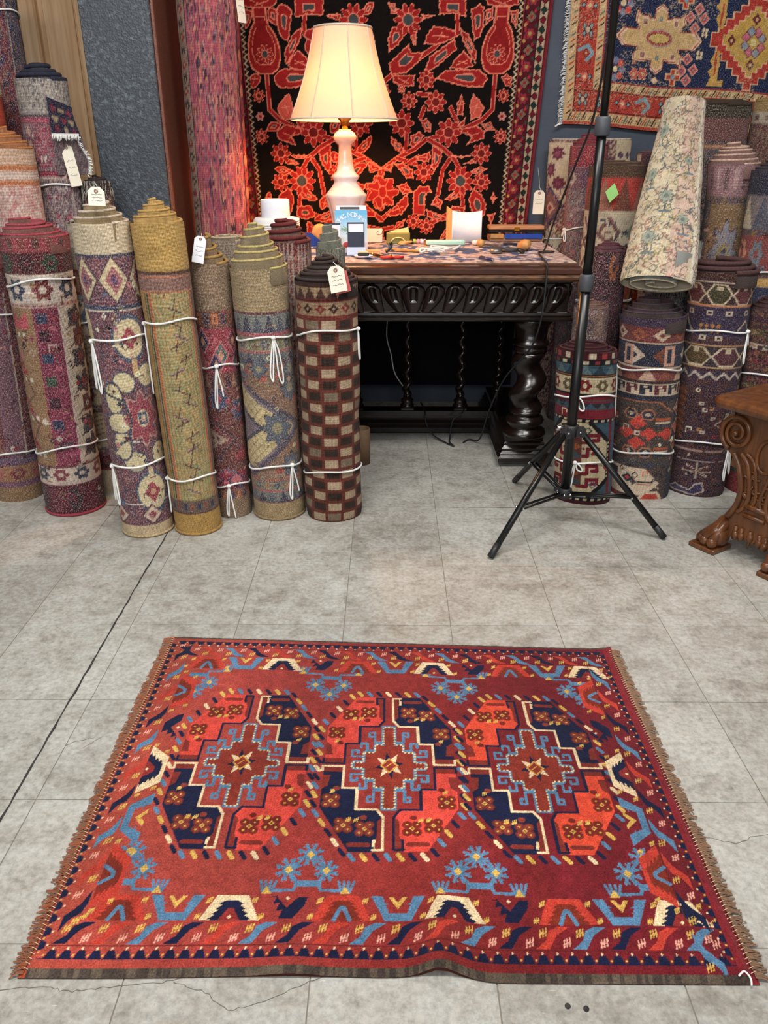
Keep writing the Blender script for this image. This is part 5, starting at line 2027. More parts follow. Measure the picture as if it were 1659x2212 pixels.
def p_purple(c):
    busy(c, [(58, 40, 58), (76, 42, 48), (48, 40, 62), (84, 50, 44)], 40, 110, 141)
    band(c, .965, 1.01, (70, 44, 40))
    band(c, .865, .955, (62, 42, 44), 'hex', (92, 46, 50), (64, 60, 40), 5)
    band(c, .955, .962, (190, 170, 150)).rect(-1.3, 1.3, .858, .866, (176, 120, 84))
    band(c, .73, .858, (58, 46, 70))
    for x in (-.6, -.15, .25, .7):
        c.rect(x - .07, x + .07, .82, .842, (190, 172, 150)).rect(x - .035, x + .035, .826, .836, (58, 46, 70))
    c.line([(-1.0, .74), (-.75, .81), (-.5, .74)], .06, (176, 160, 140)).line([(.5, .76), (.7, .80), (.85, .76)], .04, (176, 160, 140))
    for i in range(8):
        c.diam(-.3 + .12 * (i % 4), .755 + .022 * (i // 4), .05, .01, (176, 120, 60))
    for x in (-.25, .1):
        c.rect(x - .07, x + .07, .715, .735, (190, 172, 150)).rect(x - .03, x + .03, .72, .73, (58, 40, 58))
    band(c, .60, .69, (56, 46, 52), 'hex', (84, 66, 40), (82, 44, 52), 4)
    band(c, .69, .697, (190, 140, 90)).rect(-1.3, 1.3, .593, .60, (190, 150, 110))
    band(c, .545, .58, (58, 44, 62), 'zig', (186, 170, 156), None, 9)
    c.poly([(-.72, .25), (-.50, .25), (-.44, .50), (-.66, .50)], (104, 58, 40))
    for q in range(7):
        c.line([(-.78, .27 + q * .034), (-.58, .285 + q * .034), (-.44, .27 + q * .034)], .05, (140, 78, 46))
    rr = random.Random(6)
    for i in range(22):
        x, y = rr.uniform(-.2, .9), rr.uniform(.26, .53)
        cc = rr.choice([(176, 124, 62), (150, 52, 56), (190, 176, 160), (80, 60, 110)])
        c.rect(x - .05, x + .05, y - .008, y + .008, cc).rect(x - .02, x + .02, y - .003, y + .003, (58, 40, 48))
    c.poly([(.25, .345), (.5, .375), (.95, .375), (.95, .315), (.5, .315)], (70, 44, 48), (176, 160, 144), .03)
    for q in range(5):
        c.line([(.55 + q * .08, .375), (.62 + q * .08, .41)], .03, (176, 160, 144)).line([(.55 + q * .08, .315), (.62 + q * .08, .28)], .03, (176, 160, 144))
    band(c, .215, .222, (150, 120, 110)).rect(-1.3, 1.3, .19, .215, (64, 40, 44))
    c.line([(-1.0, .17), (.6, .17)], .025, (160, 140, 130))
    for a in range(8):
        an = a * PI / 4
        c.line([(.0, .125), (.3 * math.cos(an), .125 + .032 * math.sin(an))], .05, (176, 156, 140))
        c.line([(.0, .125), (.26 * math.cos(an), .125 + .028 * math.sin(an))], .02, (84, 44, 50))
    c.poly([(-.7, .02), (-.45, .045), (-.1, .03), (.0, .06), (.15, .07), (.2, .03), (.0, .01)], (60, 52, 84), (176, 160, 150), .03)


rolled('dark purple folded tribal rug roll with a chocolate brown folded top', (1.172, 2.79, 0), (1.168, 2.86, .80), .106, p_purple, (64, 42, 50), detail=(110, .03, .56), ry=.082, turns=2.5, cone=.03, lip=(82, 52, 50), wall=(64, 44, 42), seed=33, n=(110, 200), mat='back_soft', group=GR2, liprad=.009, bell=.10,
       ties=((.745, .88, (.11, .05), .008), (.245, .75, (.14, .12), .01)), lump=.016)


def p_darkred(c):
    busy(c, [(84, 34, 44), (62, 40, 48), (104, 42, 48), (50, 54, 50), (120, 84, 60)], 40, 110, 151)
    for i, y in enumerate(np.arange(.45, 1.0, .07)):
        band(c, y, y + .03, [(110, 46, 52), (190, 170, 150), (90, 76, 50), (64, 36, 50)][i % 4], ['diam', 'key', 'diam', None][i % 4], (60, 36, 48), (160, 120, 90), 8)
    band(c, .0, .12, (118, 40, 46)).rect(-1.3, 1.3, .12, .20, (42, 60, 50))


rolled('deep red and green rug roll half hidden by the carved bench', (1.392, 2.805, 0), (1.375, 2.83, .675), .098, p_darkred, (84, 34, 44), turns=3, cone=.03, lip=(70, 36, 40), seed=34, n=(80, 140), mat='back_soft', group=GR2, ties=((.66, None, (), .01),))


def p_greypink(c):
    busy(c, [(110, 92, 92), (130, 70, 84), (84, 72, 84), (150, 130, 124), (96, 60, 62)], 60, 120, 161)
    band(c, .86, .97, (110, 84, 76), 'diam', (70, 56, 70), (140, 110, 96), 7)


rolled('grey and pink worn rug roll wedged behind the teal kilim roll', (.722, 2.856, 0), (.722, 2.856, .675), .062, p_greypink, (110, 92, 92), turns=3, cone=.02, lip=(120, 86, 74), seed=35, n=(70, 120), group=GR2)


def p_darkfloral(c):
    busy(c, [(72, 34, 48), (50, 34, 44), (96, 52, 66), (84, 44, 60)], 60, 120, 171)
    band(c, .86, 1.01, (60, 30, 40), 'flower', (150, 84, 50), (90, 44, 60), 6)


rolled('dark plum floral rug roll in the gap beside the table edge', (.812, 3.035, 0), (.812, 3.05, .845), .070, p_darkfloral, (72, 34, 48), turns=3, cone=.03, lip=(90, 44, 56), seed=36, n=(70, 110), group=GR2)


def p_creamtree(c):
    k = c.k
    c.rect(-9, 9, -1, 2, (208, 194, 166))
    rr = random.Random(12)
    c.rect(.1, .55, 0, 1, (206, 178, 160)).rect(.62, .70, -1, 2, (226, 214, 196)).rect(.70, 1.3, -1, 2, (204, 190, 172))
    for i in range(820):
        x, y = rr.uniform(-1.15, 1.15), rr.uniform(0, 1)
        if .6 < x < .72:
            continue
        cc = rr.choice([(112, 110, 104), (132, 122, 110), (96, 104, 108), (150, 124, 110), (170, 120, 110), (176, 160, 110)])
        a = rr.uniform(0, 6.3)
        L_ = rr.uniform(.05, .15)
        p = [(x, y), (x + L_ * math.cos(a), y + L_ * k * math.sin(a)), (x + L_ * math.cos(a + .9) * 1.3, y + L_ * k * 1.3 * math.sin(a + .9))]
        c.line(p, .021, cc)
    for x, y, s in ((-.5, .80, .17), (-.1, .42, .15), (-.55, .55, .14), (-.3, .2, .15), (.3, .62, .10), (.32, .30, .12)):
        c.flower(x, y, s, s * k, (160, 166, 150), (120, 130, 126), 7, (110, 112, 104), .02)
        c.line([(x, y - s * k), (x + .04, y - s * k - .045)], .03, (100, 104, 104)).line([(x - .08, y - s * k - .05), (x + .14, y - s * k - .05)], .04, (110, 124, 130))


cr = rolled('cream pictorial rug of small trees, loosely rolled and propped atop the stack', (.905, 2.745, .768), (1.100, 3.30, 1.345), .125, p_creamtree, (208, 194, 166), detail=(0, .1, .9), ry=.046, r1=.072, turns=1.9, cone=.0, lip=(206, 192, 166), wall=(166, 168, 162), seed=37, n=(110, 190), mat='flat', shear=False, capb=True, group=GR2, pitch=.052, jitter=.002, liprad=.0035, lump=.03)


def p_creamfold(c):
    CRM = (206, 186, 156)
    busy(c, [(120, 72, 76), (150, 112, 104), (84, 60, 84), (186, 160, 134)], 50, 130, 181)
    c.poly([(-.95, .99), (-.1, .99), (-.15, .80), (-.45, .78), (-.85, .88)], CRM)
    c.poly([(-.95, .66), (-.55, .72), (-.35, .66), (-.6, .55), (-.95, .52)], CRM)
    for x, y in ((-.55, .955), (-.72, .90), (-.5, .855), (-.65, .62)):
        c.flower(x, y, .17, .026, (110, 44, 66), (150, 70, 90), 8)
    c.poly([(-.95, .80), (-.7, .84), (-.4, .78), (-.7, .70)], (130, 84, 80), (70, 56, 90), .05).diam(-.68, .77, .15, .024, (196, 160, 140)).diam(-.68, .77, .07, .012, (140, 40, 60))
    c.rect(.45, 1.3, .88, 1.0, CRM)
    for x in (.55, .75, .9):
        c.diam(x, .95, .08, .014, (90, 66, 90))


rolled('cream and maroon floral rug folded flat and stood against the slate wall', (.905, 3.83, 0), (.885, 3.845, 1.225), .178, p_creamfold, (150, 112, 104), ry=.040, turns=2, cone=.005, lip=(200, 182, 160), seed=38, n=(110, 170), mat='back_soft', group=GR2, name='folded_rug', ties=((.66, -.98, (.12, .14)),), pitch=.02,
       tags=())


def p_greyroll(c):
    busy(c, [(112, 104, 108), (130, 74, 88), (92, 96, 100), (96, 66, 84), (140, 126, 124)], 60, 120, 191)
    band(c, .93, 1.01, (140, 44, 58), 'dash', (110, 36, 50), (160, 60, 64), 9)
    band(c, .86, .93, (110, 70, 84), 'diam', (186, 166, 150), (84, 60, 84), 5)
    c.rect(-1.2, -.78, 0, .86, (150, 60, 78))


rolled('grey and rose rug roll with a bright red spiral top against the wall', (.850, 3.685, 0), (.852, 3.70, 1.20), .080, p_greyroll, (112, 104, 108), turns=3, cone=.045, lip=(150, 44, 56), wall=(130, 44, 56), seed=39, n=(70, 140), group=GR2, ties=((.72, -.7, (.03, .05)),))


def p_greentag(c):
    band(c, .965, 1.01, (84, 62, 48))
    c.rect(-9, 9, 0, .965, (110, 62, 54))
    band(c, .855, .965, (176, 62, 54), 'tooth', (112, 62, 50), (150, 100, 84), 6)
    band(c, .64, .855, (186, 172, 148))
    for x in (-.75, -.05, .65):
        for d in (-1, 1):
            c.line([(x, .75 + d * .08), (x + .25, .75 + d * .03), (x, .75), (x - .25, .75 + d * .03), (x - .1, .75 + d * .06)], .09, (112, 74, 74) if x < 0 else (120, 132, 112))
    band(c, .635, .642, (84, 86, 62))
    band(c, .50, .635, (166, 66, 54), 'tooth', (176, 130, 80), (130, 60, 50), 7)
    c.rect(-9, 9, 0, .50, (40, 46, 64))
    c.poly([(-.9, .36), (-.5, .47), (-.2, .38), (-.5, .24)], (190, 124, 70), (130, 56, 44), .06)
    c.rect(.4, .5, 0, .5, (176, 120, 80)).rect(.6, .72, 0, .5, (60, 66, 60))


gt = rolled('red, white and brown tribal rug folded upright, green sticker on its face', (.895, 3.365, 0), (.895, 3.375, 1.125), .110, p_greentag, (110, 62, 54), ry=.058, turns=2, cone=.02, lip=(96, 70, 54), wall=(84, 60, 46), seed=40, n=(90, 150), mat='back_soft', group=GR2, name='folded_rug', pitch=.02, ties=((.545, -.35, (.02,)), (.542, .35, (-.14,))), bell=.0)
M['green_card'] = pm('green_sticker', (150, 206, 120), (142, 198, 112), .7, 20)
yw = frame_to_cam((.895, 3.365))
MB().add([(-.026, 0, 0), (0, 0, -.036), (.026, 0, 0), (0, 0, .036), (-.026, -.001, 0), (0, -.001, -.036), (.026, -.001, 0), (0, -.001, .036)], [(0, 1, 2, 3), (7, 6, 5, 4), (0, 4, 5, 1), (1, 5, 6, 2), (2, 6, 7, 3), (3, 7, 4, 0)], False,
         Matrix.Translation((-.03, -.066, 1.03)) @ Matrix.Rotation(yw, 4, 'Z') @ Matrix.Rotation(.15, 4, 'Y')).build('sticker', M['green_card'], gt)


def p_darkkilim(c):
    busy(c, [(84, 56, 56), (60, 56, 64), (140, 110, 96), (120, 50, 48)], 30, 70, 201)
    band(c, .9, 1.01, (96, 60, 64), 'box', (196, 170, 140), (70, 50, 60), 6)
    band(c, .45, .62, (110, 40, 42), 'dash', (60, 60, 66), (190, 170, 160), 9)


rolled('charcoal and brick kilim folded upright behind the cream rug', (1.085, 3.48, 0), (1.08, 3.49, 1.17), .080, p_darkkilim, (84, 56, 56), ry=.05, turns=2, cone=.01, lip=(110, 76, 76), seed=41, n=(60, 110), mat='back_soft', group=GR2, name='folded_rug', pitch=.018, ties=((.56, None, (), .004),))


def p_navystack(c):
    for i, y in enumerate(np.arange(0, 1.0, .045)):
        band(c, y, y + .046, [(32, 36, 58), (44, 52, 84), (130, 72, 50), (30, 34, 56), (150, 120, 66), (60, 66, 100)][i % 6], 'diam' if i % 6 in (4, 5) else None, (90, 84, 60), (60, 60, 84), 4)


rolled('navy banded rug folded in layers behind the cream pictorial rug', (1.105, 3.235, 0), (1.105, 3.245, 1.10), .075, p_navystack, (36, 40, 62), ry=.055, turns=2, cone=.012, lip=(150, 84, 54), seed=42, n=(60, 130), mat='back_soft', group=GR2, name='folded_rug', pitch=.018, liprad=.007)


def p_shaggy(c):
    busy(c, [(70, 66, 70), (110, 108, 104), (50, 46, 54)], 50, 80, 211)


rolled('dark grey shaggy rug roll with a mop of pale fringe', (1.060, 3.005, 0), (1.060, 3.01, .875), .068, p_shaggy, (80, 74, 76), turns=2, cone=.01, lip=(90, 86, 84), seed=43, n=(60, 100), group=GR2, fringe_top=(330, .20, (168, 166, 160)))


def p_brownspin(c):
    busy(c, [(104, 84, 70), (84, 70, 90), (130, 104, 74), (96, 62, 60), (76, 84, 104)], 50, 120, 221)
    band(c, .90, 1.01, (150, 110, 116), 'dash', (110, 80, 84), (176, 140, 140), 12)
    c.rect(-.5, .6, .55, .88, (134, 104, 72))
    c.flower(.05, .72, .42, .11, (130, 126, 136), (120, 116, 84), 8, (84, 60, 66), .04)
    c.flower(.05, .72, .2, .05, (150, 130, 90), (96, 96, 120), 8)
    band(c, .53, .555, (160, 126, 110))
    c.flower(.1, .40, .45, .10, (124, 134, 156), (176, 130, 100), 6)
    c.poly([(-.6, .45), (-.35, .45), (-.45, .52)], (90, 50, 60), (190, 160, 150), .04)


rolled('brown and slate rug roll with a pink and cream stepped spiral top', (1.290, 3.175, 0), (1.275, 3.19, 1.135), .082, p_brownspin, (104, 84, 70), turns=5, cone=.07, lip=(206, 170, 150), wall=(130, 90, 84), seed=44, n=(80, 140), group=GR2, pitch=.012, bell=.14)


def p_bluekilim(c):
    c.rect(-9, 9, -1, 2, (96, 56, 54))
    busy(c, [(96, 62, 60), (120, 90, 84), (76, 76, 84)], 50, 90, 231)
    band(c, .93, 1.01, (44, 44, 60))
    band(c, .83, .93, (120, 108, 108), 'tooth', (186, 176, 150), (84, 84, 96), 6)
    band(c, .70, .81, (130, 66, 64), 'flower', (196, 140, 110), (110, 116, 124), 6)
    band(c, .655, .68, (190, 150, 90)).rect(-1.3, 1.3, .60, .655, (62, 66, 92))
    c.rect(-1.0, .0, .22, .58, (86, 100, 116))
    c.diam(-.5, .34, .36, .10, (130, 56, 44), (196, 160, 120), .05)
    c.rect(-.53, -.47, .34, .55, (196, 150, 120)).rect(-.75, -.3, .53, .57, (150, 60, 50))
    c.rect(.0, .06, 0, .6, (196, 160, 120))


rolled('brick and slate-blue kilim roll with two white ties beside the brown roll', (1.392, 3.010, 0), (1.372, 3.02, 1.115), .092, p_bluekilim, (96, 56, 54), turns=3, cone=.03, lip=(50, 46, 56), seed=45, n=(80, 150), mat='back_soft', group=GR2, ties=((.69, None, (), .01), (.30, -.30, (-.02,), .03), (.31, -.25, (.16,), -.01)))


def p_darkfold(c):
    busy(c, [(104, 56, 60), (60, 54, 64), (130, 90, 84), (84, 66, 60), (48, 56, 70)], 60, 150, 241)
    band(c, .965, 1.01, (50, 40, 30))
    band(c, .90, .965, (104, 62, 60))
    band(c, .885, .892, (186, 130, 90))
    busy(c, [(52, 56, 66), (76, 70, 74), (110, 84, 84)], 60, 150, 244, -2, 2, .6, .885)


rolled('wide wine and slate rug folded high against the wall under the navy rug', (1.335, 3.62, 0), (1.325, 3.635, 1.35), .150, p_darkfold, (104, 56, 60), ry=.055, turns=2.2, cone=.01, lip=(60, 48, 34), wall=(56, 44, 34), seed=46, n=(100, 150), group=GR2, name='folded_rug', pitch=.018, liprad=.009)


def p_brownfold(c):
    busy(c, [(110, 80, 66), (130, 104, 84), (84, 56, 50), (96, 40, 48)], 60, 150, 251)
    band(c, .94, .975, (176, 160, 140), 'dash', (110, 90, 84), (90, 60, 60), 9)
    band(c, .975, 1.01, (150, 120, 70))


rolled('tawny brown rug folded high beside the wine and slate one', (1.625, 3.60, 0), (1.615, 3.61, 1.36), .125, p_brownfold, (110, 80, 66), ry=.055, turns=2.2, cone=.01, lip=(150, 120, 70), seed=47, n=(70, 130), group=GR2, name='folded_rug', pitch=.018, liprad=.008)


def p_maroonshort(c):
    busy(c, [(110, 36, 50), (84, 30, 42), (120, 70, 60)], 40, 100, 261)
    band(c, .80, .84, (150, 120, 90), 'dash', (96, 60, 56), (120, 110, 90), 8)


rolled('plain maroon rug roll standing behind the purple tribal roll', (1.50, 3.215, 0), (1.49, 3.22, 1.22), .075, p_maroonshort, (104, 36, 48), turns=3, cone=.03, lip=(90, 34, 46), seed=48, n=(60, 110), group=GR2)
# white shipping tag hung from the end of the wall rug above the table
tg = thing('swing_tag', 'blank cream card tag hanging beside the black rug above the table', 'tag', (.672, 3.80, 1.02))
add_tag(tg, (0, 0, 0), .050, .10, 0, 0, 'paper', 0, 2)
MB().tube([(0, .012, .012), (.004, .06, .05), (.006, .118, .09)], .0012, 4).build('string', M['cord'], tg)

# ------------------------------------------------------------------ carved table
TX, TY = .09, 3.40
tb = thing('library_table', 'dark carved table with gadrooned apron and twisted legs', 'table', (TX, TY, 0))


def slab(mb, hx, hy, prof, cx=0, cy=0):
    """rectangular moulding: prof = [(outset, z)] swept round a rectangle"""
    n = 4
    vs, fs = [], []
    for o, z in prof:
        vs += [(cx - hx - o, cy - hy - o, z), (cx + hx + o, cy - hy - o, z), (cx + hx + o, cy + hy + o, z), (cx - hx - o, cy + hy + o, z)]
    for k in range(len(prof) - 1):
        for i in range(4):
            fs.append((k * 4 + i, k * 4 + (i + 1) % 4, k * 4 + 4 + (i + 1) % 4, k * 4 + 4 + i))
    fs += [(3, 2, 1, 0), tuple(4 * (len(prof) - 1) + i for i in range(4))]
    mb.add(vs, fs)
    return mb


HX, HY = .590, .450
slab(MB(), HX, HY, [(.0, .772), (.018, .774), (.018, .790), (.012, .797), (.006, .80)]).build('table_top', M['top_wood'], tb)
M['worn_edge'] = pm('worn_gilt_edge', (120, 84, 54), (52, 32, 24), .3, 26, coat=.3, stretch=(1, 5, 5))
slab(MB(), HX, HY, [(.0, .745), (.014, .748), (.021, .755), (.023, .762), (.020, .769), (.012, .773)]).build('edge_moulding', M['worn_edge'], tb)
slab(MB(), HX - .015, HY - .015, [(.0, .62), (-.004, .635), (-.004, .735), (.004, .74), (.006, .75)]).build('apron', M['dark_wood'], tb)
slab(MB(), HX - .015, HY - .015, [(.0, .600), (.010, .602), (.018, .609), (.018, .615), (.010, .619), (.013, .624), (.010, .632), (.0, .636)]).build('lower_moulding', M['dark_wood'], tb)


def gadroon(w, h, slant, mid=False):
    nu, nv = 25, 26
    P = np.zeros((nv, nu, 3))
    for j in range(nv):
        v = j / (nv - 1)
        ww = w * math.sqrt(max(1e-4, 1 - max(0, (.30 - v) / .30) ** 2)) * (1 - .55 * max(0, (v - .35) / .65) ** 1.5)
        cx = slant * max(0, v - .25) ** 1.6 * .055
        hh = .026 * (1 - .55 * v) * math.sqrt(max(0, 1 - max(0, (.22 - v) / .22) ** 2))
        for i in range(nu):
            u = -1 + 2 * i / (nu - 1)
            b = math.sqrt(max(0, 1 - u * u))
            y = hh * (.25 + .75 * b) * (1 if abs(u) < .999 else 0)
            # carved tongue down the middle
            du = abs(u - slant * .12) / .34
            if .14 < v < .62 and du < 1:
                y -= hh * .85 * (1 - du ** 4) * min(1, (v - .14) / .05)
            elif v >= .62 and du < 1.3:
                y += .004 * (1 - (du / 1.3) ** 2) * (1 - v)
            P[j, i] = (cx + u * ww / 2, -y, -v * h)
    return P


gm = {}
for nm, (w, sl) in {'mid': (.088, 0), 'r': (.073, -1), 'l': (.073, 1)}.items():
    o = grid_mesh('gadroon', gadroon(w, .104, sl), M['dark_wood'], tb)
    gm[nm] = o.data
    bpy.data.objects.remove(o)


def put_g(nm, x, y, rz):
    o = bpy.data.objects.new('gadroon', gm[nm])
    link(o, tb)
    o.location = (x, y, .738)
    o.rotation_euler = (0, 0, rz)


yf = -(HY - .015) + .004
put_g('mid', 0, yf, 0)
for i in range(1, 8):
    x = .081 + (i - 1) * .0755
    put_g('r', x, yf, 0)
    put_g('l', -x, yf, 0)
for i in range(-5, 6):
    put_g('r' if i > 0 else 'l', HX - .019, i * .0755, PI / 2)


def twist(mb, cx, cy, z0, z1, r, off, pitch, taper=0.0, n=18, hand=1):
    secs = []
    m = int((z1 - z0) / pitch * 18)
    for j in range(m + 1):
        t = j / m
        z = z0 + (z1 - z0) * t
        a = hand * 2 * PI * (z - z0) / pitch
        e = min(1, t / .06, (1 - t) / .06)
        k = 1 - taper * t
        ox, oy = off * e * k * math.cos(a), off * e * k * math.sin(a)
        secs.append([(cx + ox + r * k * math.cos(b), cy + oy + r * k * math.sin(b), z) for b in [2 * PI * i / n for i in range(n)]])
    sweep_sections(mb, secs)


def bigleg(x, y):
    root = MB()
    root.lathe([(.082, .125), (.086, .135), (.082, .150), (.066, .158), (.062, .168), (.074, .180), (.076, .192), (.070, .203), (.056, .208), (.054, .216), (.062, .222), (.060, .232)], 36, c=(x, y))
    lg = root.build('leg', M['dark_wood'], tb)
    root = MB()
    root.lathe([(.050, .462), (.066, .468), (.066, .485), (.058, .490), (.072, .497), (.070, .508), (.060, .514), (.064, .56), (.070, .575), (.076, .58), (.076, .602)], 36, c=(x, y))
    root.build('capital', M['dark_wood'], lg)
    t = MB()
    twist(t, x, y, .225, .475, .058, .015, .135)
    t.build('twist', M['dark_wood'], lg)


bigleg(.462, -.335)
bigleg(-.462, -.335)
for sx in (-1, 1):
    slab(MB(), .085, .375, [(.018, .020), (.022, .024), (.022, .040), (.012, .050), (.014, .056), (.004, .066), (.006, .076), (-.004, .088), (-.002, .096), (-.008, .104), (-.008, .126)], sx * .462, .005).build('plinth', M['dark_wood'], tb)
    for sy in (-.30, .32):
        MB().ell((sx * .462, sy, .013), (.05, .05, .013)).build('bun_foot', M['dark_wood'], tb)
slab(MB(), .39, .045, [(.012, .004), (.016, .010), (.016, .030), (.006, .042), (.008, .05), (-.004, .062), (-.002, .072), (-.008, .082), (-.008, .102)], 0, .09).build('stretcher', M['dark_wood'], tb)


def spindle(x, y):
    m = MB()
    m.box((x, y, .108), (.062, .062, .014), bev=.003)
    m.lathe([(.030, .113), (.032, .122), (.024, .130), (.029, .138), (.029, .146), (.020, .152), (.018, .165)], 24, c=(x, y))
    m.lathe([(.013, .50), (.02, .51), (.02, .52), (.015, .53), (.018, .60)], 20, c=(x, y))
    s = m.build('spindle', M['dark_wood'], tb)
    t = MB()
    twist(t, x, y, .16, .51, .018, .008, .072, .35)
    t.build('twist', M['dark_wood'], s)


for x in (-.236, -.005, .236):
    spindle(x, .09)
spindle(.43, .28)
spindle(-.43, .28)

MB().box((0, .405, .365), (1.02, .014, .47), None, .002).build('under_table_shade', pm('under_table_black', (12, 11, 12), (16, 14, 14), .85, 20, spec=.1), tb)  # added black sheet, stands in for the darkness under the table
# runner rug on the table top
ru = np.linspace(-.605, .600, 170)
rv = np.linspace(-.395, .44, 90)
U, V = np.meshgrid(ru, rv)
c = Cv(U, V, (176, 150, 146))
busy(c, [(186, 150, 146), (204, 182, 168), (150, 130, 140), (196, 164, 158)], 60, 40, 5)
n1 = vnoise(U.shape, (9, 16), 3)
blu = (np.abs(V + .02) < .30) & (n1 > .44) & (U < .52)
c.C[blu] = S((62, 84, 130))
n2 = vnoise(U.shape, (34, 60), 9)
c.C[(n2 > .66)] = S((206, 190, 182))
c.C[(n2 < .22)] = S((70, 66, 92))
c.rect(-1, 1, -.40, -.388, (206, 178, 140))
c.mottle(4, .15, (30, 50), .2)
tr = thing('table_runner', 'blue and pink worn rug spread over the carved table top', 'rug', (TX, TY, .80))
grid_mesh('pile', np.stack([U, V, .0045 + .0015 * vnoise(U.shape, (6, 9), 2) + .0008 * np.random.RandomState(1).rand(*U.shape)], -1), M['pile'], tr, c.C, np.stack([U, V], -1))
MB().box((-.0025, .0225, .002), (1.2, .83, .004)).build('backing', M['fringe'], tr)

# ------------------------------------------------------------------ lamp
LZ = .8072
lamp = thing('table_lamp', 'lit ivory ceramic lamp with pleated cream shade on the carved table', 'lamp', (-.176, 3.45, LZ))
prof = [(.062, 0), (.066, .006), (.066, .020), (.056, .028), (.046, .045), (.048, .058), (.054, .075), (.058, .10), (.066, .14), (.076, .175), (.083, .198), (.086, .206), (.080, .214), (.060, .236), (.050, .250), (.046, .262), (.054, .272), (.056, .279), (.046, .288), (.036, .298), (.030, .33), (.026, .37), (.0255, .395), (.034, .402), (.045, .414), (.046, .424), (.038, .436), (.026, .444), (.022, .450)]
mb = MB()
secs = []
for r, z in prof:
    fl = min(1, max(0, (z - .045) / .03)) * min(1, max(0, (.212 - z) / .012))
    ring = []
    for i in range(72):
        a = 2 * PI * i / 72
        k = 1 - fl * .085 * (1 - abs(math.cos(3 * a + .3)) ** .7) - fl * .02 * math.cos(6 * a + .6) * 0
        ring.append((r * k * math.cos(a), r * k * math.sin(a), z))
    secs.append(ring)
sweep_sections(mb, secs)
mb.build('base', M['ceramic'], lamp)
MB().lathe([(.012, .448), (.012, .462), (.016, .468), (.016, .474), (.028, .488), (.030, .492), (.010, .493), (.010, .56)], 24).build('brass_neck', M['brass'], lamp)


def shade_mat():
    t = NT('cream_silk_shade')
    out = t.t.nodes['Material Output']
    v = t.obj()
    n = t.noise(v, 60, 2)
    col = t.mix(n, (.76, .57, .42), (.70, .52, .38))
    d = t.n('ShaderNodeBsdfDiffuse')
    tr_ = t.n('ShaderNodeBsdfTranslucent')
    t.l(col, d.inputs[0])
    t.l(col, tr_.inputs[0])
    mx = t.n('ShaderNodeMixShader')
    mx.inputs[0].default_value = .075
    t.l(d.outputs[0], mx.inputs[1])
    t.l(tr_.outputs[0], mx.inputs[2])
    t.l(mx.outputs[0], out.inputs[0])
    return t.m


M['shade'] = shade_mat()
sz0, sz1, sr0, sr1 = .484, .792, .210, .108


def shade_pt(t, a, dr=0.0):
    r = sr0 + (sr1 - sr0) * t + .010 * math.sin(PI * t) * -1 + dr
    f = 1 - .012 * abs(math.sin(4 * (a - .2)))
    return (r * f * math.cos(a), r * f * math.sin(a), sz0 + (sz1 - sz0) * t)


sh = MB()
secs = [[shade_pt(t, 2 * PI * i / 64) for i in range(64)] for t in np.linspace(0, 1, 9)]
sweep_sections(sh, secs, cap=False)
sho = sh.build('shade', M['shade'], lamp)
M['trim'] = pm('shade_trim', (226, 208, 190), (214, 196, 178), .85, 60)
for q in range(8):
    a = .2 + q * PI / 4
    MB().tube([shade_pt(t, a, .0015) for t in np.linspace(0, 1, 9)], .0022, 5).build('seam_trim', M['trim'], sho)
for t in (0, 1):
    MB().tube([shade_pt(t, 2 * PI * i / 64, .001) for i in range(64)], .0042, 6, True).build('rim_trim', M['trim'], sho)
MB().tube([(0, 0, .56), (0, 0, .77)], .003, 6).tube([(-.108, 0, .785), (.108, 0, .785)], .002, 5).tube([(0, -.108, .785), (0, .108, .785)], .002, 5).build('harp', M['brass'], lamp)
t = NT('warm_bulb')
t.b.inputs['Emission Color'].default_value = (1, .62, .25, 1)
t.b.inputs['Emission Strength'].default_value = 6
nn = t.noise(t.obj(), 4, 1)
t.l(t.mix(nn, (1, .9, .75), (1, .88, .7)), t.b.inputs['Base Color'])
MB().ell((0, 0, .60), (.026, .026, .030)).build('bulb', t.m, lamp)
ld = bpy.data.lights.new('bulb_glow', 'POINT')
ld.energy = 36
ld.color = (1.0, .46, .14)
ld.shadow_soft_size = .045
lo = link(bpy.data.objects.new('bulb_glow', ld), lamp)
lo.location = (0, 0, .565)

# ------------------------------------------------------------------ tripod light stand
ts = thing('light_stand', 'black tripod light stand with tall pole before the stacked rugs', 'tripod', (.604, 2.487, 0))
feet = [(.325 - .604, 2.212 - 2.487), (.915 - .604, 2.354 - 2.487), (.493 - .604, 2.845 - 2.487)]
MB().tube([(0, 0, .10), (0, 0, .80)], .0165, 16).build('lower_tube', M['black_metal'], ts)
MB().tube([(0, 0, .80), (0, 0, 1.25)], .0140, 16).build('middle_tube', M['black_metal'], ts)
MB().tube([(0, 0, 1.25), (0, 0, 2.35)], .0115, 16).build('upper_tube', M['black_metal'], ts)
for z in (.785, 1.215):
    MB().lathe([(.020, z), (.022, z + .004), (.022, z + .045), (.019, z + .05)], 20).build('collar', M['grey_plastic'], ts)
hub = MB().lathe([(.022, .315), (.026, .318), (.026, .352), (.021, .356)], 20).build('hub', M['black_plastic'], ts)
MB().tube([(-.026, -.004, .345), (-.05, -.01, .347)], .009, 12).build('clamp_knob', M['chrome'], ts)
low = MB().lathe([(.021, .095), (.024, .098), (.024, .126), (.020, .13)], 20).build('lower_hub', M['black_plastic'], ts)
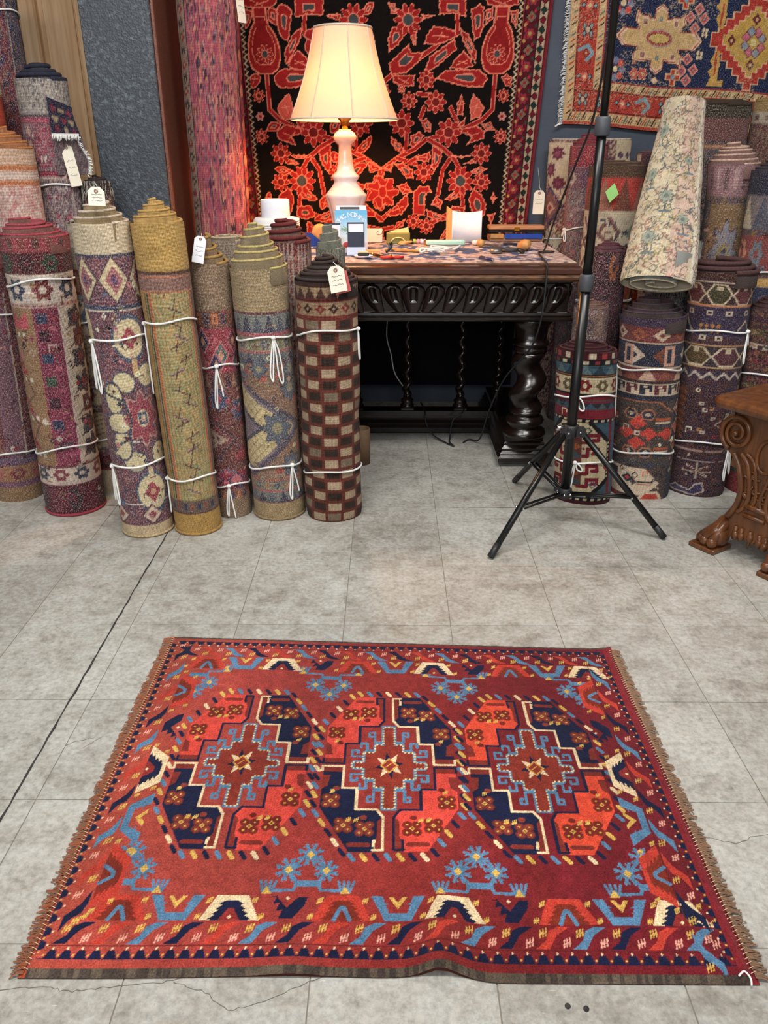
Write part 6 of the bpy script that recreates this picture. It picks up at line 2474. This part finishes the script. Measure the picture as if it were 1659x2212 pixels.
for fx, fy in feet:
    L = math.hypot(fx, fy)
    ux, uy = fx / L, fy / L
    MB().box((ux * .03, uy * .03, .333), (.03, .03, .03), Matrix.Identity(4)).build('hub_lug', M['black_plastic'], ts)
    a = Vector((ux * .034, uy * .034, .335))
    b = Vector((fx, fy, .010))
    lg = MB().tube([a, b], .0105, 12).build('leg', M['black_metal'], ts)
    d = (b - a).normalized()
    MB().tube([b - d * .045, b + d * .004], .0112, 12).build('rubber_foot', M['black_plastic'], lg)
    mid = a + (b - a) * .62
    st = Vector((ux * .022, uy * .022, .112))
    side_ = Vector((-uy, ux, 0)) * .009
    br = MB()
    for s in (-1, 1):
        br.tube([st + side_ * s, mid + side_ * s], .0045, 6)
    br = br.build('brace', M['black_metal'], ts)
    for p in (st, mid, a):
        MB().ell(tuple(p - side_ * 1.55), (.0045, .0045, .0045), 8, 6).build('rivet', M['chrome'], br)
        MB().ell(tuple(p + side_ * 1.55), (.0045, .0045, .0045), 8, 6).build('rivet', M['chrome'], br)
cb = MB().tube(spline([(.612, 2.49, 1.95), (.612, 2.50, 1.62), (.617, 2.60, 1.40), (.622, 2.70, 1.255), (.603, 2.80, 1.13), (.585, 2.95, .97), (.60, 3.16, .85), (.612, 3.28, .812), (.63, 3.33, .811), (.66, 3.31, .812), (.645, 3.28, .813), (.60, 3.29, .812), (.585, 3.20, .812), (.572, 3.02, .811), (.566, 2.935, .808), (.563, 2.914, .79), (.561, 2.908, .70), (.553, 2.91, .60), (.53, 2.95, .50), (.46, 3.06, .36), (.42, 3.16, .20), (.40, 3.28, .03), (.36, 3.34, .006), (.33, 3.30, .006)], 7), .0035, 6).build('power_cable', M['black_plastic'])
tag(cb, 'black cable running from the tripod pole over the table edge to the floor', 'cable')

# ------------------------------------------------------------------ carved bench
A0 = Vector((1.062, 2.304, 0))
bd = Vector((.553, -.835, 0))
bn = Vector((-.835, -.553, 0))
bench = thing('carved_bench', 'carved walnut bench with scrolled end and lion-paw feet beside the rolls', 'bench', A0)
MBn = Matrix(((bd.x, bn.x, 0, 0), (bd.y, bn.y, 0, 0), (0, 0, 1, 0), (0, 0, 0, 1)))   # local x along the end, y outwards, z up
BC = .118   # centre of the end panel


def mir(pts):
    return pts + [(2 * BC - x, z) for x, z in reversed(pts)]


def panel(mb, pts, y0, y1):
    n = len(pts)
    vs = [(x, y0, z) for x, z in pts] + [(x, y1, z) for x, z in pts]
    mb.add(vs, [tuple(range(n)), tuple(range(2 * n - 1, n - 1, -1))] + [(i, i + n, (i + 1) % n + n, (i + 1) % n) for i in range(n)], False, MBn)
    return mb


def crv(pts, n=5):
    return [(p[0], p[1]) for p in spline([(x, z, 0) for x, z in pts], n)]


left = crv([(.115, .052), (.10, .07), (.088, .072), (.06, .066), (.045, .05)], 3) + crv([(.03, .07), (.0, .10), (.03, .135), (.044, .17), (.05, .21), (.046, .25), (.036, .281)], 5) + [(.006, .286), (.008, .318)] + crv([(-.008, .327), (-.028, .345), (-.040, .375), (-.038, .405), (-.022, .432), (.0, .447), (.02, .452)], 5) + [(.02, .47)]
pan = panel(MB(), mir(left), -.045, 0.0).build('end_panel', M['walnut'], bench)
# volutes, raised S-mouldings and carved field on the face
for s in (0, 1):
    fx = (lambda x: x) if s == 0 else (lambda x: 2 * BC - x)
    sp = []
    for i in range(70):
        t = i / 69
        a = R(250) - t * 2 * PI * 2.3
        r = .050 * (1 - t) ** .8 + .004
        sp.append(MBn @ Vector((fx(.010 + r * math.cos(a)), .004 + .006 * t, .393 + r * math.sin(a) * 1.08)))
    MB().tube(sp, [.0085 * (1 - .55 * i / 69) for i in range(70)], 8).build('volute', M['walnut'], pan)
    MB().ell(tuple(MBn @ Vector((fx(.010), .012, .393))), (.009, .009, .009)).build('volute_eye', M['walnut'], pan)
    for off, rad in ((0, .010), (.030, .008), (.052, .006)):
        q = [(.012 + off * .8, .328 + off * .2), (.032 + off, .300 + off * .3), (.052 + off, .25), (.058 + off, .205), (.052 + off * .9, .165 + off * .2), (.030 + off, .12 + off * .9)]
        MB().tube([MBn @ Vector((fx(p[0]), .002, p[1])) for p in crv(q, 6)], rad, 8).build('moulding', M['walnut'], pan)
    # paw
    pw = MB()
    for i, (dx, dy, zz) in enumerate(((-.034, .020, .030), (-.030, .046, .030), (-.006, .062, .032), (.022, .066, .034))):
        pw.ell(tuple(MBn @ Vector((fx(dx), dy - .02, zz))), (.017, .017, .018), 12, 8)
        pw.tube([MBn @ Vector((fx(dx), dy - .02, zz + .008)), MBn @ Vector((fx(dx * .5 + .012), dy * .45 - .012, .066)), MBn @ Vector((fx(.026), -.012, .105))], [.014, .016, .018], 8)
    pw.ell(tuple(MBn @ Vector((fx(.012), .006, .048))), (.038, .038, .04), 14, 9)
    pw.build('paw_foot', M['walnut'], bench)
    pb = MB()
    pb.box((fx(-.004), .012, .008), (.094, .098, .016), MBn, .003)
    pb.build('foot_block', M['walnut'], bench)
for z, h in ((.172, .010), (.142, .008)):
    m = MB()
    for (x0, x1) in ((.082, 2 * BC - .082),):
        m.tube([MBn @ Vector((x0, .002, z + .004)), MBn @ Vector((x1, .002, z + .004))], h, 8)
    m.build('base_moulding', M['walnut'], pan)
# oval cartouche and leaf carving
MB().tube([MBn @ Vector((BC + .030 * math.cos(a), .003, .345 + .050 * math.sin(a))) for a in np.linspace(0, 2 * PI, 28)[:-1]], .006, 7, True).build('cartouche', M['walnut'], pan)
lf = MB()
rr = random.Random(5)
for i in range(26):
    x, z = BC + rr.uniform(-.045, .045), rr.uniform(.19, .29)
    a = rr.uniform(0, 6.3)
    lf.tube(spline([MBn @ Vector((x, .001, z)), MBn @ Vector((x + .014 * math.cos(a), .005, z + .014 * math.sin(a))), MBn @ Vector((x + .02 * math.cos(a + .8), .002, z + .02 * math.sin(a + .8)))], 3), .0035, 5)
tag(lf.build('leaf_carving', M['walnut'], pan), kind='stuff')
for dx in (-.05, -.03, 0, .03, .05):
    lf = MB()
    lf.ell(tuple(MBn @ Vector((BC + dx, .0, .078 - abs(dx) * .2))), (.012, .012, .016), 8, 6)
    lf.tube([MBn @ Vector((BC + dx, .002, .10)), MBn @ Vector((BC + dx * 1.1, .003, .055 - (dx == 0) * .012))], [.008, .003], 6)
    lf.build('acanthus_leaf', M['walnut'], pan)
# seat board, rail and second end
seat = MB()
prof = [(.0, .470), (.010, .472), (.017, .480), (.019, .488), (.016, .497), (.008, .503), (.0, .505)]
n = 4
vs, fs = [], []
x0, x1, y0, y1 = -.045, .281, -.92, .045
rc = .02
for o, z in prof:
    ring = []
    for (cx, cy, a0) in ((x0, y0, PI), (x1, y0, 1.5 * PI), (x1, y1, 0), (x0, y1, .5 * PI)):
        for q in range(5):
            a = a0 + q * PI / 8
            ring.append(MBn @ Vector((cx + (rc if cx == x0 else -rc) + (rc + o) * math.cos(a), cy + (rc if cy == y0 else -rc) + (rc + o) * math.sin(a), z)))
    vs.append(ring)
sweep_sections(seat, vs, smooth=False)
seat.build('seat', M['walnut'], bench)
MB().box((BC, -.45, .44), (.03, .84, .06), MBn, .004).build('rail', M['walnut'], bench)
panel(MB(), mir(left), -.86, -.815).build('end_panel', M['walnut'], bench)
for s in (-1, 1):
    MB().box((BC + s * .122, -.838, .008), (.094, .098, .016), MBn, .003).ell(tuple(MBn @ Vector((BC + s * .122, -.838, .045))), (.045, .045, .042)).build('paw_foot', M['walnut'], bench)

# ------------------------------------------------------------------ things on the table
TZ = .8075
M['blue_plastic'] = pm('blue_plastic', (34, 74, 170), (28, 62, 150), .35, 40)
M['masking'] = pm('masking_tape', (222, 170, 110), (206, 152, 94), .6, 40)
M['navy_card'] = pm('navy_card', (40, 50, 70), (34, 42, 60), .6, 40)
M['clear_grey'] = pm('frosted_plastic', (188, 200, 222), (176, 188, 212), .3, 40)
M['green_box'] = pm('olive_box', (126, 124, 62), (112, 108, 52), .6, 20)
M['cream_paper'] = pm('cream_paper', (226, 206, 150), (214, 192, 136), .8, 20)
M['peach_paper'] = pm('peach_paper', (232, 168, 120), (224, 156, 108), .8, 20)
M['pink_white'] = pm('pinkish_paper', (236, 216, 212), (226, 206, 204), .8, 20)
M['teal_plastic'] = pm('mint_plastic', (176, 222, 214), (158, 208, 200), .35, 20)
M['plain_wood'] = pm('beech', (206, 158, 98), (176, 124, 70), .5, 20, stretch=(4, 1, 1))
M['box_wood'] = pm('pine_box', (196, 146, 104), (160, 108, 74), .5, 16, stretch=(1, 8, 8))
M['steel'] = pm('dull_steel', (150, 150, 148), (118, 118, 116), .38, 50, metal=.8)
M['red_plastic'] = pm('red_handle', (196, 42, 32), (176, 34, 28), .35, 40)
M['navy_plastic'] = pm('navy_plastic', (40, 52, 100), (34, 44, 88), .4, 40)
M['kraft'] = pm('kraft_tube', (126, 98, 72), (108, 84, 62), .75, 20)
GT = 'small things on the carved table'


def put(name, label, cat, x, y, rz=0.0, z=TZ, group=GT):
    return thing(name, label, cat, (x, y, z), rz, group)


# white cone of rope with a plastic core
sp = put('rope_spool', 'large white spool of cotton rope behind the beige roll', 'spool', -.452, 3.34)
MB().lathe([(.058, 0), (.086, .001), (.090, .012), (.090, .118), (.082, .130), (.058, .131)], 48).build('rope_body', M['cord'], sp)
for lay in range(13):
    z0 = .017 + lay * .0082
    MB().tube([(.0905 * math.cos(a), .0905 * math.sin(a), z0 + .010 * math.sin(a + .7)) for a in np.linspace(0, 2 * PI, 41)[:-1]], .0042, 5, True).build('rope_turn', M['cord'], sp)
MB().lathe([(.056, .10), (.056, .195), (.053, .198), (.051, .195), (.051, .10)], 40).build('core', M['white_paper'], sp)
# blue tape dispenser
td = put('tape_dispenser', 'blue tape dispenser with a roll of masking tape', 'dispenser', -.302, 3.58, .3)
MB().prism([(-.06, 0), (.06, 0), (.055, .02), (.02, .03), (.0, .022), (-.035, .05), (-.062, .055)], -.018, .018, Matrix.Rotation(PI / 2, 4, 'X')).build('body', M['blue_plastic'], td)
MB().lathe([(.016, -.011), (.036, -.011), (.036, .011), (.016, .011)], 28, Matrix.Translation((.005, 0, .052)) @ Matrix.Rotation(PI / 2, 4, 'X')).build('tape_roll', M['masking'], td)
# postcard leaning on the lamp
pc = put('postcard', 'pale blue postcard with arched white lettering leaning on the lamp', 'card', -.150, 3.305, .06)
TP = Matrix.Rotation(R(-9), 4, 'X')
t = NT('sky_blue_print')
sx_ = t.n('ShaderNodeSeparateXYZ')
t.l(t.obj(), sx_.inputs[0])
t.l(t.ramp(t.math('DIVIDE', sx_.outputs[2], .16), [(.15, S((226, 230, 236))), (.45, S((196, 222, 236))), (.9, S((92, 176, 220)))]), t.b.inputs['Base Color'])
t.b.inputs['Roughness'].default_value = .4
card = MB().box((0, 0, .080), (.128, .0016, .160), TP).build('card', t.m, pc)
word = 'THIS NOTHING'
for i, ch in enumerate(word):
    if ch == ' ':
        continue
    a = R(150) - i * R(120) / (len(word) - 1)
    fc = bpy.data.curves.new('letter', 'FONT')
    fc.body = ch
    fc.size = .026
    fc.extrude = .0003
    fc.align_x = 'CENTER'
    fc.materials.append(M['white_paper'])
    fo = bpy.data.objects.new('glyph', fc)
    COL.objects.link(fo)
    dg = bpy.context.evaluated_depsgraph_get()
    gme = bpy.data.meshes.new_from_object(fo.evaluated_get(dg))
    bpy.data.objects.remove(fo)
    lo_ = link(bpy.data.objects.new('letter', gme), pc)
    lo_.matrix_local = TP @ Matrix.Translation((.048 * math.cos(a), -.0016, .098 + .036 * math.sin(a))) @ Matrix.Rotation(PI / 2, 4, 'X') @ Matrix.Rotation(a - PI / 2, 4, 'Z')
MB().ell((-.02, -.0012, .030), (.014, .0012, .011), M=TP).build('red_motif', M['red_plastic'], pc)
mb = MB()
rr = random.Random(9)
for i in range(14):
    a = rr.uniform(0, 6.3)
    mb.tube([TP @ Vector((-.012, -.0014, .088)), TP @ Vector((-.012 + .028 * math.cos(a), -.0014, .088 + .018 * math.sin(a)))], .0012, 4)
mb.build('green_motif', pm('green_print', (120, 176, 150), (150, 190, 160), .6, 20), pc)
pb = put('note_card', 'white card with a printed grey bar behind the postcard', 'card', -.150, 3.322, .06)
bk = MB().box((0, 0, .088), (.120, .0016, .176), TP).build('card', M['white_paper'], pb)
MB().box((-.006, -.0012, .166), (.078, .001, .009), TP).build('printed_bar', M['grey_plastic'], pb)
# card holders
ch_ = put('card_holder', 'clear card stand holding a navy and white card', 'holder', -.128, 3.215, .05)
MB().prism([(-.012, 0), (.028, 0), (.028, .004), (.0, .006), (.004, .030), (-.0, .030), (-.012, .004)], -.036, .036, Matrix.Rotation(PI / 2, 4, 'Z') @ Matrix.Rotation(PI / 2, 4, 'X')).build('stand', M['clear_grey'], ch_)
MB().box((0, .004, .062), (.066, .002, .118), Matrix.Rotation(R(-7), 4, 'X')).build('navy_panel', M['navy_card'], ch_)
MB().box((0, .0025, .100), (.058, .002, .030), Matrix.Rotation(R(-7), 4, 'X')).build('white_label', M['white_paper'], ch_)
c2 = put('card_holder', 'second card stand with black top edge behind the grey-green roll', 'holder', -.222, 3.24, .02)
MB().box((0, 0, .056), (.060, .003, .112), Matrix.Rotation(R(-6), 4, 'X')).build('white_panel', M['white_paper'], c2)
MB().box((0, 0, .113), (.064, .006, .006), Matrix.Rotation(R(-6), 4, 'X')).build('black_edge', M['black_plastic'], c2)
# notepad
npd = put('note_pad', 'small pinkish white pad with a wire clip', 'notepad', -.065, 3.69, -.06)
MB().box((0, 0, .030), (.070, .010, .060), Matrix.Rotation(R(-10), 4, 'X'), .003).build('pad', M['pink_white'], npd)
MB().tube(spline([(.02, -.014, .052), (.012, -.015, .044), (.018, -.014, .034), (.034, -.013, .040), (.036, -.014, .052)], 5), .0012, 5).build('wire_clip', M['black_metal'], npd)
# olive box
gb = put('olive_box', 'olive cardboard box with lettering arc and a cream card in it', 'box', .040, 3.67)
MB().box((0, 0, .022), (.104, .055, .044), None, .002).build('box', M['green_box'], gb)
MB().add([(-.05, .005, .040), (.048, .005, .040), (.044, .008, .066), (-.01, .008, .056), (-.05, .005, .044), (-.05, .007, .040), (.048, .007, .040), (.044, .010, .066), (-.01, .010, .056), (-.05, .007, .044)], [(0, 1, 2, 3, 4), (9, 8, 7, 6, 5), (0, 5, 6, 1), (1, 6, 7, 2), (2, 7, 8, 3), (3, 8, 9, 4)]).build('card', M['cream_paper'], gb)
MB().tube([(.030 * math.cos(a), -.0285, .006 + .020 * math.sin(a)) for a in np.linspace(.2, PI - .2, 14)], .0032, 5).build('printed_arc', M['cream_paper'], gb)
# beads
for i, (dx, dy, colr) in enumerate(((-.030, 0, (34, 40, 28)), (-.016, .004, (150, 190, 70)), (.0, 0, (226, 150, 180)), (.014, .006, (236, 190, 200)), (.028, 0, (170, 170, 226)), (.018, -.014, (206, 200, 230)))):
    o = MB().ell((0, 0, .010), (.011, .011, .010), 12, 8).build('thread_bobbin', pm('bobbin_%d' % i, colr, tuple(int(q * .85) for q in colr), .4, 30))
    o.location = (.128 + dx, 3.65 + dy, TZ)
    tag(o, ['black thread bobbin beside the olive box', 'lime thread bobbin beside the olive box', 'pink thread bobbin in the bobbin row', 'pale rose thread bobbin in the bobbin row', 'lilac thread bobbin in the bobbin row', 'pale lavender thread bobbin in front of the row'][i], 'bobbin', 'thread bobbins on the table')
# mint ruler case
rc_ = put('ruler_case', 'long mint green case lying on the table before the white paper', 'case', .243, 3.575, .02)
MB().box((0, 0, .012), (.170, .030, .022), None, .006).build('case', M['teal_plastic'], rc_)
MB().box((-.088, 0, .012), (.010, .024, .018), None, .004).build('end_cap', M['brass'], rc_)
# curved paper standing
ps = put('paper_sheet', 'white curved paper standing upright with a peach side flap', 'paper', .345, 3.70)
h, w = 2, 24
P = np.zeros((2, w, 3))
for i in range(w):
    x = -.066 + .132 * i / (w - 1)
    P[0, i] = (x, .010 * math.cos(x / .066 * 1.5), 0)
    P[1, i] = (x, .010 * math.cos(x / .066 * 1.5) + .012, .135 - .010 * math.cos(x / .066 * 1.4))
o = grid_mesh('sheet', P, M['white_paper'], ps)
md = o.modifiers.new('thickness', 'SOLIDIFY')
md.thickness = .0012
MB().add([(-.066, .001, 0), (-.088, .05, 0), (-.088, .06, .150), (-.066, .013, .134), (-.0668, .0005, 0), (-.0888, .0495, 0), (-.0888, .0595, .150), (-.0668, .0125, .134)], [(0, 1, 2, 3), (7, 6, 5, 4), (0, 4, 5, 1), (1, 5, 6, 2), (2, 6, 7, 3), (3, 7, 4, 0)]).build('side_flap', M['peach_paper'], ps)
# crumpled paper and pale tag next to it
cp = put('crumpled_paper', 'little crumpled white paper at the foot of the curved sheet', 'paper', .385, 3.60)
mb = MB()
for i in range(5):
    a = i * 1.3
    mb.ell((.014 * math.cos(a), .010 * math.sin(a), .010), (.016, .012, .010), 7, 5)
mb.build('crumple', M['pink_white'], cp)
# wooden tool box (two hinged halves) at the back
wb = put('wooden_case', 'open wooden case with brass clasp at the back of the table', 'case', .578, 3.80)
MB().box((0, .012, .012), (.245, .10, .024), None, .002).build('lower_half', M['box_wood'], wb)
MB().box((-.09, -.042, .022), (.060, .012, .020), None, .002).build('wood_strip', M['plain_wood'], wb)
MB().box((.03, -.041, .021), (.170, .010, .022), None, .002).build('blue_lining', M['blue_plastic'], wb)
MB().box((0, .03, .040), (.240, .062, .012)).build('gap_shade', M['black_plastic'], wb)  # black block stands in for the shade between the halves
MB().box((0, .018, .056), (.250, .085, .018), None, .003).build('upper_half', M['box_wood'], wb)
MB().box((0, -.026, .050), (.024, .004, .016), None, .001).build('clasp', M['brass'], wb)
# hand tools
t1 = put('scraper', 'steel scraper with a round wooden knob', 'tool', .415, 3.50, -.5)
MB().ell((-.03, 0, .016), (.018, .016, .016)).build('knob', M['plain_wood'], t1)
MB().add([(-.01, -.012, .010), (.06, -.030, .002), (.06, .030, .002), (-.01, .012, .010), (-.01, -.012, .0125), (.06, -.030, .0035), (.06, .030, .0035), (-.01, .012, .0125)], [(3, 2, 1, 0), (4, 5, 6, 7), (0, 1, 5, 4), (1, 2, 6, 5), (2, 3, 7, 6), (3, 0, 4, 7)]).build('blade', M['steel'], t1)
t2 = put('carving_tool', 'turned wooden tool handle lying near the wooden case', 'tool', .556, 3.40, .2)
MB().lathe([(.0, 0), (.020, .004), (.024, .020), (.020, .036), (.023, .05), (.019, .065), (.017, .074), (.0, .078)], 20, Matrix.Translation((0, 0, .018)) @ Matrix.Rotation(R(74), 4, 'X') @ Matrix.Translation((0, 0, -.04))).build('handle', M['plain_wood'], t2)
t3 = put('table_knife', 'steel knife with black handle lying before the wooden case', 'knife', .495, 3.60, .05)
MB().box((.03, 0, .004), (.06, .016, .007), None, .002).build('handle', M['black_plastic'], t3)
MB().box((-.04, 0, .003), (.08, .018, .002)).build('blade', M['steel'], t3)
t4 = put('black_clamp', 'black spring clamp lying by the blue patch of the runner', 'clamp', .492, 3.30, -.25)
MB().tube(spline([(-.05, 0, .008), (-.02, .012, .012), (.02, .006, .012), (.045, -.012, .008), (.035, -.022, .008)], 5), .008, 8).build('jaw', M['black_plastic'], t4)
MB().tube([(-.048, -.010, .007), (.0, -.006, .010), (.03, .0, .010)], .0055, 8).build('lever', M['black_plastic'], t4)
t5 = put('tin_lid', 'round brushed steel tin lid among the tools', 'lid', .425, 3.285)
MB().lathe([(.0, .001), (.022, .001), (.025, .005), (.025, .012), (.021, .018), (.0, .019)], 28).build('lid', M['steel'], t5)
t6 = put('pen', 'navy pen lying across the front edge of the runner', 'pen', .362, 3.04, -1.15)
MB().tube([(-.05, 0, .007), (.04, 0, .007)], .0055, 10).build('barrel', M['navy_plastic'], t6)
MB().tube([(.04, 0, .007), (.056, 0, .006)], [.005, .001], 10).build('tip', M['steel'], t6)
MB().box((-.03, 0, .0135), (.03, .003, .002)).build('clip', M['steel'], t6)
t7 = put('paper_scrap', 'small white paper scrap by the scraper', 'paper', .455, 3.41, .3)
MB().box((0, 0, .001), (.05, .014, .0014)).build('scrap', M['white_paper'], t7)
# scissors
scs = put('scissors', 'scissors with red ring handles at the front of the table', 'scissors', .010, 3.105, .1)
for s in (-1, 1):
    hd = MB().tube([(s * .022 + .020 * math.cos(a), -.012 + .012 * math.sin(a), .007) for a in np.linspace(0, 2 * PI, 19)[:-1]], .0048, 7, True).build('handle', M['red_plastic'], scs)
    MB().add([(s * .006, .0, .005), (-s * .004, .0, .005), (-s * .010, .12, .005), (s * .006, .0, .008), (-s * .004, .0, .008), (-s * .010, .12, .006)], [(0, 1, 2), (5, 4, 3), (0, 3, 4, 1), (1, 4, 5, 2), (2, 5, 3, 0)]).build('blade', M['steel'], scs)
MB().ell((0, .03, .009), (.004, .004, .002)).build('pivot', M['brass'], scs)
# tangle of white cord
tc = put('cord_tangle', 'tangle of white cotton cord lying in the middle of the runner', 'cord', .200, 3.34)
q = [(-.09, .02), (-.06, -.02), (.0, -.01), (.05, .03), (.02, .05), (-.03, .02), (.0, -.03), (.06, -.01), (.09, .03), (.085, .055), (.07, .03), (.04, -.03), (-.02, -.04), (-.045, -.055), (.0, -.065), (.02, -.055), (-.03, -.045), (-.07, -.035), (-.075, -.05), (-.055, -.05)]
MB().tube(spline([(x, y * 1.4, .006 + .006 * (i % 3)) for i, (x, y) in enumerate(q)], 6), .0042, 7).build('cord', M['cord'], tc)
# wooden pieces, pocket knife, lid with blade
wp = put('wood_paddle', 'flat pale wooden paddle with ribbed end', 'paddle', .055, 3.36, -.25)
MB().add([(-.07, .03, .001), (-.07, -.022, .001), (.075, -.018, .001), (.06, .012, .001), (-.07, .03, .008), (-.07, -.022, .008), (.075, -.018, .006), (.06, .012, .006)], [(0, 1, 2, 3), (7, 6, 5, 4), (0, 4, 5, 1), (1, 5, 6, 2), (2, 6, 7, 3), (3, 7, 4, 0)]).build('paddle', M['plain_wood'], wp)
pk = put('pocket_knife', 'folded pocket knife with wooden scales near the scissors', 'knife', -.045, 3.165, -.7)
MB().ell((0, 0, .007), (.034, .008, .007), 14, 8).build('scales', M['walnut'], pk)
MB().ell((-.026, 0, .0075), (.010, .0085, .0072), 10, 6).build('bolster', M['brass'], pk)
dl = put('shallow_dish', 'shallow white dish holding a dark brush near the card stand', 'dish', -.098, 3.135)
MB().lathe([(.0, .001), (.026, .001), (.036, .007), (.037, .009), (.034, .009), (.025, .004), (.0, .004)], 30).build('dish', M['white_paper'], dl)
MB().box((.0, 0, .012), (.044, .014, .012), None, .003).build('brush', M['black_plastic'], dl)
MB().box((.0, .002, .021), (.04, .012, .006), None, .002).build('bristles', M['cream_paper'], dl)
rs_ = put('twine_coil', 'coil of tan twine in front of the olive box', 'twine', .062, 3.60)
for i in range(4):
    MB().tube([(.022 * math.cos(a) * (1 + .08 * i) + .004 * i, .016 * math.sin(a), .004 + .003 * i) for a in np.linspace(0, 2 * PI, 22)[:-1]], .0022, 6, True).build('twine_turn', M['masking'], rs_)
cs = put('card_strip', 'peach cardboard strip beside the card stand', 'card', -.075, 3.30, .03)
MB().box((0, 0, .006), (.075, .05, .010), None, .001).build('strip', M['peach_paper'], cs)
bw = put('small_clip', 'small dark clip standing behind the scissors', 'clip', .004, 3.285, .4)
MB().tube(spline([(-.018, 0, .006), (-.004, 0, .016), (.006, 0, .03), (.0, 0, .04)], 4), .006, 7).build('grip', M['black_plastic'], bw)
MB().tube(spline([(.018, 0, .006), (.006, 0, .014), (-.004, 0, .028), (-.006, 0, .036)], 4), .004, 7).build('jaw', M['steel'], bw)

# ------------------------------------------------------------------ under the table
tu = thing('cardboard_tube', 'brown cardboard tube standing behind the checkerboard roll', 'tube', (-.110, 3.06, 0))
MB().lathe([(.030, 0), (.034, 0), (.034, .15), (.031, .152), (.029, .15), (.029, .01)], 28, cap=False).build('tube', M['kraft'], tu)
wcb = MB().tube(spline([(.0, 3.62, .55), (-.01, 3.58, .42), (.01, 3.55, .34), (.03, 3.54, .25), (.09, 3.55, .16), (.11, 3.545, .118), (.10, 3.57, .105), (.17, 3.60, .05), (.22, 3.66, .006), (.30, 3.70, .005)], 7), .0028, 6).build('white_cable', pm('grey_white_cable', (196, 194, 188), (176, 174, 168), .6, 40))
tag(wcb, 'thin pale cable hanging beside the first spindle under the table', 'cable')
bcb = MB().tube(spline([(.15, 3.55, .112), (.16, 3.47, .112), (.165, 3.405, .10), (.17, 3.40, .06), (.20, 3.36, .02), (.25, 3.30, .006), (.285, 3.255, .006), (.27, 3.30, .006), (.275, 3.36, .012), (.29, 3.402, .075), (.33, 3.41, .108), (.345, 3.47, .112), (.36, 3.56, .112), (.39, 3.66, .02)], 7), .0036, 6).build('power_lead', M['black_plastic'])
tag(bcb, 'black cord looped over the table stretcher onto the floor', 'cable')
